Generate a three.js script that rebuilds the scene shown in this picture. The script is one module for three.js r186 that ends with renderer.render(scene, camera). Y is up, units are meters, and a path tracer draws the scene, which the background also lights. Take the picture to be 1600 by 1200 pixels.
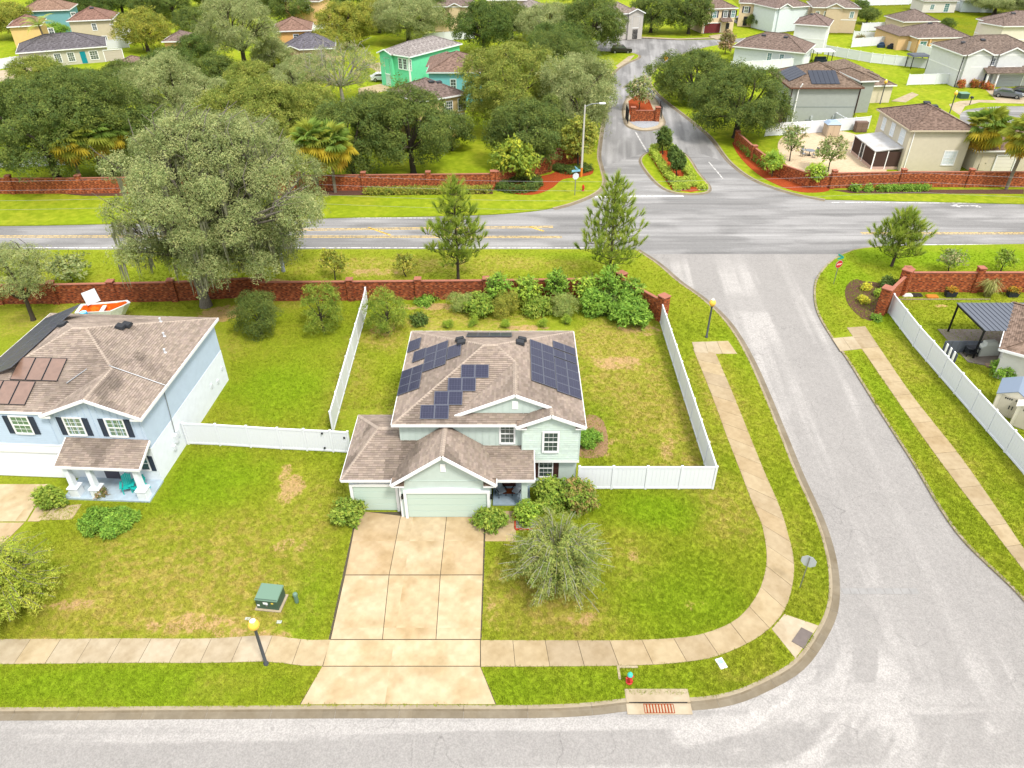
import * as THREE from 'three';
import { mergeVertices, toCreasedNormals } from 'three/addons/utils/BufferGeometryUtils.js';

// ---------- camera, sky, sun, exposure ----------
const scene = new THREE.Scene();
const camera = new THREE.PerspectiveCamera(55.12, 4 / 3, 0.5, 1500);
camera.position.set(0, 32.8, 0);
camera.rotation.x = -35 * Math.PI / 180;
const renderer = new THREE.WebGLRenderer({ antialias: true });
renderer.toneMapping = THREE.LinearToneMapping;
renderer.toneMappingExposure = 2.68;
renderer.shadowMap.enabled = true;
{
  // bright, evenly overcast sky: three times brighter overhead than at the horizon
  const w = 64, h = 32, d = new Float32Array(w * h * 4);
  for (let y = 0; y < h; y++) for (let x = 0; x < w; x++) {
    const el = ((y + 0.5) / h - 0.5) * Math.PI, s = Math.sin(el), l = s > 0 ? 0.36 + 0.56 * s : 0.36;
    const i = (y * w + x) * 4;
    d[i] = l * 0.98; d[i + 1] = l; d[i + 2] = l * 1.05; d[i + 3] = 1;
  }
  const t = new THREE.DataTexture(d, w, h, THREE.RGBAFormat, THREE.FloatType);
  t.mapping = THREE.EquirectangularReflectionMapping; t.magFilter = THREE.LinearFilter; t.needsUpdate = true;
  scene.background = t; scene.environment = t;
}
const sun = new THREE.DirectionalLight(0xfff8ee, 1.5);
sun.position.set(60, 150, 20); sun.target.position.set(0, 0, -60);
sun.castShadow = true; sun.shadow.radius = 20; sun.shadow.mapSize.set(2048, 2048);
Object.assign(sun.shadow.camera, { left: -140, right: 140, top: 140, bottom: -140, near: 1, far: 500 });
scene.add(sun, sun.target);

// ---------- helpers ----------
const V = (x, y, z) => new THREE.Vector3(x, y, z);
function rng(seed) { let s = seed | 0; return () => { s = (s + 0x6d2b79f5) | 0; let t = Math.imul(s ^ (s >>> 15), 1 | s); t = (t + Math.imul(t ^ (t >>> 7), 61 | t)) ^ t; return ((t ^ (t >>> 14)) >>> 0) / 4294967296; }; }
const NT = new Float32Array(65536); { const r = rng(77); for (let i = 0; i < 65536; i++) NT[i] = r(); }
const clamp = (v, a = 0, b = 1) => (v < a ? a : v > b ? b : v);
const sm = (a, b, x) => { const t = clamp((x - a) / (b - a)); return t * t * (3 - 2 * t); };
const mix = (a, b, t) => a + (b - a) * t;
// value noise; per = period in cells (up to 256)
function vn(x, y, per = 256) {
  const xi = Math.floor(x), yi = Math.floor(y); let fx = x - xi, fy = y - yi; fx = fx * fx * (3 - 2 * fx); fy = fy * fy * (3 - 2 * fy);
  const a = ((xi % per) + per) % per, b = (a + 1) % per, c = ((yi % per) + per) % per * 256, d = ((yi + 1) % per + per) % per * 256;
  return (NT[a + c] * (1 - fx) + NT[b + c] * fx) * (1 - fy) + (NT[a + d] * (1 - fx) + NT[b + d] * fx) * fy;
}
const fbm = (x, y, o = 4, per = 256) => { let s = 0, a = 0.5, n = 0; for (let i = 0; i < o; i++) { s += a * vn(x + i * 17.3 * (per === 256), y + i * 9.1 * (per === 256), per); n += a; a *= 0.5; x *= 2; y *= 2; per = Math.min(256, per * 2); } return s / n; };
function tex(w, h, f, srgb = true, metresX = 1, metresY = metresX) {   // f(x 0..1, y 0..1) -> [r,g,b] 0..1 or a number
  const d = new Uint8Array(w * h * 4);
  for (let y = 0; y < h; y++) for (let x = 0; x < w; x++) {
    const v = f(x / w, y / h), i = (y * w + x) * 4;
    if (v.length) { d[i] = clamp(v[0]) * 255; d[i + 1] = clamp(v[1]) * 255; d[i + 2] = clamp(v[2]) * 255; } else d[i] = d[i + 1] = d[i + 2] = clamp(v) * 255;
    d[i + 3] = 255;
  }
  const t = new THREE.DataTexture(d, w, h); t.wrapS = t.wrapT = THREE.RepeatWrapping; t.magFilter = THREE.LinearFilter; t.needsUpdate = true;
  if (srgb) t.colorSpace = THREE.SRGBColorSpace;
  t.repeat.set(1 / metresX, 1 / metresY);
  return t;
}
const std = (color, o = {}) => new THREE.MeshPhysicalMaterial({ color, roughness: 0.85, specularIntensity: (o.roughness ?? 0.85) > 0.7 ? 0.12 : 0.6, ...o });

// mesh builder: flat faces with uv in metres along each face and optional vertex colours
class MB {
  constructor() { this.p = []; this.u = []; this.c = []; this.n = []; this.color = [1, 1, 1]; this.m = null; }
  face(pts, tris) {
    if (this.m) pts = pts.map((q) => q.clone().applyMatrix4(this.m));
    const n = V(0, 0, 0);
    for (let i = 0; i < pts.length; i++) { const a = pts[i], b = pts[(i + 1) % pts.length]; n.x += (a.y - b.y) * (a.z + b.z); n.y += (a.z - b.z) * (a.x + b.x); n.z += (a.x - b.x) * (a.y + b.y); }
    if (tris) { const [i, j, k] = tris[0]; const f = V().crossVectors(pts[j].clone().sub(pts[i]), pts[k].clone().sub(pts[i])); if (f.dot(n) < 0) n.negate(); }
    n.normalize();
    const ua = Math.abs(n.y) > 0.98 ? V(1, 0, 0) : V(n.z, 0, -n.x).normalize(), va = Math.abs(n.y) > 0.98 ? V(0, 0, -1) : V().crossVectors(n, ua);
    const put = (q) => { this.p.push(q.x, q.y, q.z); this.n.push(n.x, n.y, n.z); this.u.push(q.dot(ua), q.dot(va)); this.c.push(...this.color); };
    if (tris) for (const t of tris) for (const k of t) put(pts[k]);
    else for (let i = 1; i + 1 < pts.length; i++) { put(pts[0]); put(pts[i]); put(pts[i + 1]); }
    return this;
  }
  box(x0, x1, y0, y1, z0, z1) {
    const a = V(x0, y0, z1), b = V(x1, y0, z1), c = V(x1, y1, z1), d = V(x0, y1, z1), e = V(x0, y0, z0), f = V(x1, y0, z0), g = V(x1, y1, z0), h = V(x0, y1, z0);
    return this.face([a, b, c, d]).face([f, e, h, g]).face([b, f, g, c]).face([e, a, d, h]).face([d, c, g, h]).face([e, f, b, a]);
  }
  cbox(x, y, z, w, h, d) { return this.box(x - w / 2, x + w / 2, y, y + h, z - d / 2, z + d / 2); }
  // box with chamfered vertical and top edges
  rbox(x0, x1, y0, y1, z0, z1, b = 0.02) {
    const ring = (y, i) => [[x0 + b + i, z1 - i], [x1 - b - i, z1 - i], [x1 - i, z1 - b - i], [x1 - i, z0 + b + i], [x1 - b - i, z0 + i], [x0 + b + i, z0 + i], [x0 + i, z0 + b + i], [x0 + i, z1 - b - i]].map(([x, z]) => V(x, y, z));
    return this.loft([ring(y0, 0), ring(y1 - b, 0), ring(y1, b)], true);
  }
  // rings of equal length, counter-clockwise seen from above when rising
  loft(rings, cap = false) {
    for (let k = 0; k + 1 < rings.length; k++) { const a = rings[k], b = rings[k + 1], n = a.length; for (let i = 0; i < n; i++) { const j = (i + 1) % n; this.face([a[i], a[j], b[j], b[i]]); } }
    if (cap) { this.face(rings[rings.length - 1]); this.face([...rings[0]].reverse()); }
    return this;
  }
  bar(p, q, w, h = w) {   // square bar from p to q
    const d = q.clone().sub(p).normalize(), s = Math.abs(d.y) > 0.99 ? V(1, 0, 0) : V(-d.z, 0, d.x).normalize(), t = V().crossVectors(s, d).normalize();
    const r = (o) => [[-1, -1], [1, -1], [1, 1], [-1, 1]].map(([a, b]) => o.clone().addScaledVector(s, -a * w / 2).addScaledVector(t, b * h / 2));
    const a = r(p), b = r(q);
    for (let i = 0; i < 4; i++) { const j = (i + 1) % 4; this.face([a[j], a[i], b[i], b[j]]); }
    return this.face(a).face([...b].reverse());
  }
  tube(pts, rad, sides = 8, cap = true) {   // rad: number or list
    let prev = null; const rings = pts.map((p, i) => {
      const d = (pts[i + 1] ?? p).clone().sub(pts[i - 1] ?? p).normalize(); let s = prev ?? (Math.abs(d.y) > 0.9 ? V(1, 0, 0) : V(0, 1, 0));
      s = s.clone().addScaledVector(d, -s.dot(d)).normalize(); prev = s; const t = V().crossVectors(d, s), r = rad.length ? rad[i] : rad;
      return Array.from({ length: sides }, (_, k) => { const a = k / sides * 6.28318; return p.clone().addScaledVector(s, Math.cos(a) * r).addScaledVector(t, Math.sin(a) * r); });
    });
    return this.loft(rings, cap);
  }
  lathe(prof, x, z, sides = 16, y = 0) {   // prof [[r, y]...] rising
    return this.loft(prof.map(([r, h]) => Array.from({ length: sides }, (_, k) => { const a = -k / sides * 6.28318; return V(x + Math.cos(a) * r, y + h, z + Math.sin(a) * r); })), true);
  }
  prism(poly, y0, y1) {   // poly [[x, z]...]
    let ar = 0; for (let i = 0; i < poly.length; i++) { const a = poly[i], b = poly[(i + 1) % poly.length]; ar += a[0] * b[1] - b[0] * a[1]; }
    const q = ar > 0 ? [...poly].reverse() : poly;
    const t = THREE.ShapeUtils.triangulateShape(q.map(([x, z]) => new THREE.Vector2(x, -z)), []);
    this.face(q.map(([x, z]) => V(x, y1, z)), t);
    if (y0 !== null) for (let i = 0; i < q.length; i++) { const a = q[i], b = q[(i + 1) % q.length]; this.face([V(a[0], y0, a[1]), V(b[0], y0, b[1]), V(b[0], y1, b[1]), V(a[0], y1, a[1])]); }
    return this;
  }
  // outline [[u, y]...] counter-clockwise in a plane facing +z, given thickness
  plate(poly, z0, z1) {
    const t = THREE.ShapeUtils.triangulateShape(poly.map(([x, y]) => new THREE.Vector2(x, y)), []);
    this.face(poly.map(([x, y]) => V(x, y, z1)), t);
    this.face(poly.map(([x, y]) => V(x, y, z0)), t.map(([a, b, c]) => [a, c, b]));
    for (let i = 0; i < poly.length; i++) { const a = poly[i], b = poly[(i + 1) % poly.length]; this.face([V(a[0], a[1], z0), V(b[0], b[1], z0), V(b[0], b[1], z1), V(a[0], a[1], z1)]); }
    return this;
  }
  geo(smooth = 0) {
    const g = new THREE.BufferGeometry();
    g.setAttribute('position', new THREE.Float32BufferAttribute(this.p, 3)); g.setAttribute('normal', new THREE.Float32BufferAttribute(this.n, 3));
    g.setAttribute('uv', new THREE.Float32BufferAttribute(this.u, 2)); if (this.c.some((v) => v !== 1)) g.setAttribute('color', new THREE.Float32BufferAttribute(this.c, 3));
    if (smooth) { g.deleteAttribute('normal'); return toCreasedNormals(g, smooth); }
    return g;
  }
}
const taken = {};
const numbered = (n) => { taken[n] = (taken[n] ?? -1) + 1; return taken[n] ? n + '_' + String(taken[n]).padStart(3, '0') : n; };
function tag(o, label, category, group) { Object.assign(o.userData, { label, category }); if (group) o.userData.group = group; return o; }
function thing(name, label, category, x = 0, y = 0, z = 0, turn = 0, group) {
  const o = new THREE.Group(); o.name = numbered(name); o.position.set(x, y, z); o.rotation.y = turn; scene.add(o); return tag(o, label, category, group);
}
function mesh(name, geo, mat, parent, smooth) {
  const o = new THREE.Mesh(geo instanceof MB ? geo.geo(smooth) : geo, mat); o.name = name; o.castShadow = o.receiveShadow = true; parent.add(o); return o;
}
function solo(name, geo, mat, label, category, pos = [0, 0, 0], turn = 0, group) {
  const o = mesh(numbered(name), geo, mat, scene); o.position.set(...pos); o.rotation.y = turn; return tag(o, label, category, group);
}
function struct(name, geo, mat) { const o = mesh(numbered(name), geo, mat, scene); o.userData.kind = 'structure'; return o; }
function structGroup(name) { const o = new THREE.Group(); o.name = numbered(name); o.userData.kind = 'structure'; scene.add(o); return o; }
function copyOf(src, label, x, y, z, turn = 0, s = 1) { const c = src.clone(); c.name = numbered(src.name.replace(/_\d{3}$/, '')); c.userData = { ...src.userData, label }; c.position.set(x, y, z); c.rotation.y = turn; c.scale.setScalar(s); scene.add(c); return c; }

// smooth curve through ground points
function spline(pts, step = 0.8, closed = false) {
  const c = new THREE.CatmullRomCurve3(pts.map(([x, z]) => V(x, 0, z)), closed, 'centripetal');
  return c.getSpacedPoints(Math.max(4, Math.round(c.getLength() / step))).map((p) => [p.x, p.z]);
}
function inPoly(x, z, poly) { let c = false; for (let i = 0, j = poly.length - 1; i < poly.length; j = i++) { const a = poly[i], b = poly[j]; if ((a[1] > z) !== (b[1] > z) && x < (b[0] - a[0]) * (z - a[1]) / (b[1] - a[1]) + a[0]) c = !c; } return c; }
function offsetPath(path, d) {   // to the left of travel, seen from above with z down the page
  return path.map((p, i) => { const a = path[Math.max(0, i - 1)], b = path[Math.min(path.length - 1, i + 1)], l = Math.hypot(b[0] - a[0], b[1] - a[1]) || 1; return [p[0] + (b[1] - a[1]) / l * d, p[1] - (b[0] - a[0]) / l * d]; });
}

// ---------- textures and materials ----------
const T = {};
T.noise = tex(512, 512, (x, y) => 0.86 + 0.14 * fbm(x * 16, y * 16, 5, 16) + 0.05 * (NT[((x * 512 * 7 | 0) * 131 + (y * 512 | 0) * 57) & 65535] - 0.5), true, 4);
T.soft = tex(256, 256, (x, y) => 0.95 + 0.05 * fbm(x * 16, y * 16, 4, 16), true, 5);
T.fineBump = tex(256, 256, (x, y) => fbm(x * 64, y * 64, 2, 64), false, 0.8);
T.stain = tex(512, 512, (x, y) => { const a = fbm(x * 6, y * 6, 5, 6), b = fbm(x * 24 + 3, y * 24, 4, 24), s = sm(0.3, 0.9, a); return [0.97 - 0.07 * s - 0.1 * (b - 0.4), 0.96 - 0.085 * s - 0.11 * (b - 0.4), 0.94 - 0.11 * s - 0.12 * (b - 0.4)]; }, true, 5.3);
const ROWS = 14, rowTone = (k, i) => NT[(k * 997 + i * 131 + 7) & 65535];
function shingleTex(bump) {
  return tex(512, 512, (x, y) => {
    const k = Math.floor(y * ROWS), fy = y * ROWS - k, n = 8, off = rowTone(k, 99), xx = ((x * n + off) % n + n) % n, i = Math.floor(xx), fx = xx - i;
    if (bump) return clamp(0.9 - 0.8 * fy + (fx < 0.04 ? -0.3 : 0));
    const st = fbm(x * 4, y * 4, 4, 4), v = 0.72 + 0.3 * rowTone(k, i) - (fy < 0.14 ? 0.16 : 0) - (fx < 0.04 ? 0.1 : 0) + 0.2 * (st - 0.5) + 0.12 * (NT[((x * 512 | 0) * 193 + (y * 512 | 0) * 389) & 65535] - 0.5);
    return [v, v * 0.985, v * 0.965];
  }, !bump, 2.4, 2.1);
}
T.shingle = shingleTex(false); T.shingleB = shingleTex(true);
T.brick = tex(512, 512, (x, y) => {
  const R = 16, k = Math.floor(y * R), fy = y * R - k, n = 6, xx = (x * n + (k % 2) * 0.5) % n, i = Math.floor(xx), fx = xx - i;
  if (fy < 0.12 || fx < 0.05) return [0.62, 0.52, 0.46];
  const t = rowTone(k, i), b = NT[((x * 512 | 0) * 31 + (y * 512 | 0) * 97) & 65535] * 0.06, w = fbm(x * 5, y * 5, 4, 5);
  const c = t > 0.8 ? [0.4, 0.29, 0.27] : t > 0.6 ? [0.68, 0.45, 0.33] : t < 0.14 ? [0.74, 0.58, 0.47] : [0.6, 0.415, 0.32];
  return c.map((v) => v * (0.84 + 0.3 * w) + b);
}, true, 1.3, 1.2);
T.brickB = tex(512, 512, (x, y) => { const R = 16, k = Math.floor(y * R), fy = y * R - k, fx = ((x * 6 + (k % 2) * 0.5) % 6) % 1; return fy < 0.12 || fx < 0.05 ? 0 : 0.8 + 0.2 * rowTone(k, Math.floor(x * 6)); }, false, 1.3, 1.2);
T.bark = tex(256, 256, (x, y) => 0.6 + 0.4 * fbm(x * 24, y * 5, 4, 8), true, 1);
T.lap = tex(64, 128, (x, y) => { const f = (y * 6) % 1; return f; }, false, 1, 1);
T.mulch = tex(512, 512, (x, y) => { const a = fbm(x * 60, y * 26, 3, 64), b = fbm(x * 26, y * 60, 3, 64), c = NT[((x * 512 >> 2) * 37 + (y * 512 >> 1) * 211) & 65535]; const v = 0.55 + 0.5 * Math.max(a, b) * (0.6 + 0.5 * c); return [v, v * 0.98, v * 0.95]; }, true, 2);
const M = {};
const wallMat = (c, o = {}) => std(c, { map: T.soft, bumpMap: T.fineBump, bumpScale: 0.004, roughness: 0.9, ...o });
const roofMat = (c) => std(new THREE.Color(c).lerp(new THREE.Color(0x746b65), 0.45), { map: T.shingle, bumpMap: T.shingleB, bumpScale: 0.02, roughness: 0.95 });
M.white = std(0xf2f2f0, { roughness: 0.55 });
M.vinyl = std(0xd6d9de, { roughness: 0.42 });
M.trim = std(0xdcdddd, { roughness: 0.6 });
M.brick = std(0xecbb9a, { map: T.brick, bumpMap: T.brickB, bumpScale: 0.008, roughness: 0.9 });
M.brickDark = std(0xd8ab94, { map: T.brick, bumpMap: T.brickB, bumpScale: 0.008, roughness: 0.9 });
M.coping = std(0xa06a58, { map: T.noise, roughness: 0.9 });
M.concrete = std(0xb9a888, { map: T.stain, bumpMap: T.fineBump, bumpScale: 0.003, roughness: 0.92 });
M.bark = std(0x5f564c, { map: T.bark, bumpMap: T.bark, bumpScale: 0.03, roughness: 0.95 });
M.barkGrey = std(0x8a8378, { map: T.bark, bumpMap: T.bark, bumpScale: 0.03, roughness: 0.95 });
M.glass = new THREE.MeshPhysicalMaterial({ color: 0x414e4a, roughness: 0.06, clearcoat: 1, clearcoatRoughness: 0.03, specularIntensity: 1 });
M.glassTeal = new THREE.MeshPhysicalMaterial({ color: 0x3b6f72, roughness: 0.08, clearcoat: 1, clearcoatRoughness: 0.03 });
M.dark = std(0x24262a, { roughness: 0.5 });
M.iron = std(0x1d1e20, { roughness: 0.45, metalness: 0.4 });
M.steel = std(0x9a9da0, { roughness: 0.4, metalness: 0.8 });
M.screen = std(0x4a3a34, { roughness: 0.9 });
M.mulchRed = std(0xb2552f, { map: T.mulch, bumpMap: T.mulch, bumpScale: 0.03, roughness: 1 });
M.mulchBrown = std(0x6d5248, { map: T.mulch, bumpMap: T.mulch, bumpScale: 0.03, roughness: 1 });
// ================= ground, roads, kerbs, pavements =================
const ROAD = -0.1;
// grass colour: blends of green, yellow-green, straw and bare soil (sRGB values)
function grassAt(x, z, dry, bare, lush) {
  const g = fbm(x * 0.35 + 40, z * 0.35, 3), f = fbm(x * 2.6, z * 2.6, 3), ff = NT[((x * 26 | 0) * 8191 + (z * 26 | 0) * 127) & 65535], blade = vn(x * 12 + 9, z * 12) * 0.6 + ff * 0.4;
  let r = mix(0.475, 0.54, g), gr = mix(0.54, 0.56, g), b = mix(0.12, 0.16, g);
  const fleck = sm(0.46, 0.66, fbm(x * 3.4 + 13, z * 3.4, 3)), d = clamp(dry * (0.5 + 0.8 * fleck) + 0.16 * sm(0.5, 0.75, f * 0.6 + g * 0.4)); r = mix(r, 0.64, d * 0.85); gr = mix(gr, 0.575, d * 0.85); b = mix(b, 0.31, d * 0.85);
  r = mix(r, 0.45, lush * 0.8); gr = mix(gr, 0.565, lush * 0.8); b = mix(b, 0.09, lush * 0.8);
  const s = sm(0.3, 0.62, bare * (0.1 + 1.5 * fbm(x * 2.6 + 7, z * 2.6, 4)) * (0.5 + 0.8 * blade)); r = mix(r, 0.68, s * 0.85); gr = mix(gr, 0.55, s * 0.85); b = mix(b, 0.4, s * 0.85);
  const k = 0.86 + 0.28 * blade; return [r * k, gr * k, b * k];
}
const grassTile = tex(1024, 1024, (u, v) => {
  const f = fbm(u * 48, v * 48, 3, 48), g = fbm(u * 6, v * 6, 4, 6), ff = NT[((u * 1024 | 0) * 8191 + (v * 1024 | 0) * 127) & 65535], d = 0.75 * sm(0.35, 0.85, f * 0.35 + g * 0.65), k = 0.86 + 0.2 * f + 0.1 * ff;
  return [mix(0.48, 0.56, d) * k, mix(0.545, 0.56, d) * k, mix(0.1, 0.17, d) * k];
}, true, 26);
const grassBump = tex(512, 512, (u, v) => 0.5 * vn(u * 128, v * 128, 128) + 0.5 * NT[((u * 512 | 0) * 8191 + (v * 512 | 0) * 127) & 65535], false, 4);
M.grass = std(0xffffff, { map: grassTile, bumpMap: grassBump, bumpScale: 0.05, roughness: 1 });
struct('ground', new MB().prism([[-500, 60], [500, 60], [500, -700], [-500, -700]], null, ROAD - 0.006), M.grass);

// --- outlines of the raised grass blocks (their road edges) ---
const swEdge = spline([[-75, [-24.43, -19.9][1]], ...[[-24.43, -19.9], [-15.29, -19.97], [-6.12, -20.02], [1.59, -20.04], [3.9, -20.17], [5.68, -20.4], [7.11, -20.43], [8.56, -20.4], [10.47, -20.67], [12.32, -21.39], [14.32, -22.5], [16.24, -24.54], [17.15, -25.86], [17.82, -27.48], [18.34, -29.46], [18.68, -32.13], [18.77, -36.5], [18.97, -40.9], [19.18, -45.73], [19.28, -50.21], [19.1, -54.54], [18.55, -57.89], [17.4, -61.28], [16.11, -64.02], [14.62, -68.25], [12.98, -71.47]]], 0.7);
const swBlock = [...swEdge, ...[[7.08, -71.63], [-20.21, -71.63], [-53.82, -71.47]], [-75, -71.5]];
const seEdge = spline([[28.26, -21.11], [28.04, -26.25], [26.87, -30.92], [27.05, -37.99], [27.18, -44.34], [27.37, -50.49], [27.33, -54.54], [27.59, -58.24], [28.41, -61.53], [29.61, -64.56], [31.63, -67.67], [34.05, -70.22], [36.45, -71.79], [39.21, -72.43]], 0.8);
const seBlock = [...seEdge, ...[[54.64, -72.92]], [120, -73.5], [120, -15]];
const nwEdge = spline([[-130, -78], ...[[-57.49, -77.91], [-48.32, -78.28], [-21.3, -80.13], [-8.86, -80.7], [-0.74, -81.47], [4.53, -83.05], [8.55, -86.14], [10.78, -89.18], [11.54, -91.93], [11.74, -97.34], [11.83, -101.89], [12.96, -110.8], [14.76, -122.95], [16.57, -135.28], [17.92, -144.72], [19.94, -154.23], [23.5, -162.41], [26.58, -167.43], [27.04, -170.71], [25.04, -173.42], [21.06, -174.11]]], 1);
const nwBlock = [...nwEdge, [-30, -178], [-130, -178]];
const neEdge = spline([...[[38.01, -85.92], [34.8, -88.08], [31.64, -92.41], [30.12, -98.91], [29.87, -111.44], [28.27, -122.95], [26.75, -132.22], [26.06, -138.92], [26.15, -146.23], [28.02, -154.23], [31.96, -162.41], [38.34, -172.74], [44.77, -179.8]]], 1);
const neBlock = [...[[61.22, -84.47]], [140, -84.5], [140, -186], [51.67, -184.28], ...[...neEdge].reverse()];

// the near lawns have one map of their own, laid out in metres, with the worn and lush patches where they lie
const LX0 = -46, LX1 = 60, LZ0 = -76, LZ1 = -16;
const spots = (l) => l.map(([p, rx, rz, k]) => [...p, rx, rz, k]);
const DRY = spots([[[-18.15, -26.99], 7.5, 4.2, 1], [[-13.06, -25.28], 4, 1.6, 0.9], [[-17.08, -30.3], 6, 3, 0.6], [[-13.15, -31.33], 3, 5, 0.6], [[-22.67, -28.36], 4, 4, 0.7], [[-9, -43.54], 2, 3, 0.4], [[-23.02, -25.28], 4, 2, 0.7], [[-13.28, -33.52], 2.2, 3, 0.5], [[-20.11, -31.33], 4.5, 1.6, 0.6], [[2.08, -25.69], 3.6, 2.2, 0.9], [[0, -27.89], 1.6, 3, 0.7], [[6.89, -29.31], 2, 3, 0.5], [[13.14, -32.95], 2.2, 3.4, 0.6], [[15.77, -45.15], 1.8, 6, 0.75],
  [[9.09, -45.99], 4.2, 7.5, 1], [[8.06, -52.46], 5, 4.5, 1], [[11.57, -42], 2.4, 7, 0.9], [[-4.54, -56.74], 8, 2.6, 0.75], [[-12.93, -46.84], 1.8, 6, 0.55], [[-11.62, -67.67], 14, 2.6, 0.7], [[0, -68.4], 9, 2, 0.6], [[-24.72, -52.46], 3, 3, 0.4], [[-22.27, -61.53], 4, 3, 0.6], [[-20.33, -20.94], 3, 0.8, 0.3], [[-15.07, -21.11], 2, 0.8, 0.5], [[11.44, -21.64], 2, 0.7, 0.3], [[16.32, -30.3], 1.2, 4, 0.3], [[30.08, -39.13], 1.5, 8, 0.35], [[31.92, -50.49], 2, 4, 0.3], [[-39.74, -56.74], 8, 3, 0.5], [[-10.89, -53.49], 2.5, 2, 0.8], [[8.43, -36.19], 6, 0.8, 0.5]]);
const BARE = spots([[[-14.31, -35.27], 0.9, 2, 1], [[-15.04, -36.5], 0.6, 1, 0.9], [[8.32, -50.02], 2.2, 1.1, 0.95], [[6.49, -39.83], 1, 2.4, 0.6], [[1.67, -55.41], 2.4, 0.6, 1], [[-7.03, -59.31], 2.2, 0.8, 1.2], [[-9.35, -59.07], 1.5, 0.6, 0.9], [[11.12, -55.08], 1.8, 1.2, 0.8], [[3.59, -25.07], 1.2, 0.5, 0.8], [[7.08, -29.31], 0.5, 0.8, 0.6], [[-16.96, -24.66], 3, 0.9, 0.7], [[-14.07, -24.06], 3, 0.5, 0.7], [[-24.37, -25.9], 2, 0.6, 0.8], [[-26.21, -57.89], 2.2, 1.6, 1.1], [[-23.89, -64.15], 3, 1, 0.8], [[-14.3, -66.23], 4, 1, 0.7], [[10.62, -39.13], 0.8, 2.5, 0.6], [[-11.12, -55.08], 1.6, 1.2, 0.8], [[9.92, -25.9], 1, 0.5, 0.45], [[-13.28, -30.3], 1.6, 0.8, 0.6], [[-1.03, -25.28], 0.7, 1.5, 0.5], [[39.27, -59.31], 0.7, 0.3, 0.9]]);
const LUSH = spots([[[-19.7, -35.88], 4, 3, 0.8], [[8.76, -32.95], 3.2, 1.8, 0.9], [[-17.68, -45.99], 4.5, 4, 0.7], [[-21.35, -21.11], 9, 1.4, 0.8], [[3.14, -21.11], 6, 1.4, 0.6], [[-11.09, -25.69], 1.5, 3, 0.6], [[8.82, -26.55], 4, 2.6, 0.5], [[33, -62.82], 2.5, 8, 0.8], [[46.31, -69.91], 14, 3, 0.9], [[28.34, -46.84], 0.8, 8, 0.5], [[6.09, -42.76], 2, 3, 0.4], [[18.56, -51.46], 1, 4, 0.4], [[6.62, -69.91], 6, 1.2, 0.5]]);
const amount = (L, x, z, wob) => { let s = 0; for (const [cx, cz, rx, rz, k] of L) { const dx = (x - cx) / rx, dz = (z - cz) / rz, q = dx * dx + dz * dz; if (q < 3) s = Math.max(s, k * (1 - sm(0.3, 1.4, Math.sqrt(q) + wob))); } return s; };
const lawnMap = tex(2048, 1160, (u, v) => {
  const x = LX0 + u * (LX1 - LX0), z = LZ0 + v * (LZ1 - LZ0), wob = (fbm(x * 0.8, z * 0.8, 4) - 0.5) * 0.9;
  return grassAt(x, z, amount(DRY, x, z, wob), amount(BARE, x, z, wob), amount(LUSH, x, z, wob));
}, true, 1);
lawnMap.repeat.set(1 / (LX1 - LX0), -1 / (LZ1 - LZ0)); lawnMap.offset.set(-LX0 / (LX1 - LX0), -LZ0 / (LZ1 - LZ0)); lawnMap.wrapS = lawnMap.wrapT = THREE.MirroredRepeatWrapping;
M.lawn = std(0xffffff, { map: lawnMap, bumpMap: grassBump, bumpScale: 0.06, roughness: 1 });
struct('lawn', new MB().prism(swBlock, ROAD - 0.05, 0), M.lawn);
struct('lawn', new MB().prism(seBlock, ROAD - 0.05, 0), M.lawn);
struct('grass_verge', new MB().prism(nwBlock, ROAD - 0.05, 0), M.grass);
struct('grass_verge', new MB().prism(neBlock, ROAD - 0.05, 0), M.grass);

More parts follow.
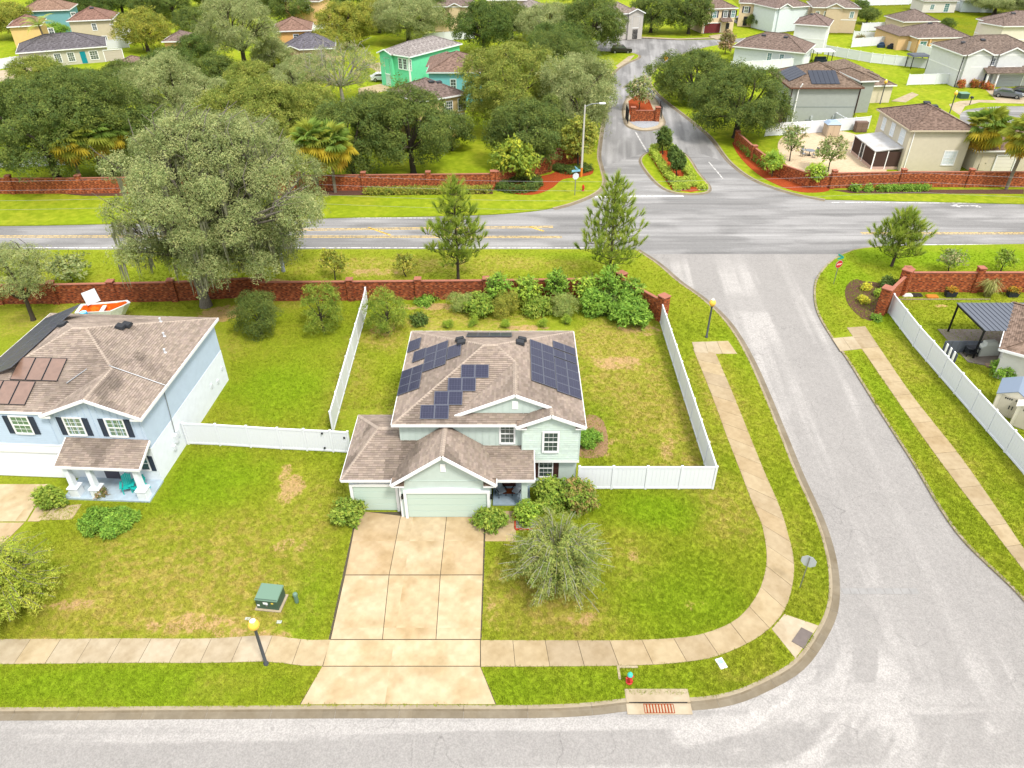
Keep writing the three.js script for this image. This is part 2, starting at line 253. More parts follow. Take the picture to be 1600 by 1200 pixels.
// --- asphalt ---
const sideDir = (() => { const a = [25.44, -64.15], b = [21.47, -20.1], l = Math.hypot(b[0] - a[0], b[1] - a[1]); return [a[0], a[1], (b[0] - a[0]) / l, (b[1] - a[1]) / l]; })();
const RX0 = -45, RX1 = 45, RZ0 = -72.5, RZ1 = -10;
const roadMap = tex(2048, 1422, (u, v) => {
  const x = RX0 + u * (RX1 - RX0), z = RZ0 + v * (RZ1 - RZ0);
  const inSide = sm(-20.5, -25, z - 0.35 * (x - 15) * (x > 15 ? 1 : 0));
  const al = (x - sideDir[0]) * sideDir[2] + (z - sideDir[1]) * sideDir[3], ac = -(x - sideDir[0]) * sideDir[3] + (z - sideDir[1]) * sideDir[2];
  const grain = NT[((u * 2048 | 0) * 8191 + (v * 1422 | 0) * 127) & 65535], agg = fbm(x * 5, z * 5, 2), patch = fbm(x * 1.3 + 21, z * 1.3, 4);
  const streak = fbm(ac * 0.75 + 3.4, al * 0.03, 3), fine = fbm(ac * 4.5, al * 0.12, 3), blotch = fbm(x * 0.16 + 11, z * 0.2 + 5, 4);
  let w = sm(0.44, 0.74, streak + 0.2 * (fine - 0.5) + 0.1 * (patch - 0.5)) * (0.3 + 0.7 * sm(0.35, 0.6, blotch)) * inSide;
  const rr = Math.hypot(x - 8, z + 27), an = Math.atan2(z + 27, x - 8), turn = fbm(rr * 1.1 + 7, an * 2.2 + 9, 4);   // wheel paths that swing round the corner
  const bx = (x - 14) / 9, bz = (z + 19.4) / 4.6, corner = 1 - sm(0.3, 1.1, Math.sqrt(bx * bx + bz * bz) + (fbm(x * 0.5, z * 0.9, 4) - 0.5) * 0.9);
  w = Math.max(w, 1.2 * corner * sm(0.4, 0.62, turn + 0.12 * (patch - 0.5)));
  w = Math.max(w, 0.8 * sm(0.48, 0.7, fbm(z * 1.3 + 60, x * 0.06 + 4, 4) + 0.12 * (patch - 0.5)) * (1 - inSide));
  let d = 0.07 * sm(0.5, 0.7, fbm(x * 0.5 + 90, z * 0.5, 4));
  const crack = Math.abs(fbm(x * 0.28 + 5, z * 0.28 + 70, 3) - 0.5); d += crack < 0.0022 ? 0.4 : 0;
  const k = 0.9 + 0.05 * (agg - 0.5) + 0.13 * (grain - 0.5) + 0.13 * w * (0.75 + 0.5 * grain) - 0.22 * d, t = 0.575 * k;
  return [t * 1.025, t, t * 0.97];
}, true, 1);
roadMap.repeat.set(1 / (RX1 - RX0), -1 / (RZ1 - RZ0)); roadMap.offset.set(-RX0 / (RX1 - RX0), -RZ0 / (RZ1 - RZ0)); roadMap.wrapS = roadMap.wrapT = THREE.MirroredRepeatWrapping;
M.street = std(0xffffff, { map: roadMap, bumpMap: T.fineBump, bumpScale: 0.006, roughness: 0.95 });
const hwyMap = tex(2048, 512, (u, v) => {   // 120 m along, 30 m across
  const x = u * 120, z = v * 30, s = fbm(x * 0.05, z * 1.5, 4), b = fbm(x * 0.14 + 9, z * 0.55 + 3, 6), grain = NT[((u * 2048 | 0) * 8191 + (v * 512 | 0) * 127) & 65535];
  const k = 0.88 + 0.3 * (s - 0.45) + 0.13 * (sm(0.4, 0.65, b) - 0.5) + 0.1 * (grain - 0.5), t = 0.55 * k; return [t * 1.012, t, t * 0.985];
}, true, 120, 30);
hwyMap.wrapS = hwyMap.wrapT = THREE.MirroredRepeatWrapping; const hwyTurned = hwyMap.clone(); hwyTurned.rotation = Math.PI / 2 - 0.12; hwyTurned.needsUpdate = true;
M.entrance = std(0xffffff, { map: hwyTurned, bumpMap: T.fineBump, bumpScale: 0.006, roughness: 0.95 });
M.highway = std(0xffffff, { map: hwyMap, bumpMap: T.fineBump, bumpScale: 0.006, roughness: 0.95 });
struct('highway', new MB().prism([[-140, -70.6], [140, -70.6], [140, -89], ...[[38.38, -86.99], [33.28, -93.84], [30.85, -97.34], [26.98, -103.29], [17.99, -103.29], [11.57, -97.34], [8.24, -87.2], [4.55, -83.45], [-8.91, -81.28]], [-140, -82]], null, ROAD + 0.004), M.highway);
struct('street', new MB().prism([[-90, -8], [140, -8], [140, -16], ...[[31.87, -32.95]], [45, -40], [45, -72.4], [35.89, -72.11], [14.22, -72.11], [4, -70], [4, -24], [-90, -24]], null, ROAD), M.street);
struct('entrance_road', new MB().prism([...[[10.71, -97.34], [31.28, -97.34], [31.48, -103.29], [31.41, -119.26], [29.31, -135.28], [28.07, -144.72], [30.68, -156.49], [37.3, -167.43], [46.65, -175.5], [56.74, -181.27], [65.93, -187.38], [67.7, -193.04], [48.97, -188.57], [39.41, -187.38], [31.82, -189.77], [28.3, -191.8], [24.34, -190.58], [14.76, -184.28], [8.73, -181.27], [8.42, -174.11], [18, -171.38], [21.7, -167.43], [18.07, -158.23], [15.53, -144.72], [11.86, -115.75]]], null, ROAD), M.entrance);

// kerb with gutter: sections about 3 m long with open joints
M.kerb = std(0x9b9384, { vertexColors: true, map: T.stain, bumpMap: T.fineBump, bumpScale: 0.004, roughness: 0.95 });
function kerb(name, path, side, secLen, from = 0, to = 1e9, gutter = 0.28) {   // side +1: road lies to the left of travel
  const g = structGroup(name), prof = [[-0.02, -0.1], [-0.02, 0.012], [0.13, 0.012], [0.17, -0.005], [0.24, -0.082], [0.3, ROAD + 0.012], [0.3 + gutter, ROAD + 0.014], [0.32 + gutter, ROAD - 0.02]];
  const offs = prof.map(([d]) => offsetPath(path, d * side));
  const acc = [0]; for (let i = 1; i < path.length; i++) acc.push(acc[i - 1] + Math.hypot(path[i][0] - path[i - 1][0], path[i][1] - path[i - 1][1]));
  const at = (o, s) => { let i = 1; while (i < acc.length - 1 && acc[i] < s) i++; const t = clamp((s - acc[i - 1]) / (acc[i] - acc[i - 1] || 1)), a = o[i - 1], b = o[i]; return [mix(a[0], b[0], t), mix(a[1], b[1], t)]; };
  const L = Math.min(to, acc[acc.length - 1]);
  for (let s0 = Math.max(0, from); s0 < L - 0.3; s0 += secLen) {
    const s1 = Math.min(L, s0 + secLen) - 0.012, n = Math.max(1, Math.ceil((s1 - s0) / 0.7)), mb = new MB();
    const ring = (s) => prof.map(([, y], k) => { const [x, z] = at(offs[k], s); return V(x, y, z); });
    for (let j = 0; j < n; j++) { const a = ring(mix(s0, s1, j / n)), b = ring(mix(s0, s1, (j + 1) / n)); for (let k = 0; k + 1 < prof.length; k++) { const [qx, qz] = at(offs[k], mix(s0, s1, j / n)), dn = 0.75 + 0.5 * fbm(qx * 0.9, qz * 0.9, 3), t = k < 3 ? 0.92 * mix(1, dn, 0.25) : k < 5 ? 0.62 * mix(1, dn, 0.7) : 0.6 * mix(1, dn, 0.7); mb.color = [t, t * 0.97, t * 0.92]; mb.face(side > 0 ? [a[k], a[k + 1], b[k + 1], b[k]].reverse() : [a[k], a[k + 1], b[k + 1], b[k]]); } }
    mesh('kerb_section', mb, M.kerb, g);
  }
  return g;
}
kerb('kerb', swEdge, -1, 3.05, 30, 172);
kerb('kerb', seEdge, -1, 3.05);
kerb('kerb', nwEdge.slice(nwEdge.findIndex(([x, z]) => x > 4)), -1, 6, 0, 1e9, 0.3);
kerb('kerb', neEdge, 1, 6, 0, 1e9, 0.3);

// --- pavements: every slab a piece ---
const slabMat = (c, k) => std(new THREE.Color(c).lerp(new THREE.Color(0xb6a68a), 0.5).multiplyScalar(k), { map: T.stain, bumpMap: T.fineBump, bumpScale: 0.003, roughness: 0.93 });
const slabTones = [0xb5a487, 0xbfad8c, 0xad9d84, 0xc4b28e, 0xb8a27e].map((c) => slabMat(c, 0.74));
const slabPale = [0xc0b6a2, 0xbab09d, 0xc8b896, 0xc6bcab].map((c) => slabMat(c, 0.78));
function slabs(name, inner, outer, len, mats, y = 0.03, seed = 1) {   // two edge paths of equal point count
  const g = structGroup(name), r = rng(seed);
  const il = (p) => { const a = [0]; for (let i = 1; i < p.length; i++) a.push(a[i - 1] + Math.hypot(p[i][0] - p[i - 1][0], p[i][1] - p[i - 1][1])); return a; };
  const mid = inner.map((p, i) => [(p[0] + outer[i][0]) / 2, (p[1] + outer[i][1]) / 2]), acc = il(mid), L = acc[acc.length - 1], n = Math.round(L / len);
  const at = (o, s) => { let i = 1; while (i < acc.length - 1 && acc[i] < s) i++; const t = clamp((s - acc[i - 1]) / (acc[i] - acc[i - 1])); return [mix(o[i - 1][0], o[i][0], t), mix(o[i - 1][1], o[i][1], t)]; };
  for (let k = 0; k < n; k++) {
    const s0 = L * k / n + 0.012, s1 = L * (k + 1) / n - 0.012, a = [], b = []; for (let j = 0; j <= 3; j++) { a.push(at(inner, mix(s0, s1, j / 3))); b.push(at(outer, mix(s0, s1, j / 3))); }
    mesh('slab', new MB().prism([...a, ...b.reverse()], -0.03, y + (r() - 0.5) * 0.012), mats[Math.floor(r() * mats.length)], g);
  }
  return g;
}
const bladeKeepOut = [];
const joint = (name, poly) => bladeKeepOut.push(poly) && struct(name, new MB().prism(poly, null, 0.006), std(0x4d463a, { roughness: 1 }));
const rs = (pts, n) => { const c = new THREE.CatmullRomCurve3(pts.map(([x, z]) => V(x, 0, z)), false, 'centripetal'); return c.getSpacedPoints(n).map((p) => [p.x, p.z]); };
{
  const inn = rs([[-1.63, -23.64], [2.32, -23.64], [6.34, -23.65], [9.26, -23.87], [10.59, -24.24], [12.04, -24.99], [13.48, -26.51], [14.41, -28.17], [14.86, -29.44], [15.25, -31.92], [15.18, -33.57], [15.17, -36.5], [15.15, -40.53], [15.19, -45.4], [15.1, -51.96]], 60);
  const out = rs([[-1.57, -22.1], [2.25, -22.12], [6.27, -22.18], [8.36, -22.32], [10.24, -22.65], [12.28, -23.52], [13.68, -24.46], [14.82, -25.69], [15.78, -27.48], [16.37, -29.26], [16.61, -31.12], [16.78, -32.84], [16.76, -36.5], [16.79, -40.75], [16.84, -44.99], [16.82, -51.27]], 60);
  joint('pavement_bed', [...inn, ...[...out].reverse()]); slabs('pavement', inn, out, 1.7, slabTones, 0.03, 5);
  const l1 = rs([[-50, [-26.62, -23.75][1]], ...[[-26.6, -23.71], [-19.97, -23.75], [-15.64, -23.75], [-13.36, -23.91], [-12.02, -23.89], [-10.96, -23.67], [-9.4, -23.67]]], 40), l2 = rs([[-50, [-25.79, -22.29][1]], ...[[-25.77, -22.25], [-19.36, -22.32], [-15.16, -22.32], [-12.92, -22.39], [-11.95, -22.38], [-10.93, -22.18], [-9.51, -22.14]]], 40);
  joint('pavement_bed', [...l1, ...[...l2].reverse()]); slabs('pavement', l1, l2, 1.55, slabPale, 0.03, 9);
  const r1 = rs([[30.9, -55.63], [30.73, -52.46], [30.42, -45.15], [30.53, -37.66], [30.13, -29.9], [29.78, -23.48]], 40), r2 = rs([[29.2, -55.41], [29.16, -51.86], [29.04, -46.5], [28.93, -37.66], [29.19, -28.27], [29.32, -23.29]], 40);
  joint('pavement_bed', [...r1, ...[...r2].reverse()]); slabs('pavement', r1, r2, 1.7, slabTones, 0.03, 15);
  slabs('kerb_ramp', [[27.27, -53.59], [29.19, -53.91]], [[27.23, -51.56], [29.19, -51.96]], 0.9, slabPale, 0.034, 3);
  slabs('kerb_ramp', [[15.2, -52.97], [16.9, -53.08], [18.33, -53.18]], [[15.14, -51.37], [16.79, -51.17], [18.59, -51.17]], 1.1, slabPale, 0.034, 4);
}
// the driveway of the mint house: nine large slabs, pavement crossing and apron
{
  const g = structGroup('driveway'), oil = tex(512, 512, (x, y) => { const a = fbm(x * 5 + 2, y * 5, 5, 8), b = fbm(x * 20, y * 20, 4, 32), s = sm(0.35, 0.85, a); return [0.98 - 0.08 * s - 0.14 * (b - 0.5), 0.96 - 0.1 * s - 0.15 * (b - 0.5), 0.93 - 0.14 * s - 0.16 * (b - 0.5)]; }, true, 6.1);
  const ms = [0xc6b493, 0xc2ad88, 0xc9b896, 0xbfa985].map((c) => std(new THREE.Color(c).lerp(new THREE.Color(0xb4aea2), 0.22).multiplyScalar(0.8), { map: oil, bumpMap: T.fineBump, bumpScale: 0.003, roughness: 0.93 }));
  joint('driveway_bed', [[-9.68, -32.95], [-1.59, -32.95], [-1.57, -22.1], [-0.74, -20.07], [-10.18, -20.07], [-9.51, -22.14]]);
  const q = (a, k) => mesh('slab', new MB().prism(a, -0.03, 0.032 + (k % 3) * 0.004), ms[k % 4], g), J = 0.018;
  const JH = 0.035, L = [[-9.62, -33.07], [-9.46, -27.94], [-9.42, -23.67]], A = [[-6.89, -32.62], [-6.96, -27.94], [-6.73, -23.67]], B = [[-4.04, -32.62], [-4.06, -27.94], [-3.95, -23.67]], C = [[-1.7, -32.62], [-1.65, -27.94], [-1.63, -23.67]];
  const cell = (a, b, i, k) => q([[a[i][0] + J, a[i][1] + JH], [b[i][0] - J, b[i][1] + JH], [b[i + 1][0] - J, b[i + 1][1] - JH], [a[i + 1][0] + J, a[i + 1][1] - JH]], k);
  [[L, A, 3], [A, B, 0], [B, C, 1]].forEach(([a, b, k]) => { cell(a, b, 0, k); cell(a, b, 1, k + 1); });
  q([[-9.43, -23.64], [-1.66, -23.64], [-1.61, -22.14], [-9.48, -22.14]], 2); q([[-9.52, -22.09], [-1.6, -22.09], [-0.8, -20.07], [-10.12, -20.07]], 0);
  const w = structGroup('front_walk'); for (const [p, k] of [[[[-1.6, -31.97], [0.23, -31.97], [0.23, -30.51], [-1.6, -30.51]], 1], [[[-0.68, -33.01], [0.24, -33.01], [0.24, -32.02], [-0.71, -32.02]], 3]]) mesh('slab', new MB().prism(p, -0.02, 0.026), ms[k], w);
  const bd = structGroup('driveway'); // blue house
  [[[[-35.79, -35.45], [-30.17, -35.45], [-29.83, -32.13], [-34.54, -32.13]], 2], [[[-30.04, -35.45], [-28.81, -33.52], [-28.96, -32.13], [-29.71, -32.13]], 1], [[[-34.47, -32.02], [-29.85, -32.02], [-30.26, -29.8], [-34.58, -29.8]], 3], [[[-28.94, -32.24], [-28.71, -33.4], [-27.09, -33.63], [-27.08, -32.29]], 0]].forEach(([p, k]) => mesh('slab', new MB().prism(p, -0.02, 0.028 + 0.004 * (k % 2)), ms[k], bd));
}
// storm drain at the kerb: concrete throat, top slab and rust-red grate; a second lid on the pad by the corner
{
  const g = thing('storm_drain', 'concrete kerb inlet with rusty red grate at the bottom kerb', 'storm drain', ...[[7.03, -19.94]].map(([x, z]) => [x, 0, z])[0]);
  mesh('top_slab', new MB().rbox(-1.55, 1.55, -0.1, 0.045, -0.95, -0.25, 0.03), slabPale[1], g);
  mesh('apron', new MB().rbox(-1.55, 1.55, -0.12, ROAD + 0.035, -0.24, 0.32, 0.01), slabPale[3], g);
  mesh('throat', new MB().box(-1.4, 1.4, -0.098, 0.02, -0.252, -0.243), M.dark, g);
  const rust = std(0x8f4426, { roughness: 0.9, map: T.noise }), gr = mesh('grate_frame', new MB().box(-0.72, 0.72, -0.1, ROAD + 0.05, -0.2, -0.17).box(-0.72, 0.72, -0.1, ROAD + 0.05, 0.25, 0.28).box(-0.72, -0.69, -0.1, ROAD + 0.05, -0.17, 0.25).box(0.69, 0.72, -0.1, ROAD + 0.05, -0.17, 0.25), rust, g);
  const bar = new MB().box(-0.03, 0.03, ROAD + 0.036, ROAD + 0.052, -0.168, 0.248).geo(); for (let k = 0; k < 9; k++) mesh('grate_bar', bar, rust, gr).position.x = -0.58 + k * 0.145;
  const pad = structGroup('concrete_pad'); mesh('slab', new MB().prism([[13.68, -24.34], [14.64, -25.28], [16.21, -24.54], [14.37, -22.58]], -0.05, 0.02), slabPale[3], pad);
  const lid = solo('drain_lid', new MB().prism([[14.48, -23.56], [15.26, -24.42], [15.75, -24.06], [14.98, -23.14]], 0, 0.045), std(0x6e6560, { map: T.noise }), 'dark square drain lid on pale corner pad', 'drain lid');
}
// --- painted markings ---
const paintTex = tex(512, 128, (x, y) => 0.7 + 0.36 * sm(0.3, 0.65, fbm(x * 40, y * 10, 4)), true, 6, 1.5);
M.yellow = std(0xcdac58, { map: paintTex, roughness: 0.8 }); M.paint = std(0xdedcd8, { map: paintTex, roughness: 0.8 }); M.paintOld = std(0xb4b2ae, { map: paintTex, roughness: 0.85 });
const mark = (name, poly, m) => struct(name, new MB().prism(poly, null, ROAD + 0.01), m);
const strip = (name, a, b, w, m) => { const l = Math.hypot(b[0] - a[0], b[1] - a[1]), nx = -(b[1] - a[1]) / l * w / 2, nz = (b[0] - a[0]) / l * w / 2; return mark(name, [[a[0] + nx, a[1] + nz], [b[0] + nx, b[1] + nz], [b[0] - nx, b[1] - nz], [a[0] - nx, a[1] - nz]], m); };
for (const dz of [0, 0.36]) {
  strip('centre_line', [-140, [-55.88, -75.1][1] + dz], [[-34.99, -75.27][0], [-34.99, -75.27][1] + dz], 0.14, M.yellow);
  strip('centre_line', [[-34.99, -75.27][0], [-34.99, -75.27][1] + dz], [[5.45, -75.1][0], [5.45, -75.1][1] + dz], 0.14, M.yellow);
  strip('centre_line', [[-31.28, -76.84][0], [-31.28, -76.84][1] + dz], [[4.6, -77.91][0], [4.6, -77.91][1] + dz], 0.14, M.yellow);
  strip('centre_line', [[38.47, -76.13][0], [38.47, -76.13][1] + dz], [140, [56.47, -76.13][1] + dz], 0.14, M.yellow);
}
strip('hatch_line', [-16.11, -77.55], [-13.32, -75.44], 0.3, M.yellow); strip('hatch_line', [-7.17, -77.64], [-4.21, -75.44], 0.3, M.yellow); strip('hatch_line', [2.01, -77.73], [3.54, -76.48], 0.3, M.yellow);
strip('edge_line', [-140, -81.2], [-8.82, -80.23], 0.12, M.paint); strip('edge_line', [-140, -72.3], [8.8, -72.11], 0.12, M.paint); strip('edge_line', [39.62, -72.92], [140, -73.4], 0.12, M.paint);
strip('edge_line', [38.48, -85.09], [140, [60.76, -83.65][1]], 0.12, M.paint);
{ const g = structGroup('road_patch'), m = std(0x918f8c, { map: T.noise, roughness: 0.95 }), a = [18.33, -26.9], b = [22.59, -26.9]; for (let k = 0; k < 9; k++) mesh('patch_piece', new MB().box(mix(a[0], b[0], k / 9) + 0.02, mix(a[0], b[0], (k + 1) / 9) - 0.02, ROAD, ROAD + 0.012, a[1] - 0.2, a[1] + 0.2), m, g); }
strip('stop_line', [10.18, -86.99], [21.03, -87.2], 0.45, M.paint); strip('lane_line', [18.84, -114.06], [19.15, -104.43], 0.22, M.paintOld); strip('lane_line', [21.77, -114.73], [21.86, -110.48], 0.2, M.paintOld); strip('lane_line', [26.97, -99.98], [27.34, -93.36], 0.2, M.paintOld);
{ const a = [53.59, -84.06]; mark('turn_arrow', [[a[0] + 2, a[1] - 0.1], [a[0] - 0.3, a[1] - 0.1], [a[0] - 0.3, a[1] - 0.5], [a[0] - 1.4, a[1] + 0.05], [a[0] - 0.3, a[1] + 0.6], [a[0] - 0.3, a[1] + 0.2], [a[0] + 1.2, a[1] + 0.2], [a[0] + 1.7, a[1] + 0.6], [a[0] + 2.2, a[1] + 0.6]], M.paintOld); }
bladeKeepOut.push([[5.43, -20.6], [8.75, -20.6], [8.59, -19.77], [5.33, -19.77]], [[-12.79, -43.54], [-8.29, -43.54], [-9.08, -56.74], [5.39, -56.74], [4.63, -35.03], [4.18, -32.95], [-1.58, -32.62], [-10.1, -32.62]], [[-56.78, -56.74], [-43.24, -59.07], [-25.8, -57.89], [-22, -47.54], [-22.44, -33.8], [-29.17, -33.52], [-29.32, -29.8], [-37.59, -29.8]], [[13.65, -24.34], [14.64, -25.28], [16.24, -24.54], [14.36, -22.54]], [[27.34, -53.8], [30.15, -55.41], [29.34, -51.66], [27.15, -51.46]], [[15.22, -53.08], [18.47, -53.28], [18.62, -51.07], [15.1, -51.17]], [[-1.75, -32.95], [0.32, -32.95], [0.3, -30.41], [-1.67, -30.41]], [[37.61, -52.46], [44.17, -54.54], [38.82, -45.15], [37.79, -46.84]]);
// grass blades standing on the near lawns
{
  const r = rng(404), mb = new MB(); for (let i = 0; i < 7; i++) { const a = r() * 6.283, l = 0.05 + 0.04 * r(), o = V((r() - 0.5) * 0.14, 0, (r() - 0.5) * 0.14), s = V(Math.cos(a), 0, Math.sin(a)).multiplyScalar(0.014), e = o.clone().add(V((r() - 0.5) * 0.08, l, (r() - 0.5) * 0.08)), t = 0.8 + 0.45 * r(); mb.color = [t, t, t]; mb.face([o.clone().sub(s), o.clone().add(s), e]); }
  const paths = [], N = 150000, im = new THREE.InstancedMesh(mb.geo(), std(0xffffff, { roughness: 0.9, vertexColors: true }), N), m4 = new THREE.Matrix4(), q = new THREE.Quaternion(), c = new THREE.Color(); let k = 0, guard = 0;
  const keepOut = bladeKeepOut; while (k < N && guard++ < N * 6) {
    const f = Math.pow(r(), 0.7), z = mix(-71.5, -19.5, f), x = (r() - 0.5) * 2 * (14 - z * 0.62); if (!(inPoly(x, z, swBlock) || inPoly(x, z, seBlock))) continue; if (keepOut.some((p) => inPoly(x, z, p))) continue;
    const wob = (fbm(x * 0.8, z * 0.8, 4) - 0.5) * 0.9, bare = amount(BARE, x, z, wob); if (r() < bare * 0.9) continue;
    const g = grassAt(x, z, amount(DRY, x, z, wob), bare * 0.5, amount(LUSH, x, z, wob)), s = 0.7 + 0.7 * r(); q.setFromAxisAngle(V(0, 1, 0), r() * 6.28); im.setMatrixAt(k, m4.compose(V(x, 0, z), q, V(s, s, s))); im.setColorAt(k, c.setRGB(g[0], g[1], g[2], THREE.SRGBColorSpace).multiplyScalar(1.1)); k++;
  }
  im.count = k; im.name = 'grass_blades'; im.receiveShadow = true; im.userData = { kind: 'stuff', label: 'short green and straw coloured grass of the near lawns', category: 'grass' }; scene.add(im);
}
// ================= house kit =================
// overlapping shingle tabs laid course by course over one planar roof (or wall) face
function shingleFace(mb, poly, r, o = {}) {
  const course = o.course ?? 0.15, wmin = o.wmin ?? 0.2, wvar = o.wvar ?? 0.14, lift = o.lift ?? 0.026, base = o.base ?? 0.012;
  const n = V(0, 0, 0); for (let i = 0; i < poly.length; i++) { const a = poly[i], b = poly[(i + 1) % poly.length]; n.x += (a.y - b.y) * (a.z + b.z); n.y += (a.z - b.z) * (a.x + b.x); n.z += (a.x - b.x) * (a.y + b.y); } n.normalize();
  const ua = V(n.z, 0, -n.x).normalize(), va = V().crossVectors(n, ua), o0 = poly[0], P2 = poly.map((p) => { const d = p.clone().sub(o0); return [d.dot(ua), d.dot(va)]; });
  const v0 = Math.min(...P2.map((p) => p[1])), v1 = Math.max(...P2.map((p) => p[1]));
  const span = (v) => { let a = 1e9, b = -1e9; for (let i = 0; i < P2.length; i++) { const p = P2[i], q = P2[(i + 1) % P2.length]; if ((p[1] <= v) !== (q[1] <= v)) { const u = p[0] + (q[0] - p[0]) * (v - p[1]) / (q[1] - p[1]); a = Math.min(a, u); b = Math.max(b, u); } } return a < b ? [a, b] : null; };
  const at = (u, v, h) => o0.clone().addScaledVector(ua, u).addScaledVector(va, v).addScaledVector(n, h);
  for (let v = v0; v < v1 - 0.02; v += course) {
    const w = Math.min(v1, v + course), lo = span(v + 0.003), hi = span(w - 0.003); if (!lo || !hi) continue;
    let u = Math.min(lo[0], hi[0]) - r() * 0.3; const row = 0.94 + 0.12 * r();
    while (u < Math.max(lo[1], hi[1])) {
      const e = u + wmin + wvar * r(), a0 = clamp(u, lo[0], lo[1]), b0 = clamp(e, lo[0], lo[1]), a1 = clamp(u, hi[0], hi[1]), b1 = clamp(e, hi[0], hi[1]);
      if (b0 - a0 > 0.004 || b1 - a1 > 0.004) {
        const s = at(u, v, 0), st = o.stain ? o.stain(s) : 1, t = (o.lo ?? 0.74) * row * st + (o.hi ?? 0.32) * r() * row * st, h = base + lift * (0.8 + 0.4 * r());
        mb.color = [t, t * (0.975 + 0.03 * r()), t * (0.95 + 0.05 * r())];
        const p = at(a0, v, h), q = at(b0, v, h), x = at(b1, w, base * 0.3 + 0.004), y = at(a1, w, base * 0.3 + 0.004);
        mb.face([p, q, x, y]); mb.face([at(a0, v, 0), at(b0, v, 0), q, p]);
      }
      u = e + 0.004;
    }
  }
  mb.color = [1, 1, 1];
}
const algae = (seed, amt = 0.35) => (p) => 1 - amt * sm(0.48, 0.68, fbm(p.x * 0.55 + seed, (p.z + p.y) * 0.55 + seed * 3, 4));
// ridge and hip caps: short overlapping pieces along a line
function capLine(mb, a, b, r, w = 0.28) {
  const L = a.distanceTo(b), n = Math.round(L / 0.2), d = b.clone().sub(a).normalize(), s = V(-d.z, 0, d.x).normalize(), up = V().crossVectors(s, d).normalize(); if (up.y < 0) up.negate();
  for (let i = 0; i < n; i++) {
    const p = a.clone().addScaledVector(d, L * i / n), q = a.clone().addScaledVector(d, L * (i + 1) / n), t = 0.92 + 0.2 * r(); mb.color = [t, t * 0.98, t * 0.95];
    const P = (o, e, h) => o.clone().addScaledVector(s, e).addScaledVector(up, h), dr = -0.045;
    mb.face([P(p, -w / 2, dr + 0.02), P(p, 0, 0.05), P(q, 0, 0.04), P(q, -w / 2, dr)].reverse()); mb.face([P(p, w / 2, dr + 0.02), P(p, 0, 0.05), P(q, 0, 0.04), P(q, w / 2, dr)]);
  }
  mb.color = [1, 1, 1];
}
// frame of a wall face: u to the right, y up, n outwards (as seen from outside)
const frameOf = (x, y, z, turn) => new THREE.Matrix4().makeRotationY(turn).setPosition(x, y, z);
function windowIn(parent, F, cx, y0, w, h, o = {}) {
  const t = o.trim ?? 0.1, fr = new MB(); fr.m = F;
  const k = 0.05;
  fr.box(cx - w / 2 - t, cx - w / 2, y0 - t, y0 + h + t, 0, k).box(cx + w / 2, cx + w / 2 + t, y0 - t, y0 + h + t, 0, k).box(cx - w / 2, cx + w / 2, y0 + h, y0 + h + t, 0, k).box(cx - w / 2, cx + w / 2, y0 - t, y0, 0, k + 0.03);
  const win = mesh('window', fr, o.trimMat ?? M.trim, parent);
  const cols = o.cols ?? 2, rows = o.rows ?? 2, pw = w / cols, ph = h / rows, mu = new MB(), b = o.bar ?? 0.03; mu.m = F;
  if (o.big !== false) mu.box(cx - w / 2, cx + w / 2, y0 + h / 2 - 0.035, y0 + h / 2 + 0.035, 0.004, 0.04);
  for (let i = 1; i < cols; i++) mu.box(cx - w / 2 + i * pw - b / 2, cx - w / 2 + i * pw + b / 2, y0, y0 + h, 0.004, 0.032);
  for (let j = 1; j < rows; j++) if (!(o.big !== false && j * 2 === rows)) mu.box(cx - w / 2, cx + w / 2, y0 + j * ph - b / 2, y0 + j * ph + b / 2, 0.004, 0.03);
  mesh('muntin', mu, o.trimMat ?? M.trim, win);
  if (o.sash) for (const [a, c] of [[y0, y0 + h / 2 - 0.035], [y0 + h / 2 + 0.035, y0 + h]]) { const g = new MB(); g.m = F; g.box(cx - w / 2, cx + w / 2, a, c, 0.002, 0.012); mesh('pane', g, o.glass ?? M.glass, win); }
  else { const g = new MB(); g.m = F; g.box(cx - w / 2, cx + w / 2, y0, y0 + h, 0.002, 0.012); mesh('pane', g, o.glass ?? M.glass, win); }
  if (o.shutter) for (const s of [-1, 1]) {
    const q = new MB(); q.m = F; const sw = o.sw ?? 0.36, x = cx + s * (w / 2 + t + sw / 2 + 0.01);
    q.box(x - sw / 2, x - sw / 2 + 0.05, y0 - 0.06, y0 + h + 0.06, 0.004, 0.05).box(x + sw / 2 - 0.05, x + sw / 2, y0 - 0.06, y0 + h + 0.06, 0.004, 0.05).box(x - sw / 2 + 0.05, x + sw / 2 - 0.05, y0 - 0.06, y0 + h + 0.06, 0.004, 0.03);
    for (const f of [0, 0.47, 0.94]) q.box(x - sw / 2 + 0.05, x + sw / 2 - 0.05, y0 - 0.06 + f * (h + 0.06), y0 - 0.06 + f * (h + 0.06) + 0.08, 0.03, 0.048);
    mesh('shutter', q, o.shutter, parent);
  }
  return win;
}
function garageDoor(parent, F, cx, y0, w, h, m, panels = 4, n = 0.01) {
  const d = new MB(); d.m = F; d.box(cx - w / 2, cx + w / 2, y0, y0 + h, n, n + 0.02); const door = mesh('garage_door', d, m, parent);
  for (let k = 0; k < panels; k++) { const q = new MB(); q.m = F; q.box(cx - w / 2 + 0.03, cx + w / 2 - 0.03, y0 + h * k / panels + 0.02, y0 + h * (k + 1) / panels - 0.02, n + 0.02, n + 0.045); mesh('door_panel', q, m, door); }
  return door;
}
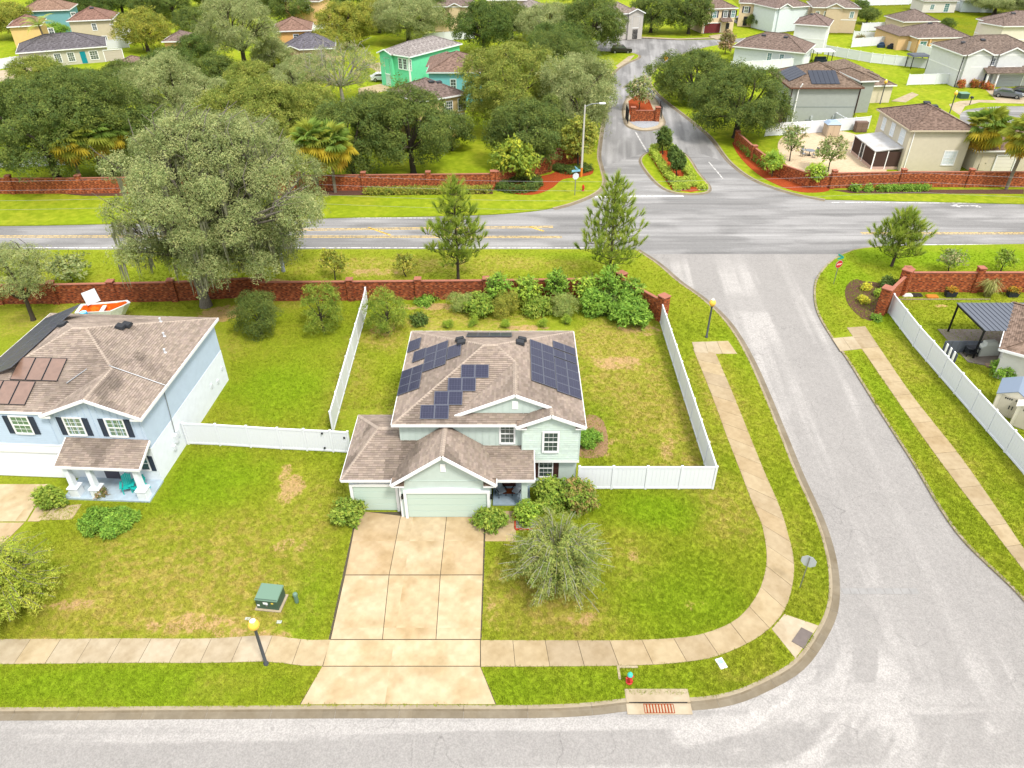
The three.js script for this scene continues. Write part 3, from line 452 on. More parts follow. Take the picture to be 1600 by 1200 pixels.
function archTrim(parent, F, cx, y0, w, h, t, rise, m, n0 = 0, n1 = 0.15) {   // wide arched surround above a door opening, legs down to the ground
  const N = 14, top = []; for (let i = 0; i <= N; i++) { const f = i / N; top.push([cx + w / 2 + t - f * (w + 2 * t), y0 + h + t * 0.8 + rise * (1 - (2 * f - 1) ** 2)]); }
  const q = new MB(); q.m = F; q.plate([[cx + w / 2, y0], [cx + w / 2 + t, y0], ...top, [cx - w / 2 - t, y0], [cx - w / 2, y0], [cx - w / 2, y0 + h], [cx + w / 2, y0 + h]], n0, n1); return mesh('door_surround', q, m, parent);
}
function coachLamp(parent, F, u, y) {
  const q = new MB(); q.m = F; q.cbox(u, y, 0.04, 0.1, 0.2, 0.06).lathe([[0.02, 0], [0.07, 0.03], [0.075, 0.22], [0.03, 0.3], [0.01, 0.36]], u, 0.16, 8, y - 0.08); return mesh('wall_lamp', q, M.iron, parent);
}
function roofVent(parent, m, at, turn, w = 0.55) {
  const q = new MB(); q.m = new THREE.Matrix4().makeRotationY(turn).setPosition(at.x, at.y, at.z);
  q.loft([[V(-w / 2, 0, 0.3), V(w / 2, 0, 0.3), V(w / 2, 0.1, -0.3), V(-w / 2, 0.1, -0.3)], [V(-w / 2 + 0.06, 0.16, 0.24), V(w / 2 - 0.06, 0.16, 0.24), V(w / 2 - 0.06, 0.26, -0.24), V(-w / 2 + 0.06, 0.26, -0.24)]], true); return mesh('roof_vent', q, m, parent);
}
// photovoltaic panel lying on a plane: origin o, axes u (across) and v (up the slope), size w x h
const pvCells = tex(256, 256, (x, y) => { const cx = (x * 6) % 1, cy = (y * 10) % 1, g = cx < 0.05 || cy < 0.05, f = fbm(x * 20, y * 20, 3); return g ? [0.3, 0.31, 0.38] : [0.14 + 0.04 * f, 0.145 + 0.04 * f, 0.21 + 0.05 * f]; }, true, 1, 1.6);
M.pv = new THREE.MeshPhysicalMaterial({ color: 0xffffff, map: pvCells, roughness: 0.3, specularIntensity: 0.35, clearcoat: 0.12, clearcoatRoughness: 0.08 });
M.pvBrown = new THREE.MeshPhysicalMaterial({ color: 0x7d6355, map: T.noise, roughness: 0.35, clearcoat: 0.15, clearcoatRoughness: 0.15 });
function solarPanel(parent, o, u, v, w, h, mat = M.pv, lift = 0.12) {
  const n = V().crossVectors(u, v).normalize(), m = new THREE.Matrix4().makeBasis(u, v, n).setPosition(o.clone().addScaledVector(n, lift));
  const fr = new MB(); fr.m = m; const b = 0.03; fr.box(0, w, 0, b, -0.04, 0.004).box(0, w, h - b, h, -0.04, 0.004).box(0, b, b, h - b, -0.04, 0.004).box(w - b, w, b, h - b, -0.04, 0.004);
  const s = mesh('solar_panel', fr, mat === M.pv ? std(0x5f626c, { roughness: 0.4, metalness: 0.4 }) : M.dark, parent);
  const g = new MB(); g.m = m; g.box(b, w - b, b, h - b, -0.03, 0); mesh('panel_glass', g, mat, s);
}
const earcut = (poly) => THREE.ShapeUtils.triangulateShape(poly.map((p) => new THREE.Vector2(p.x, -p.z)), []);
const slab3 = (mb, poly, t = 0.12) => { const k = earcut(poly); mb.face(poly, k); mb.face(poly.map((p) => V(p.x, p.y - t, p.z)), k.map(([a, b, c]) => [a, c, b])); for (let i = 0; i < poly.length; i++) { const a = poly[i], b = poly[(i + 1) % poly.length]; mb.face([V(a.x, a.y - t, a.z), V(b.x, b.y - t, b.z), b, a]); } };

// ================= the mint house =================
{
  const H = thing('two_storey_house', 'mint green two storey house with dark solar panels on its brown roof', 'house', -1.41, 0, -34.85);
  const r = rng(11), mint = 0xb9c7c0, wall = wallMat(mint), wall2 = wallMat(0xb7c6be), shM = std(0x8e8176, { vertexColors: true, roughness: 0.96, bumpMap: T.fineBump, bumpScale: 0.006 }), capM = std(0x998d82, { vertexColors: true, roughness: 0.96 }), deck = std(0x5c5048);
  const e = 5.4, X = 5.83, Z = -10.9, s = 0.42, hz = Z / 2, top = e + s * -hz, rl = -X - hz, rr = X + hz;
  const xg = 1.6, hg = e + s * (X - xg), zg = -0.6, zv = -(hg - e) / s, xb = 3.76, hb = e + s * (X - xb), bl = 1.7, zb = 0.25;
  // upper roof faces
  const right = [V(rr, top, hz), V(xg, hg, zv), V(xg, hg, zg), V(xb, hb, zg), V(xb, hb, zb), V(X, e, zb), V(X, e, Z)];
  const front = [V(-X, e, 0), V(bl, e, 0), V(bl + 0.75, e + s * 0.75, -0.75), V(xg - (hg - e - s * 0.75) / s, e + s * 0.75, -0.75), V(xg, hg, zv), V(rr, top, hz), V(rl, top, hz)];
  const left = [V(-X, e, Z), V(-X, e, 0), V(rl, top, hz)], back = [V(X, e, Z), V(-X, e, Z), V(rl, top, hz), V(rr, top, hz)];
  const gL = [V(xg - (hg - e + s * zg) / s, e - s * zg, zg), V(xg, hg, zg), V(xg, hg, zv)];
  const bayL = [V(bl, e, zb), V(xb, hb, zb), V(xb, hb, -0.75), V(bl + 0.75, e + s * 0.75, -0.75), V(bl, e, 0)];
  const faces = [right, front, left, back, gL, bayL];
  // lower roofs: small garage hip, garage gable, porch
  const gz = 2.05, ge = 2.8, gl = -8.85, gr0 = -5.45, gb = -4.35;   // hip over the single garage
  const hipS = 0.46, gm = (gz + gb) / 2, gt = ge + hipS * (gz - gm), gx = gl + 1.95;
  const gFront = [V(gl, ge, gz), V(-2.4, ge, gz), V(-2.4, gt, gm), V(gx, gt, gm)], gLeft = [V(gl, ge, gb), V(gl, ge, gz), V(gx, gt, gm)], gBack = [V(-5.5, ge, gb), V(gl, ge, gb), V(gx, gt, gm), V(-5.5, gt, gm)];
  const dc = -2.64, dw = 3.1, de = 2.95, dt = 5.17, dz = 2.65;   // double garage gable
  const dL = [V(dc - dw, de, dz), V(dc, dt, dz), V(dc, dt, -0.3), V(dc - dw, de, -0.3)], dR = [V(dc, dt, dz), V(dc + dw, de, dz), V(dc + dw, de, -0.3), V(dc, dt, -0.3)];
  const porch = [V(dc + 1, 2.8, 2.05), V(2.75, 2.8, 2.05), V(2.75, 3.18, 0.35), V(1.95, 3.4, -0.35), V(dc + 1, 3.5, -0.35)];
  const under = new MB(); for (const f of [...faces, gFront, gLeft, gBack, dL, dR]) slab3(under, f, 0.1); slab3(under, [porch[0], porch[1], V(2.75, 3.5, -0.35), V(dc + 1, 3.5, -0.35)], 0.1);
  const roof = mesh('roof', under, deck, H);
  const sh = new MB(); faces.forEach((f, i) => shingleFace(sh, f, r, { stain: algae(i * 3, i === 1 ? 0.3 : 0.2) })); for (const f of [gFront, gLeft, gBack, dL, dR]) shingleFace(sh, f, r, { stain: algae(31, 0.42) });
  shingleFace(sh, [porch[0], porch[1], V(2.75, 3.5, -0.35), V(dc + 1, 3.5, -0.35)], r, { stain: algae(47, 0.4) });
  mesh('shingles', sh, shM, roof).userData.kind = 'stuff';
  const cap = new MB(); for (const [a, b] of [[V(-X, e, 0), V(rl, top, hz)], [V(-X, e, Z), V(rl, top, hz)], [V(X, e, Z), V(rr, top, hz)], [V(xg, hg, zv), V(rr, top, hz)], [V(xg, hg, zg), V(xg, hg, zv)], [V(rl, top, hz), V(rr, top, hz)], [V(xb, hb, zb), V(xb, hb, zg)], [V(gl, ge, gz), V(gx, gt, gm)], [V(gl, ge, gb), V(gx, gt, gm)], [V(gx, gt, gm), V(-5.6, gt, gm)], [V(dc, dt, dz), V(dc, dt, -0.3)]]) capLine(cap, a, b, r);
  mesh('ridge_caps', cap, capM, roof);
  // white fascias, gutters and rakes
  const rk = (a, b, d = 0.16) => { const m = new MB(); m.bar(V(a.x, a.y - 0.06, a.z), V(b.x, b.y - 0.06, b.z), 0.06, d); mesh('fascia', m, M.trim, roof); };
  rk(V(-X - 0.03, e, 0.03), V(bl, e, 0.03)); rk(V(-X - 0.03, e, 0), V(-X - 0.03, e, Z)); rk(V(X + 0.03, e, zb), V(X + 0.03, e, Z)); rk(V(-X, e, Z - 0.03), V(X, e, Z - 0.03));
  rk(V(bl - 0.05, e, zb + 0.03), V(xb, hb, zb + 0.03), 0.2); rk(V(xb, hb, zb + 0.03), V(X + 0.05, e, zb + 0.03), 0.2); rk(V(bl - 0.06, e - 0.05, zb), V(bl - 0.06, e - 0.05, -0.1));
  rk(V(gL[0].x - 0.02, gL[0].y, zg + 0.03), V(xg, hg, zg + 0.03), 0.2); rk(V(xg, hg, zg + 0.03), V(xb, hb, zg + 0.03), 0.2);
  rk(V(gl, ge, gz + 0.03), V(dc - dw, ge, gz + 0.03)); rk(V(gl - 0.03, ge, gz), V(gl - 0.03, ge, gb)); rk(V(dc - dw - 0.03, de, dz + 0.03), V(dc, dt, dz + 0.03), 0.2); rk(V(dc, dt, dz + 0.03), V(dc + dw + 0.03, de, dz + 0.03), 0.2);
  rk(V(dc - dw - 0.04, de, dz), V(dc - dw - 0.04, de, 2.1)); rk(V(dc + dw + 0.04, de, dz), V(dc + dw + 0.04, de, 2.1)); rk(V(dc + dw + 0.05, 2.8, 2.08), V(2.78, 2.8, 2.08), 0.18); rk(V(2.78, 2.8, 2.05), V(2.78, 3.5, -0.35), 0.14);
  // shingled eave returns under the gables
  for (const [x, w, y, z] of [[dc - dw, 0.75, de - 0.02, dz], [dc + dw - 0.75, 0.75, de - 0.02, dz], [bl, 0.6, e - 0.02, zb], [X - 0.6, 0.6, e - 0.02, zb]]) { const ret = new MB(), p = [V(x, y - 0.1, z - 0.02), V(x + w, y - 0.1, z - 0.02), V(x + w, y + 0.22, z - 0.42), V(x, y + 0.22, z - 0.42)]; slab3(ret, p, 0.05); mesh('eave_return', ret, roofMat(0x8a7767), roof); const rt = new MB(); rt.box(x, x + w, y - 0.18, y - 0.1, z - 0.03, z + 0.015); mesh('return_trim', rt, M.trim, roof); }
  // walls
  const wu = new MB().box(-X + 0.35, X - 0.35, 0, e - 0.06, Z + 0.35, -0.35); const W = mesh('wall', wu, wall, H);
  mesh('bay_wall', new MB().box(2.02, X - 0.28, 2.5, e - 0.1, -0.34, -0.02).plate([[2.02, e - 0.1], [X - 0.28, e - 0.1], [xb + 0.0, hb - 0.12]], -0.34, -0.02), wall, H);
  const ws = new MB(); shingleFace(ws, [V(2.06, 2.62, -0.016), V(X - 0.32, 2.62, -0.016), V(X - 0.32, e - 0.12, -0.016), V(xb, hb - 0.13, -0.016), V(2.06, e - 0.12, -0.016)], r, { course: 0.17, wmin: 0.2, wvar: 0.06, lift: 0.034, lo: 0.95, hi: 0.06 });
  mesh('shingle_siding', ws, std(0xbccbc3, { vertexColors: true, roughness: 0.85 }), H).userData.kind = 'stuff';
  mesh('corner_board', new MB().box(2.0, 2.08, 2.52, e - 0.1, -0.03, 0.02), wall2, H); mesh('corner_board', new MB().box(X - 0.34, X - 0.25, 2.52, e - 0.1, -0.03, 0.02), wall2, H); mesh('band_board', new MB().box(1.98, X - 0.24, 2.42, 2.6, -0.36, 0.03), M.trim, H);
  const gw = new MB().plate([[xg - 3.5, e + 0.25], [xb + 0.2, e + 0.25], [xb + 0.2, hb - 0.12], [xg, hg - 0.1]], -0.95, -0.75); mesh('gable_wall', gw, wall, H); mesh('gable_vent', new MB().rbox(xg - 0.18, xg + 0.18, 6.05, 6.62, -0.76, -0.7, 0.02), M.white, H);
  const batten = new MB().box(-0.025, 0.025, 3.5, e - 0.1, -0.352, -0.325).geo(); for (let x = -5.3; x < 1.95; x += 0.41) if (!(x > 0.55 && x < 2)) mesh('batten', batten, wall2, W).position.x = x;
  const batG = (x) => { const hh = hg - 0.16 - s * Math.abs(x - xg); if (hh > 5.85) mesh('batten', new MB().box(x - 0.02, x + 0.02, 5.7, hh, -0.755, -0.73), wall2, W); }; for (let x = -1.6; x < 3.6; x += 0.41) if (Math.abs(x - xg) > 0.2) batG(x);
  mesh('garage_wall', new MB().box(gl + 0.35, -5.4, 0, ge - 0.05, gb + 0.3, gz - 0.32), wall, H);
  mesh('garage_wall', new MB().box(dc - dw + 0.38, dc + dw - 0.35, 0, de - 0.02, -0.36, dz - 0.32).plate([[dc - dw + 0.38, de - 0.02], [dc + dw - 0.35, de - 0.02], [dc, dt - 0.2]], dz - 0.5, dz - 0.32), wall, H);
  mesh('gable_vent', new MB().rbox(dc - 0.16, dc + 0.16, 3.75, 4.35, dz - 0.33, dz - 0.27, 0.02), M.white, H);
  mesh('band_board', new MB().box(dc - dw + 0.39, dc + dw - 0.36, 2.98, 3.04, dz - 0.33, dz - 0.3), wall2, H); mesh('corner_board', new MB().box(dc - dw + 0.36, dc - dw + 0.46, 0, de - 0.05, dz - 0.34, dz - 0.3), M.trim, H);
  const F1 = frameOf(0, 0, gz - 0.32, 0), F2 = frameOf(0, 0, dz - 0.32, 0), doorM = std(0xb2c3b8, { roughness: 0.6 });
  garageDoor(H, F1, -7.0, 0.05, 2.6, 2.05, doorM); archTrim(H, F1, -7.0, 0.02, 2.6, 2.08, 0.17, 0.12, M.trim);
  garageDoor(H, F2, -2.52, 0.05, 4.85, 2.05, doorM); archTrim(H, F2, -2.52, 0.02, 4.85, 2.08, 0.17, 0.2, M.trim); coachLamp(H, F2, -5.2, 1.75); coachLamp(H, F2, 0.16, 1.75);
  // windows
  windowIn(H, frameOf(0, 0, -0.35, 0), 1.12, 3.75, 0.78, 1.4, { cols: 3, rows: 4, trim: 0.11, sash: true, bar: 0.014 }); windowIn(H, frameOf(0, 0, 0.045, 0), 3.78, 3.4, 0.8, 1.42, { cols: 3, rows: 4, trim: 0.13, sash: true, bar: 0.014 });
  const shut = std(0x3f2724, { roughness: 0.6 }); windowIn(H, frameOf(0, 0, -0.35, 0), 3.55, 0.95, 0.8, 1.4, { cols: 3, rows: 4, trim: 0.07, sash: true, shutter: shut, sw: 0.34, bar: 0.014 });
  // porch: floor, post, dark door
  mesh('porch_floor', new MB().rbox(0.2, 2.55, 0.0, 0.12, -0.36, 1.35, 0.02), std(0x8ea3b8, { map: T.stain, roughness: 0.7 }), H); mesh('porch_post', new MB().rbox(1.98, 2.36, 0, 2.72, 1.45, 1.83, 0.03).rbox(1.93, 2.41, 2.45, 2.56, 1.4, 1.88, 0.02).rbox(1.93, 2.41, 0, 0.25, 1.4, 1.88, 0.02), wall2, H);
  const dr = mesh('door', new MB().box(0.75, 1.7, 0.13, 2.2, -0.352, -0.3), std(0x4a2620, { roughness: 0.5 }), H); mesh('handle', new MB().cbox(1.6, 1.1, -0.28, 0.04, 0.16, 0.05), M.steel, dr);
  // roof fittings
  roofVent(H, M.dark, V(-1.95, e + s * (X - 1.95) + 0.03, -6.6), -Math.PI / 2); roofVent(H, M.dark, V(1.95, e + s * (X - 1.95) + 0.03, -6.6), Math.PI / 2); roofVent(H, M.dark, V(-2.1, e + s * (X - 2.1) + 0.03, -7.1), -Math.PI / 2, 0.4); roofVent(H, M.dark, V(2.1, e + s * (X - 2.1) + 0.03, -7.1), Math.PI / 2, 0.4);
  const sl = Math.hypot(1, s), uF = V(1, 0, 0), vF = V(0, s, -1).normalize(), onF = (x, d) => V(x, e, 0).addScaledVector(vF, d);   // d metres up the slope
  for (let p = 0; p < 4; p++) for (const k of [0, 1]) solarPanel(H, onF(-4.15 + p * 0.79 + k * 0.87, 0.35 + p * 0.985), uF, vF, 0.855, 0.97);
  const uR = V(0, 0, -1), vR = V(-1, s, 0).normalize(), onR = (z, d) => V(X, e, 0).addScaledVector(uR, z).addScaledVector(vR, d);
  for (let k = 0; k < 5; k++) for (let j = 0; j < 2; j++) solarPanel(H, onR(2.62 + k * 0.97, 1.82 + j * 0.86), uR, vR, 0.955, 0.845);
  for (let k = 0; k < 4; k++) for (let j = 0; j < 2; j++) solarPanel(H, onR(2.42 + k * 0.97, 0.08 + j * 0.86), uR, vR, 0.955, 0.845);
  for (const z of [6.42, 7.48]) for (let j = 0; j < 2; j++) solarPanel(H, onR(z, 0.1 + j * 0.86), uR, vR, 0.9, 0.845);
  const uL = V(0, 0, 1), vL = V(1, s, 0).normalize(), onL = (z, d) => V(-X, e, -z).addScaledVector(vL, d);
  for (let k = 0; k < 3; k++) for (let j = 0; j < 2; j++) { solarPanel(H, onL(7.5 - k * 0.97, 1.6 + j * 0.83), uL, vL, 0.955, 0.815); solarPanel(H, onL(5.6 - k * 0.92, 0.0 + j * 0.79), uL, vL, 0.905, 0.775); }
  for (const [z, d, w, q] of [[9.3, 0.05, 1.4, 0.95], [7.6, 0.64, 1.3, 0.93], [6.55, 3.3, 1.5, 0.98]]) solarPanel(H, onL(z, d), uL, vL, w, q);
  const uB = V(-1, 0, 0), vB = V(0, s, 1).normalize(); for (let k = 0; k < 4; k++) solarPanel(H, V(1.4, e, Z).addScaledVector(uB, k * 0.78).addScaledVector(vB, 1.46), uB, vB, 0.77, 1.7, M.pv, 0.14);
}
// ================= the pale blue house =================
{
  const H = thing('two_storey_house', 'pale blue two storey house with brown panels on its roof and porch', 'house', -28.95, 0, -36.05, -0.055);
  const r = rng(23), blue = 0xb6c6d6, wall = wallMat(blue), low = wallMat(0xdfe5ea), wall2 = wallMat(0xb3c4d5), shM = std(0x92857a, { vertexColors: true, roughness: 0.96 }), deck = std(0x5c5048), capM = std(0x9c9085, { vertexColors: true, roughness: 0.96 });
  const e = 5.4, X = 6.4, Z = -12, s = 0.42, hz = Z / 2, top = e + s * -hz, rl = -X - hz, rr = X + hz, gwd = 3.15, xg = X - gwd, hg = e + s * gwd, zv = -gwd, zf = 0.3;
  const right = [V(rr, top, hz), V(xg, hg, zv), V(xg, hg, zf), V(X, e, zf), V(X, e, Z)], front = [V(-X, e, 0), V(xg - gwd, e, 0), V(xg, hg, zv), V(rr, top, hz), V(rl, top, hz)], left = [V(-X, e, Z), V(-X, e, 0), V(rl, top, hz)], back = [V(X, e, Z), V(-X, e, Z), V(rl, top, hz), V(rr, top, hz)];
  const gL = [V(xg - gwd, e, zf), V(xg, hg, zf), V(xg, hg, zv), V(xg - gwd, e, 0)];
  const porch = [V(0.9, 2.7, 1.85), V(6.25, 2.7, 1.85), V(6.25, 3.5, -0.02), V(0.9, 3.5, -0.02)];
  const under = new MB(); for (const f of [right, front, left, back, gL, porch]) slab3(under, f, 0.1); const roof = mesh('roof', under, deck, H);
  const sh = new MB(); [right, front, left, back, gL].forEach((f, i) => shingleFace(sh, f, r, { stain: algae(60 + i * 5, i === 0 ? 0.42 : 0.25) })); shingleFace(sh, porch, r, { stain: algae(90, 0.35) }); mesh('shingles', sh, shM, roof).userData.kind = 'stuff';
  const cap = new MB(); for (const [a, b] of [[V(-X, e, 0), V(rl, top, hz)], [V(-X, e, Z), V(rl, top, hz)], [V(X, e, Z), V(rr, top, hz)], [V(xg, hg, zv), V(rr, top, hz)], [V(xg, hg, zf), V(xg, hg, zv)], [V(rl, top, hz), V(rr, top, hz)]]) capLine(cap, a, b, r); mesh('ridge_caps', cap, capM, roof);
  const rk = (a, b, d = 0.16) => mesh('fascia', new MB().bar(V(a.x, a.y - 0.06, a.z), V(b.x, b.y - 0.06, b.z), 0.06, d), M.trim, roof);
  rk(V(-X, e, 0.03), V(xg - gwd, e, 0.03)); rk(V(X + 0.03, e, zf), V(X + 0.03, e, Z), 0.2); rk(V(-X - 0.03, e, 0), V(-X - 0.03, e, Z)); rk(V(xg - gwd - 0.05, e, zf + 0.03), V(xg, hg, zf + 0.03), 0.2); rk(V(xg, hg, zf + 0.03), V(X + 0.05, e, zf + 0.03), 0.2);
  rk(V(0.87, 2.7, 1.88), V(6.28, 2.7, 1.88), 0.18); rk(V(6.28, 2.7, 1.85), V(6.28, 3.5, 0), 0.16); rk(V(0.87, 2.7, 1.85), V(0.87, 3.5, 0), 0.16); rk(V(X - 0.7, e - 0.06, zf), V(X + 0.05, e - 0.06, zf), 0.14); rk(V(xg - gwd - 0.05, e - 0.06, zf), V(xg - gwd + 0.6, e - 0.06, zf), 0.14);
  const W = mesh('wall', new MB().box(-X + 0.3, X - 0.3, 2.75, e - 0.05, Z + 0.3, -0.05).plate([[xg - gwd + 0.35, e - 0.05], [X - 0.3, e - 0.05], [xg, hg - 0.17]], -0.3, -0.05), wall, H);
  mesh('ground_floor_wall', new MB().box(-X + 0.28, X - 0.28, 0, 2.75, Z + 0.28, -0.03), low, H); mesh('band_board', new MB().box(-X + 0.26, X - 0.26, 2.7, 2.82, -0.06, 0.0), M.trim, H);
  for (let k = 0; k < 17; k++) { const y = 2.86 + k * 0.15; mesh('lap_board', new MB().face([V(-X + 0.3, y, -0.022), V(0.2, y, -0.022), V(0.2, y + 0.15, -0.042), V(-X + 0.3, y + 0.15, -0.042)]).face([V(-X + 0.3, y, -0.05), V(0.2, y, -0.05), V(0.2, y, -0.022), V(-X + 0.3, y, -0.022)]), wall2, W); }
  for (let x = 0.2; x < X - 0.3; x += 0.41) mesh('batten', new MB().box(x - 0.025, x + 0.025, 3.5, Math.max(e - 0.1, hg - 0.2 - s * Math.abs(x - xg)), -0.052, -0.022), wall2, W);
  const fr = frameOf(0, 0, -0.05, 0), shut = std(0x2d3644, { roughness: 0.6 }), gl = new THREE.MeshPhysicalMaterial({ color: 0x5f7a62, roughness: 0.1, clearcoat: 1, clearcoatRoughness: 0.05 });
  for (const x of [1.75, 4.4]) windowIn(H, fr, x, 3.75, 1.05, 1.25, { cols: 3, rows: 4, trim: 0.1, glass: gl, sash: true, shutter: shut, bar: 0.015 }); windowIn(H, frameOf(0, 0, -0.012, 0), -1.65, 3.75, 1.05, 1.25, { cols: 3, rows: 4, trim: 0.1, glass: gl, sash: true, shutter: shut, bar: 0.015 });
  // porch
  mesh('porch_floor', new MB().rbox(0.6, 6.2, 0, 0.14, -0.04, 1.95, 0.02), std(0xa9bccd, { map: T.stain, roughness: 0.7 }), H);
  for (const x of [1.35, 2.75, 5.75]) { const p = mesh('porch_post', new MB().loft([[V(x - 0.17, 0.8, 1.72), V(x + 0.17, 0.8, 1.72), V(x + 0.17, 0.8, 1.38), V(x - 0.17, 0.8, 1.38)], [V(x - 0.15, 2.6, 1.7), V(x + 0.15, 2.6, 1.7), V(x + 0.15, 2.6, 1.4), V(x - 0.15, 2.6, 1.4)]], true), low, H); mesh('post_base', new MB().rbox(x - 0.3, x + 0.3, 0.14, 0.78, 1.25, 1.85, 0.02).rbox(x - 0.35, x + 0.35, 0.78, 0.86, 1.2, 1.9, 0.02), low, p); }
  const dr = mesh('door', new MB().box(2.45, 3.4, 0.15, 2.25, -0.03, 0.02), std(0x53505a, { roughness: 0.5 }), H); mesh('handle', new MB().cbox(3.3, 1.1, 0.05, 0.04, 0.16, 0.05), M.steel, dr);
  windowIn(H, frameOf(0, 0, -0.03, 0), 5.05, 1.0, 1.1, 1.1, { cols: 2, rows: 2, trim: 0.1, shutter: shut, sw: 0.3 });
  garageDoor(H, frameOf(0, 0, -0.03, 0), -2.4, 0.04, 4.9, 2.15, std(0xe2e6ea, { roughness: 0.6 })); archTrim(H, frameOf(0, 0, -0.03, 0), -2.4, 0.02, 4.9, 2.2, 0.15, 0.02, M.trim);
  // electrical boxes and conduit on the right wall
  const R = frameOf(X - 0.28, 0, 0, Math.PI / 2); const bx = (u, y, w, h, d) => { const q = new MB(); q.m = R; q.box(u, u + w, y, y + h, 0, d); mesh('utility_box', q, std(0xc9ced2, { roughness: 0.5 }), H); };
  bx(2.6, 1.1, 0.35, 0.6, 0.16); bx(3.0, 1.3, 0.28, 0.5, 0.14); bx(2.2, 0.8, 0.25, 0.35, 0.14); bx(8.9, 1.2, 0.2, 0.3, 0.1); bx(9.9, 0.9, 0.25, 0.25, 0.1); bx(11.0, 1.4, 0.18, 0.25, 0.1);
  mesh('conduit', new MB().tube([V(X + 0.07, e, -3.2), V(X - 0.24, 4.9, -3.2), V(X - 0.24, 1.8, -2.9)], 0.03, 6), M.steel, H);
  mesh('conduit', new MB().tube([V(X, e + 0.06, -3.2), V(xg, hg + 0.08, -3.2), V(xg - 0.8, hg + 0.1, -3.7), V(xg - 1.3, hg + 0.05, -3.5), V(xg - 1.9, e + s * 2.5 + 0.1, -2.5), V(xg - 2.4, e + s * 1.9 + 0.12, -1.9)], 0.035, 6), M.steel, H);
  roofVent(H, M.dark, V(2.2, e + s * (X - 2.2) + 0.03, -7.6), Math.PI / 2, 0.6); roofVent(H, M.dark, V(2.0, e + s * (X - 2.0) + 0.03, -7.2), Math.PI / 2, 0.6);
  for (const [x, z] of [[3.6, -9.3], [5.1, -6.3], [4.4, -7.9]]) mesh('vent_pipe', new MB().lathe([[0.13, 0], [0.06, 0.06], [0.06, 0.25], [0.08, 0.26], [0.08, 0.3]], x, z, 10, e + s * (X - x)), std(0xb9bcc0, { roughness: 0.5 }), H);
  const uF = V(1, 0, 0), vF = V(0, s, -1).normalize(); const on = (x, d) => V(x, e, 0).addScaledVector(vF, d);
  for (let k = 0; k < 3; k++) solarPanel(H, on(-2.9 + k * 1.04, 2.25), uF, vF, 1.0, 1.72, M.pvBrown); for (let k = 0; k < 4; k++) solarPanel(H, on(-5.3 + k * 1.04, 0.45), uF, vF, 1.0, 1.72, M.pvBrown);
  const uL = V(0, 0, 1), vL = V(1, s, 0).normalize(); for (let k = 0; k < 8; k++) for (let j = 0; j < 2; j++) solarPanel(H, V(-X, e, -10.6).addScaledVector(uL, k * 1.04).addScaledVector(vL, 0.6 + j * 1.74 + (k > 5 ? 0 : 0)), uL, vL, 1.0, 1.7, k + j * 2 > 9 ? M.pvBrown : M.pv, 0.16);
  roofVent(H, M.dark, V(-2.2, e + s * (X - 2.2) + 0.03, -7.4), -Math.PI / 2, 0.6);
}
// ================= plants =================
const leafMat = (c, o = {}) => new THREE.MeshPhysicalMaterial({ color: c, roughness: 0.75, transmission: 0.45, thickness: 0, specularIntensity: 0.12, ...o });
M.leaf = leafMat(0xffffff);
// a twig's worth of small leaves around the origin, facing mostly up
function twig(seed, n, size, spread, narrow = 0.45, droop = 0.2) {
  const r = rng(seed), mb = new MB();
  for (let i = 0; i < n; i++) {
    const a = r() * 6.283, d = spread * Math.sqrt(r()), y = (r() - 0.5) * spread * 0.9, o = V(Math.cos(a) * d, y, Math.sin(a) * d), l = size * (0.7 + 0.6 * r()), w = l * narrow;
    const dir = V(Math.cos(a + (r() - 0.5) * 2.4), -droop + (r() - 0.35) * 1.1, Math.sin(a + (r() - 0.5) * 2.4)).normalize(), up = V((r() - 0.5) * 1.4, 1, (r() - 0.5) * 1.4), s = V().crossVectors(dir, up).normalize();
    const m = o.clone().addScaledVector(dir, l * 0.45), nn = V().crossVectors(s, dir).normalize().multiplyScalar(l * 0.08);
    const t = 0.8 + 0.4 * r(); mb.color = [t * (0.9 + 0.2 * r()), t, t * 0.9];
    const p = o, q = m.clone().addScaledVector(s, w / 2).add(nn), e = o.clone().addScaledVector(dir, l), f = m.clone().addScaledVector(s, -w / 2).add(nn);
    mb.face([p, q, e]); mb.face([p, e, f]);
  }
  return mb.geo();
}
M.leaf.vertexColors = true;
const TW = { oak: [twig(1, 24, 0.22, 0.42), twig(2, 24, 0.22, 0.42)], fine: [twig(3, 26, 0.19, 0.42, 0.38, 0.3), twig(4, 26, 0.19, 0.42, 0.38, 0.3)], broad: [twig(5, 11, 0.42, 0.4, 0.5), twig(6, 11, 0.42, 0.4, 0.5)], willow: [twig(7, 16, 0.34, 0.34, 0.2, 0.7), twig(8, 16, 0.34, 0.34, 0.2, 0.7)] };
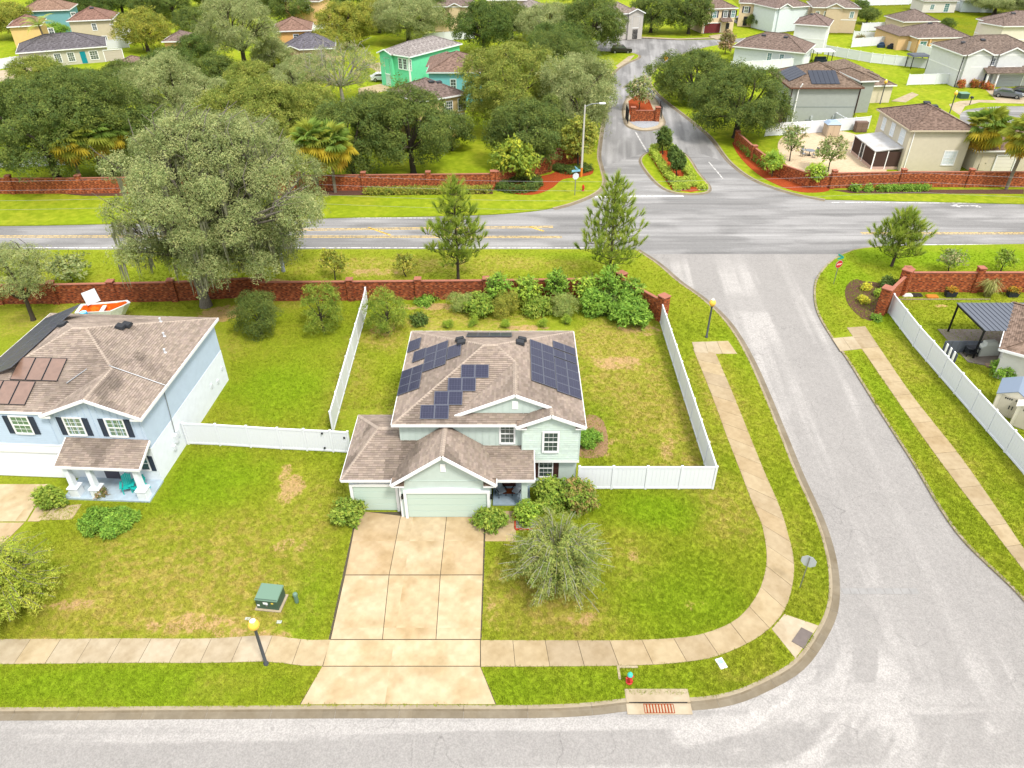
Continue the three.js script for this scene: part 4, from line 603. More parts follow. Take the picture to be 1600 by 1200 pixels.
const LK = 2.3, COLB = {   // linear leaf colours
  oak: [[0.075, 0.1, 0.03], [0.1, 0.125, 0.035], [0.055, 0.085, 0.03]], oakLight: [[0.13, 0.155, 0.04], [0.17, 0.18, 0.05], [0.09, 0.12, 0.03]], grey: [[0.14, 0.165, 0.085], [0.19, 0.205, 0.115], [0.095, 0.12, 0.055]], dark: [[0.045, 0.075, 0.025], [0.06, 0.09, 0.028], [0.085, 0.115, 0.03]],
  olive: [[0.15, 0.16, 0.035], [0.19, 0.18, 0.04], [0.1, 0.125, 0.03]], lime: [[0.15, 0.21, 0.035], [0.2, 0.25, 0.045], [0.1, 0.16, 0.03]], bright: [[0.1, 0.17, 0.03], [0.14, 0.21, 0.04], [0.07, 0.13, 0.025]], spring: [[0.19, 0.23, 0.04], [0.14, 0.19, 0.035], [0.24, 0.26, 0.06]], red: [[0.3, 0.08, 0.05], [0.22, 0.1, 0.04], [0.12, 0.13, 0.03]], golden: [[0.2, 0.21, 0.03], [0.13, 0.165, 0.03], [0.09, 0.13, 0.025]], croton: [[0.12, 0.165, 0.03], [0.08, 0.125, 0.025], [0.17, 0.12, 0.06]], yellow: [[0.28, 0.26, 0.035], [0.33, 0.3, 0.05], [0.17, 0.2, 0.03]], mauve: [[0.14, 0.11, 0.07], [0.1, 0.12, 0.04], [0.19, 0.13, 0.1]], myrtle: [[0.13, 0.16, 0.07], [0.2, 0.18, 0.12], [0.09, 0.13, 0.05]], bush: [[0.12, 0.165, 0.03], [0.17, 0.2, 0.045], [0.08, 0.125, 0.025]], weep: [[0.15, 0.185, 0.06], [0.2, 0.22, 0.09], [0.1, 0.14, 0.05]],
};
const COL = {}; for (const k in COLB) { const q = k === 'oak' || k === 'dark' || k === 'oakLight' ? 0.92 : 1; COL[k] = COLB[k].map(([a, b, c]) => [a * LK * 1.02 * q, b * LK * q, c * LK * 0.85 * q]); }
const _m = new THREE.Matrix4(), _q = new THREE.Quaternion(), _c = new THREE.Color(), UP = V(0, 1, 0);
function leafCloud(name, parent, pts, kind, col, r, sc = 1) {   // pts: [position, outward direction]
  for (const half of [0, 1]) {
    const list = pts.filter((_, i) => i % 2 === half), im = new THREE.InstancedMesh(TW[kind][half], M.leaf, list.length);
    list.forEach(([p, d], i) => {
      const n = d.clone().multiplyScalar(0.7).add(V((r() - 0.5) * 1.2, 0.5 + (r() - 0.5) * 0.8, (r() - 0.5) * 1.2)).normalize(); _q.setFromUnitVectors(UP, n).multiply(new THREE.Quaternion().setFromAxisAngle(UP, r() * 6.283));
      const s = sc * (0.75 + 0.5 * r()); im.setMatrixAt(i, _m.compose(p, _q, V(s, s, s)));
      const a = col[Math.floor(r() * col.length)], b = col[Math.floor(r() * col.length)], t = r(), k = 0.85 + 0.3 * r(); im.setColorAt(i, _c.setRGB(mix(a[0], b[0], t) * k, mix(a[1], b[1], t) * k, mix(a[2], b[2], t) * k));
    });
    im.name = name; im.castShadow = im.receiveShadow = true; im.userData.kind = 'stuff'; parent.add(im);
  }
}
// lobed crown: clumps of foliage spread over an uneven ellipsoid
function lobesFor(r, R, y0, y1, n, flat = 0.1, rough = 0.27) {
  const cy = (y0 + y1) / 2, ry = (y1 - y0) / 2, L = [], ph = r() * 6.283;
  for (let i = 0; i < n; i++) {
    const t = (i + 0.5) / n, y = 1 - (1.68 + flat) * t, rr = Math.sqrt(Math.max(0.02, 1 - y * y)), a = ph + i * 2.39996 + (r() - 0.5) * 0.7, k = 0.82 - rough * r();
    const s = R * 1.12 / Math.sqrt(n) * (0.75 + 0.6 * r()); L.push({ c: V(Math.cos(a) * rr * R * k, cy + y * ry * (0.68 + 0.12 * r()), Math.sin(a) * rr * R * k), s, sy: s * Math.min(1.1, ry / R * (0.85 + 0.3 * r())) });
  }
  return L;
}
function fillLobes(r, L, n, C) {
  const out = []; let guard = 0; const tot = L.reduce((s, l) => s + l.s * l.s, 0);
  while (out.length < n && guard++ < n * 12) {
    let w = r() * tot, l = L[0]; for (const x of L) { w -= x.s * x.s; if (w <= 0) { l = x; break; } }
    const z = 2 * r() - 1, a = r() * 6.283, q = Math.sqrt(1 - z * z), d = V(q * Math.cos(a), z, q * Math.sin(a));
    if (d.y < -0.35 && r() < 0.7) continue;
    const k = r() < 0.14 ? 1.05 + 0.55 * r() : 0.62 + 0.46 * Math.sqrt(r()), p = V(l.c.x + d.x * l.s * k, l.c.y + d.y * l.sy * k, l.c.z + d.z * l.s * k);
    let deep = false; for (const m of L) if (m !== l) { const dx = (p.x - m.c.x) / m.s, dy = (p.y - m.c.y) / m.sy, dz = (p.z - m.c.z) / m.s; if (dx * dx + dy * dy + dz * dz < 0.4) { deep = true; break; } }
    if (deep && r() < 0.85) continue;
    const o = p.clone().sub(C).normalize(); out.push([p, d.clone().add(o).normalize()]);
  }
  return out;
}
function limb(mb, a, b, r0, r1, r, bend = 0.15, n = 5, sides = 7) {
  const pts = [], rad = [], L = a.distanceTo(b), k = V((r() - 0.5), r() * 0.5, (r() - 0.5)).multiplyScalar(L * bend * 2);
  for (let i = 0; i <= n; i++) { const t = i / n; pts.push(a.clone().lerp(b, t).addScaledVector(k, Math.sin(t * Math.PI))); rad.push(mix(r0, r1, t)); }
  mb.tube(pts, rad, sides); return pts;
}
let treeSeed = 100;
function tree(name, label, x, z, h, R, o = {}) {
  const r = rng(o.seed ?? treeSeed++), g = thing(name, label, o.cat ?? 'tree', x, 0, z, 0, o.group), y0 = h * (o.skirt ?? 0.22), nl = o.lobes ?? Math.round(16 + R * 1.6), L = lobesFor(r, R, y0, h, nl, o.flat, o.rough), C = V(o.off?.[0] ?? 0, (y0 + h) / 2, o.off?.[1] ?? 0); if (o.off) for (const l of L) { l.c.x += o.off[0]; l.c.z += o.off[1]; } if (o.open) for (let i = L.length - 1; i >= 0; i--) if (o.open(L[i].c)) L.splice(i, 1);
  const mb = new MB(), tr = o.tr ?? Math.max(0.07, R * 0.055), fork = V((r() - 0.5) * 0.4, h * (o.fork ?? 0.28), (r() - 0.5) * 0.4);
  mb.tube([V(0, -0.1, 0), V(0.03, h * 0.04, 0), V(fork.x * 0.5, fork.y * 0.5, fork.z * 0.5), fork], [tr * 1.5, tr * 1.1, tr, tr * 0.85], 9);
  L.forEach((l, i) => { if (i % (o.limbEvery ?? 2) === 0) { const p = limb(mb, fork, l.c, tr * 0.5, tr * 0.13, r); if (o.twigs) for (let k = 0; k < 4; k++) { const e = l.c.clone().add(V((r() - 0.5), (r() - 0.1), (r() - 0.5)).multiplyScalar(l.s * 2)); limb(mb, p[3 + (k & 1)], e, tr * 0.16, 0.02, r, 0.2, 3, 4); } } });
  mesh('trunk', mb, o.bark ?? M.bark, g, 1);
  const sc = o.sc ?? 1, n = o.n ?? Math.round(R * R * 46 * (0.6 + 0.4 * (h - y0) / (2 * R)) / (sc * sc) * (o.dens ?? 1) * (o.kind === 'fine' ? 1.35 : 1));
  leafCloud('crown', g, fillLobes(r, L, n, C), o.kind ?? 'oak', COL[o.col ?? 'oak'], r, sc);
  return { g, L, r, fork };
}
const mossMat = leafMat(0x9a9a80, { roughness: 1, vertexColors: true });
function moss(t, n, len) {   // hanging strands below the lobes
  const r = t.r, mb = new MB();
  for (let i = 0; i < n; i++) {
    const l = t.L[Math.floor(r() * t.L.length)], a = r() * 6.283, k = 0.5 + 0.6 * r(), p = V(l.c.x + Math.cos(a) * l.s * k, l.c.y - l.sy * (0.3 + 0.5 * r()), l.c.z + Math.sin(a) * l.s * k), le = Math.min(p.y - 0.8, len * (0.4 + r()));
    for (let j = 0; j < 6; j++) { const o = V((r() - 0.5) * 0.35, 0, (r() - 0.5) * 0.35), b = r() * 3.14, w = 0.05 + 0.05 * r(), s = V(Math.cos(b) * w, 0, Math.sin(b) * w), q = p.clone().add(o), e = q.clone().add(V((r() - 0.5) * 0.3, -le * (0.5 + 0.5 * r()), (r() - 0.5) * 0.3)), t2 = 0.75 + 0.4 * r(); mb.color = [t2, t2, t2]; mb.face([q.clone().sub(s), q.clone().add(s), e.clone().addScaledVector(s, 0.2), e.clone().addScaledVector(s, -0.2)]); }
  }
  mesh('hanging_moss', mb, mossMat, t.g).userData.kind = 'stuff';
}
// --- palms: fan leaves, each a piece ---
const fanLeaf = (() => { const mb = new MB(), n = 15; mb.tube([V(0, 0, 0), V(0, 0.12, 0.55), V(0, 0.1, 1.0)], [0.03, 0.022, 0.018], 5); for (let i = 0; i < n; i++) { const a = (i / (n - 1) - 0.5) * 3.5, l = 1.0 - 0.14 * Math.abs(a), w = 0.085, d = V(Math.sin(a), 0, Math.cos(a)), s = V(d.z, 0, -d.x), o = V(0, 0.1, 1.0), m = o.clone().addScaledVector(d, l * 0.55).add(V(0, 0.03 + 0.02 * (i % 2), 0)), e = o.clone().addScaledVector(d, l).add(V(0, -0.3 * l, 0)); const t = 0.85 + 0.3 * ((i * 7) % 5) / 5; mb.color = [t, t, t]; mb.face([o, m.clone().addScaledVector(s, w), e]); mb.face([o, e, m.clone().addScaledVector(s, -w)]); } mb.color = [1, 1, 1]; return mb.geo(); })();
const palmGreens = [[0.3, 0.42, 0.09], [0.46, 0.5, 0.09], [0.66, 0.55, 0.07], [0.68, 0.5, 0.1]].map((c) => { const m = leafMat(0xffffff, { vertexColors: true, roughness: 0.55 }); m.color.setRGB(...c); return m; });
M.palmTrunk = std(0x8c8271, { map: T.bark, bumpMap: T.bark, bumpScale: 0.03 });
function palm(label, x, z, h, R, seed, group, o = {}) {
  const r = rng(seed), g = thing('cabbage_palm', label, 'palm tree', x, 0, z, 0, group), mb = new MB(), pts = [], rad = [], lean = V((r() - 0.5) * 0.8, 0, (r() - 0.5) * 0.8);
  for (let i = 0; i <= 10; i++) { const t = i / 10; pts.push(V(lean.x * t * t, h * t, lean.z * t * t)); rad.push(0.2 - 0.03 * t + (i % 2) * 0.012); } mb.tube(pts, rad, 10); mesh('trunk', mb, M.palmTrunk, g, 0.9);
  const n = o.n ?? 58; for (let i = 0; i < n; i++) { const t = i / n, el = mix(1.3, -1.15, Math.pow(t, 0.75)) + (r() - 0.5) * 0.25, f = mesh('palm_leaf', fanLeaf, palmGreens[t > 0.85 ? 3 : t > 0.42 ? (r() < 0.5 ? 2 : 1) : r() < 0.5 ? 0 : 1], g); f.position.set(lean.x, h, lean.z); f.rotation.set(-el, i * 2.39996 + r() * 0.4, 0, 'YXZ'); f.scale.setScalar(R / 1.65 * (0.85 + 0.3 * r())); }
  return g;
}
// feather palm
const featherLeaf = (() => { const mb = new MB(), N = 16, P = (t) => V(0, 0.55 * Math.sin(t * 2.2) - 0.5 * t * t, 2.2 * t); mb.tube(Array.from({ length: 7 }, (_, i) => P(i / 6)), [0.04, 0.035, 0.03, 0.025, 0.02, 0.015, 0.01], 4); for (let i = 1; i < N; i++) for (const s of [-1, 1]) { const t = i / N, o = P(t), l = 0.62 * Math.sin(Math.PI * Math.min(1, t * 0.9 + 0.12)), e = o.clone().add(V(s * l, -0.22 * l, 0.35 * l)); mb.face([o, o.clone().add(V(0, 0, 0.1)), e]); } return mb.geo(); })();
// --- pines: each whorl of branches with needle tufts ---
const tuft = (() => { const r = rng(5), mb = new MB(); for (let i = 0; i < 26; i++) { const a = r() * 6.283, t = 0.15 + 0.75 * r(), d = V(Math.cos(a) * Math.sin(t), Math.cos(t), Math.sin(a) * Math.sin(t)), s = V(-Math.sin(a), 0, Math.cos(a)).multiplyScalar(0.016), o = V(0, (r() - 0.4) * 0.3, 0), e = o.clone().addScaledVector(d, 0.3 + 0.12 * r()), k = 0.8 + 0.4 * r(); mb.color = [k, k, k * 0.9]; mb.face([o.clone().sub(s), o.clone().add(s), e]); } return mb.geo(); })();
const pineCol = [[0.36, 0.46, 0.07], [0.46, 0.54, 0.1], [0.26, 0.36, 0.06]];
function pine(label, x, z, h, R, seed) {
  const r = rng(seed), g = thing('pine_tree', label, 'tree', x, 0, z, 0, 'young pines by the highway'), mb = new MB(), spots = [];
  mb.tube([V(0, -0.1, 0), V(0.05, h * 0.3, 0.03), V(-0.04, h * 0.65, 0), V(0, h * 0.97, 0)], [0.16, 0.12, 0.075, 0.03], 8);
  for (let y = h * 0.16; y < h * 0.95; y += h * 0.062) {
    const f = (y / h), L = R * (f < 0.3 ? 0.55 + f * 1.4 : 1.0 - Math.pow((f - 0.3) / 0.7, 1.0) * 0.9), nb = 5 + Math.floor(r() * 2), ph = r() * 6.283;
    for (let k = 0; k < nb; k++) {
      const a = ph + k * 6.283 / nb + (r() - 0.5) * 0.6, l = L * (0.65 + 0.5 * r()), o = V(0, y, 0), e = V(Math.cos(a) * l, y + l * (0.28 + 0.35 * r()), Math.sin(a) * l), p = limb(mb, o, e, 0.04, 0.014, r, 0.08, 4, 5);
      const add = (q, d) => spots.push([q, d]); const d0 = e.clone().sub(o).normalize(); add(e, d0.clone().add(V(0, 0.8, 0)).normalize());
      const m = Math.max(2, Math.round(l * 3)); for (let j = 0; j < m; j++) { const t = 0.35 + 0.65 * r(), q = o.clone().lerp(e, t), sd = V((r() - 0.5) * 1.3, r() * 0.45, (r() - 0.5) * 1.3).multiplyScalar(0.28 + 0.5 * l * 0.35), q2 = q.clone().add(sd); limb(mb, q, q2, 0.015, 0.008, r, 0.05, 1, 3); add(q2, sd.normalize().add(V(0, 0.9, 0)).normalize()); }
    }
  }
  for (let i = 0; i < 5; i++) spots.push([V((r() - 0.5) * 0.2, h * (0.94 + 0.012 * i), (r() - 0.5) * 0.2), UP.clone()]);
  mesh('trunk', mb, M.bark, g, 1);
  const im = new THREE.InstancedMesh(tuft, M.leaf, spots.length); spots.forEach(([p, d], i) => { _q.setFromUnitVectors(UP, d); const s = 1.2 + 0.45 * r(); im.setMatrixAt(i, _m.compose(p, _q, V(s, s * 1.3, s))); const c = pineCol[Math.floor(r() * 3)]; im.setColorAt(i, _c.setRGB(...c)); });
  im.name = 'needles'; im.userData.kind = 'stuff'; im.castShadow = im.receiveShadow = true; g.add(im); return g;
}
// --- shrubs ---
function shrub(name, label, x, z, h, R, o = {}) {
  const r = rng(o.seed ?? treeSeed++), g = thing(name, label, o.cat ?? 'shrub', x, 0, z, o.turn ?? 0, o.group), nl = o.lobes ?? 9, L = lobesFor(r, R, h * (o.skirt ?? -0.05), h, nl, 0.15), mb = new MB();
  if (o.stretch) for (const l of L) { l.c.x *= o.stretch; }
  for (const l of L) limb(mb, V((r() - 0.5) * 0.2 * (o.stretch ?? 1), 0, (r() - 0.5) * 0.2), l.c, 0.03, 0.012, r, 0.1, 3, 5); mesh('stem', mb, o.bark ?? M.bark, g);
  const sc = o.sc ?? 0.5; leafCloud('foliage', g, fillLobes(r, L, o.n ?? Math.round(R * R * 60 * (o.stretch ?? 1) / (sc * sc) * (0.5 + 0.5 * h / R)), V(0, h * 0.35, 0)), o.kind ?? 'broad', COL[o.col ?? 'bush'], r, sc); return g;
}
// weeping shrub: many arching stems with leaves along them
function weeper(label, x, z, h, R, seed, n, col, pale) {
  const r = rng(seed), g = thing('weeping_bush', label, 'bush', x, 0, z), mb = new MB(), pts = [], L = [];
  for (let i = 0; i < n; i++) {
    const a = r() * 6.283, el = 0.35 + 1.1 * r(), l = R * (0.6 + 0.75 * r()), d = V(Math.cos(a), 0, Math.sin(a)), reach = l * Math.cos(el * 0.75), rise = h * Math.sin(el) * (0.6 + 0.45 * r()), P = (t) => V(d.x * reach * t, rise * Math.sin(Math.min(1.0, t * 1.05) * 2.0) * 1.0 + 0.15, d.z * reach * t), S = [];
    const wob = V((r() - 0.5), 0, (r() - 0.5)).multiplyScalar(0.35); for (let k = 0; k <= 8; k++) { const t = k / 8; S.push(P(t).addScaledVector(wob, t * t)); }
    mb.tube(S, S.map((_, k) => 0.034 - 0.0028 * k), 4);
    for (let k = 0; k < 11; k++) { const t = 0.25 + 0.75 * r(), i0 = Math.min(7, Math.floor(t * 8)), q = S[i0].clone().lerp(S[i0 + 1], t * 8 - i0).add(V((r() - 0.5) * 0.22, (r() - 0.7) * 0.28, (r() - 0.5) * 0.22)); pts.push([q, d.clone().multiplyScalar(0.6).add(V(0, 0.2, 0)).normalize()]); }
  }
  mesh('stems', mb, pale, g); leafCloud('foliage', g, pts, 'willow', COL[col], r, 0.55); return g;
}

// ---- near trees ----
{
  const t = tree('live_oak', 'huge live oak draped in grey moss behind the blue house', -28.01, -59.31, 18.2, 11.4, { col: 'grey', kind: 'fine', skirt: 0.08, lobes: 120, rough: 0.62, sc: 0.85, n: 13500, off: [2.6, -0.5], open: (p) => p.z > 0 && p.x > -1 && p.y < 5, tr: 0.42, twigs: true, limbEvery: 1, bark: M.barkGrey, fork: 0.25, seed: 7, flat: 0.2 });
  moss(t, 320, 1.8);
}
tree('small_tree', 'rounded dark green small tree between blue house and white fence', -21.58, -54.33, 4.3, 2.15, { col: 'oak', kind: 'fine', skirt: -0.08, sc: 0.6, lobes: 22 });
tree('small_tree', 'feathery light green small tree left of the long white fence', -16.28, -54.76, 4.9, 1.95, { col: 'bush', kind: 'willow', skirt: -0.08, sc: 0.65, lobes: 22 });
tree('small_tree', 'feathery small tree just right of the long white fence', -10.71, -54.54, 4.2, 2.0, { col: 'bush', kind: 'willow', skirt: -0.08, sc: 0.65, lobes: 22 });
tree('small_tree', 'light green tree at left edge beside the brick wall', -42.47, -56.74, 7.2, 3.3, { col: 'grey', kind: 'fine', skirt: 0.3, sc: 0.7, lobes: 24, twigs: true, dens: 0.75 });
weeper('big arching weeping bush at the bottom left lawn edge', -27.08, -25.9, 4.0, 2.7, 31, 250, 'spring', M.barkGrey);
weeper('grey stemmed weeping bush in front of the mint house', 2.45, -27.67, 3.6, 3.0, 32, 230, 'weep', std(0xa8a496, { map: T.bark }));
pine('tall young pine behind the brick wall, left of the shrub row', -5.24, -64.56, 10.06, 2.92, 41);
pine('tall young pine behind the brick wall, beside the corner pier', 9.35, -64.15, 10.49, 3.08, 43);
pine('short young pine behind the brick pier across the street', 38.22, -67.52, 5.81, 2.7, 45);
// hedge of mixed shrubs along the back brick wall
{
  const G = 'shrubs along the back brick wall', tall = [[777,478,395,60], [822,476,402,55], [868,474,408,60], [915,472,410,54], [950,470,395,60], [985,476,412,50]], cl = ['bright', 'lime', 'bright', 'lime', 'bright', 'bright'];
  const where = ['leftmost', 'second from left', 'third from left', 'third from right', 'second from right', 'rightmost'];
  tall.forEach(([bx, by, ty, w], i) => { const D = [[[-1.35, -59.31], [1.29, -59.55], [4.01, -59.79], [6.8, -60.04], [8.89, -60.28], [10.87, -59.55]]][0][i]; tree('tall_shrub', 'tall bright green shrub by the back wall, ' + where[i] + ' of six', D[0], D[1] + 0.2, 3.5 - (i % 2) * 0.7, 1.35, { col: cl[i], kind: 'broad', skirt: 0.12, sc: 0.62, lobes: 16, tr: 0.06, cat: 'shrub', group: G, dens: 0.6, twigs: true, rough: 0.5 }); });
  const low = [...[[-4.53, -58.59], [-2.99, -57.89], [-0.58, -57.89], [2.19, -58.12], [4.61, -57.89], [7.51, -58.12]]], lw = ['leftmost', 'second', 'third', 'fourth', 'fifth', 'rightmost'];
  low.forEach(([x, z], i) => shrub('low_shrub', 'low grey green shrub under the tall shrubs, ' + lw[i] + ' from the left of six', x, z, 1.5 + 0.3 * (i % 3), 1.25, { col: ['weep', 'bush', 'olive', 'bush', 'weep', 'bright'][i], kind: i % 2 ? 'broad' : 'fine', group: 'low shrubs under the wall' }));
  shrub('corner_shrub', 'wide leafy green shrub at the corner of brick wall and fence', 10.47, -56.52, 2.0, 1.9, { col: 'bright', lobes: 14 });
  shrub('corner_shrub', 'small shrub just left of the wide corner shrub', 8.42, -58.59, 1.6, 1.3, { col: 'dark', lobes: 10 });
}
[[[-5.58, -55.41], 'one'], [[-3.37, -55.85], 'two'], [[-0.56, -55.52], 'three'], [[2.69, -55.63], 'four'], [[4.79, -56.07], 'five']].forEach(([p], i) => shrub('seedling_clump', 'pale green seedling clump in the backyard dirt row, ' + ['first', 'second', 'third', 'fourth', 'last'][i] + ' from the left', ...p, 0.8, 0.42, { col: 'lime', kind: 'willow', sc: 0.35, lobes: 6, cat: 'plant', group: 'seedlings behind the mint house' }));
shrub('low_plant', 'dark leafy plant at the foot of the feathery tree by the fence', -8.17, -56.18, 0.8, 0.7, { col: 'dark', lobes: 6, cat: 'plant' });
shrub('low_plant', 'trailing green plant on the bare soil by the wall', -7.79, -59.92, 0.5, 0.9, { col: 'bright', lobes: 6, cat: 'plant' });
// young trees behind the wall and across the street
for (const [a, l, s, k] of [[[-17.23, -64.56, 2.97, 1.11], 'thin young tree behind the wall near the mossy oak', 0.6, 'olive'], [[-10.45, -65.25, 2.32, 1.06], 'small young tree behind the wall left of the pine', 0.6, 'olive'], [[43.28, -66.23, 2.27, 1.13], 'small young tree on the right verge, nearer the pine', 0.55, 'myrtle'], [[48.56, -66.37, 2.07, 1.01], 'small young tree on the right verge, nearer the right edge', 0.55, 'bush'], [[-42.61, -64.15, 2.7, 1.84], 'small thin tree behind the wall at far left', 0.7, 'grey']])
  tree('young_tree', l, a[0], a[1], a[2], a[3], { col: k, kind: 'broad', sc: s, lobes: 9, skirt: 0.3, tr: 0.06, dens: 0.6, twigs: true });
// shrubs by the two houses
shrub('box_shrub', 'round green bush in a red edged bed left of the garage', -9.96, -32.29, 1.35, 0.95, { col: 'bush', sc: 0.42, lobes: 10 });
shrub('box_shrub', 'round green bush between wide garage and porch', -1.33, -31.86, 1.25, 0.88, { col: 'bush', sc: 0.42, lobes: 10 });
shrub('croton_bush', 'leafy green bush under the mint house front window', 2.5, -33.63, 1.9, 1.05, { col: 'bush', sc: 0.45, lobes: 12 });
shrub('croton_bush', 'reddish leaved bush beside the front fence of the mint house', 4.02, -33.52, 1.75, 1.15, { col: 'croton', sc: 0.45, lobes: 12 });
shrub('bright_shrub', 'lime green shrub behind the red edging at the porch corner', 0.87, -32.29, 1.1, 0.7, { col: 'lime', sc: 0.4, lobes: 8 });
shrub('bed_plants', 'green plants in the bare bed on the right of the mint house', 5.1, -39.83, 0.9, 0.95, { col: 'bright', sc: 0.4, lobes: 10, cat: 'plants' });
shrub('porch_shrub', 'upright green bush at the blue house driveway', -28.81, -33.52, 1.5, 0.72, { col: 'bush', sc: 0.42, lobes: 10 });
shrub('low_hedge', 'long low hedge in front of the blue house porch', -24.48, -31.76, 1.0, 1.0, { col: 'bright', sc: 0.4, lobes: 16, stretch: 2.1, n: 1500, cat: 'hedge' });
shrub('pot_plant', 'small grey pink potted plant on the blue porch', -26.12, -34.32, 0.75, 0.33, { col: 'mauve', sc: 0.26, lobes: 6, cat: 'plant' });

// ---- trees beyond the highway ----
const far = (l, x, z, h, R, o) => tree('oak_tree', l, x, z, h, R * 1.17, { group: 'trees of the far estate', sc: 1.05, dens: 1.2, ...o });
far('broad dark oak behind the far wall at the left edge', -57.83, -91.7, 12.87, 7.42, { col: 'oak', h: 1, skirt: 0.03 });
far('rounded oak between the left edge oak and the mossy live oak', -51.92, -94.09, 12.79, 5.99, { col: 'oak', skirt: 0.04 });
far('dense grey green oak behind the live oak crown', -50.58, -114.06, 11.14, 6.15, { col: 'grey', kind: 'fine', skirt: 0.04 });
tree('mossy_tree', 'tall dark mossy tree near the yellow house, top left', -52.44, -154.23, 13.49, 8.27, { col: 'grey', kind: 'fine', skirt: 0.22, twigs: true, group: 'trees of the far estate', sc: 1.1 });
far('wide yellow green oak right of the live oak', -34.44, -100.52, 10.65, 7.02, { col: 'oakLight', skirt: 0.03 });
far('dark oak behind the pair of palms', -20.56, -94.09, 9.99, 4.84, { col: 'oak', skirt: 0.02 });
far('large dark oak in front of the tan house', -12.93, -94.82, 11.16, 5.66, { col: 'oak', skirt: 0.03 });
tree('bare_tree', 'half bare grey branched tree left of the green house', -28.93, -130.94, 9.11, 7.77, { col: 'myrtle', kind: 'fine', skirt: 0.15, dens: 0.32, twigs: true, limbEvery: 1, bark: std(0xb0aaa0, { map: T.bark }), tr: 0.3, sc: 1 });
far('large yellow green oak beside the teal house', 0, -114.06, 12.83, 8, { col: 'oakLight', skirt: 0.03 });
far('grey green oak overhanging the entrance road', 9.39, -107.69, 13.15, 5.14, { col: 'grey', kind: 'fine', skirt: 0.03 });
far('oak at the back edge of the entrance trees', 8.4, -128.86, 11.56, 5.77, { col: 'oak', kind: 'fine', skirt: 0.04 });
far('rounded oak above the entrance wall bend', 1.24, -96.58, 9, 4.75, { col: 'oak', skirt: 0.02 });
tree('magnolia_tree', 'small yellow flowering tree inside the clipped hedge ring', 0.4, -91.7, 5.65, 2.88, { col: 'golden', kind: 'broad', skirt: 0.08, sc: 0.85, group: 'small trees at the entrance' });
tree('magnolia_tree', 'slender small tree beside the tall street light', 8.8, -97.34, 6.83, 2.43, { col: 'olive', kind: 'broad', skirt: 0.12, sc: 0.85, group: 'small trees at the entrance' });
for (const [a, l, c] of [[[-36.87, -179.8, 9.55, 6.1], 'olive oak at the top, behind the slate roofed house', 'olive'], [[-23.89, -184.28, 10.24, 7.6], 'big grey green oak above the green house', 'grey'], [[-6.14, -172.74, 10.82, 6.28], 'dark oak at the top, right of the beige house', 'dark'], [[8.09, -179.8, 8.8, 6.82], 'grey green oak left of the top entrance bend', 'grey'], [[17.03, -172.74, 11.42, 6.81], 'dark oak beside the parked black car', 'oak'], [[33.97, -197.27, 8.92, 5.56], 'oak on the lawn before the grey stone house', 'oak'], [[42.88, -195.56, 9.13, 5.21], 'bright green oak left of the red garage door', 'oak'], [[-79.82, -174.11, 8.34, 5.39], 'yellow tinged tree beside the far street lamp', 'olive'], [[-119.2, -206.25, 6.41, 2.42], 'dark tree in front of the teal house, top left', 'dark'], [[-117.21, -188.97, 8.1, 5.21], 'yellow green tree at the top left edge', 'olive'], [[-107.06, -224.41, 7.78, 5.22], 'dark tree at the top behind the beige house', 'dark'], [[-89.85, -216, 8.28, 5.04], 'dark tree at the top left of the mossy tree', 'oak'], [[-55.99, -208.14, 8.46, 4.87], 'tree between the peach and yellow houses', 'oak'], [[50.3, -262.04, 6.58, 8.05], 'far tree above the cul de sac', 'oak'], [[-96.96, -190.58, 2.22, 2.58], 'small tree at the beige house corner', 'bright'], [[-39.23, -235.8, 6.83, 6.39], 'dark tree at the very top, left of the big oak', 'dark'], [[-20.77, -244.41, 5.88, 4.72], 'far tree left of the beige house at the top', 'oak'], [[19.3, -238.2, 8.17, 6.43], 'far tree at the top centre', 'dark'], [[-131.23, -250.93, 7.7, 7.72], 'far tree at the top, second from the left edge', 'oak'], [[-84.54, -238.2, 8.17, 8.27], 'far tree at the top behind the mossy tree', 'oak']])
  far(l, a[0], a[1], Math.min(a[2], 13), a[3], { col: c, skirt: 0.03, sc: 1.35, kind: c === 'grey' ? 'fine' : 'oak' });
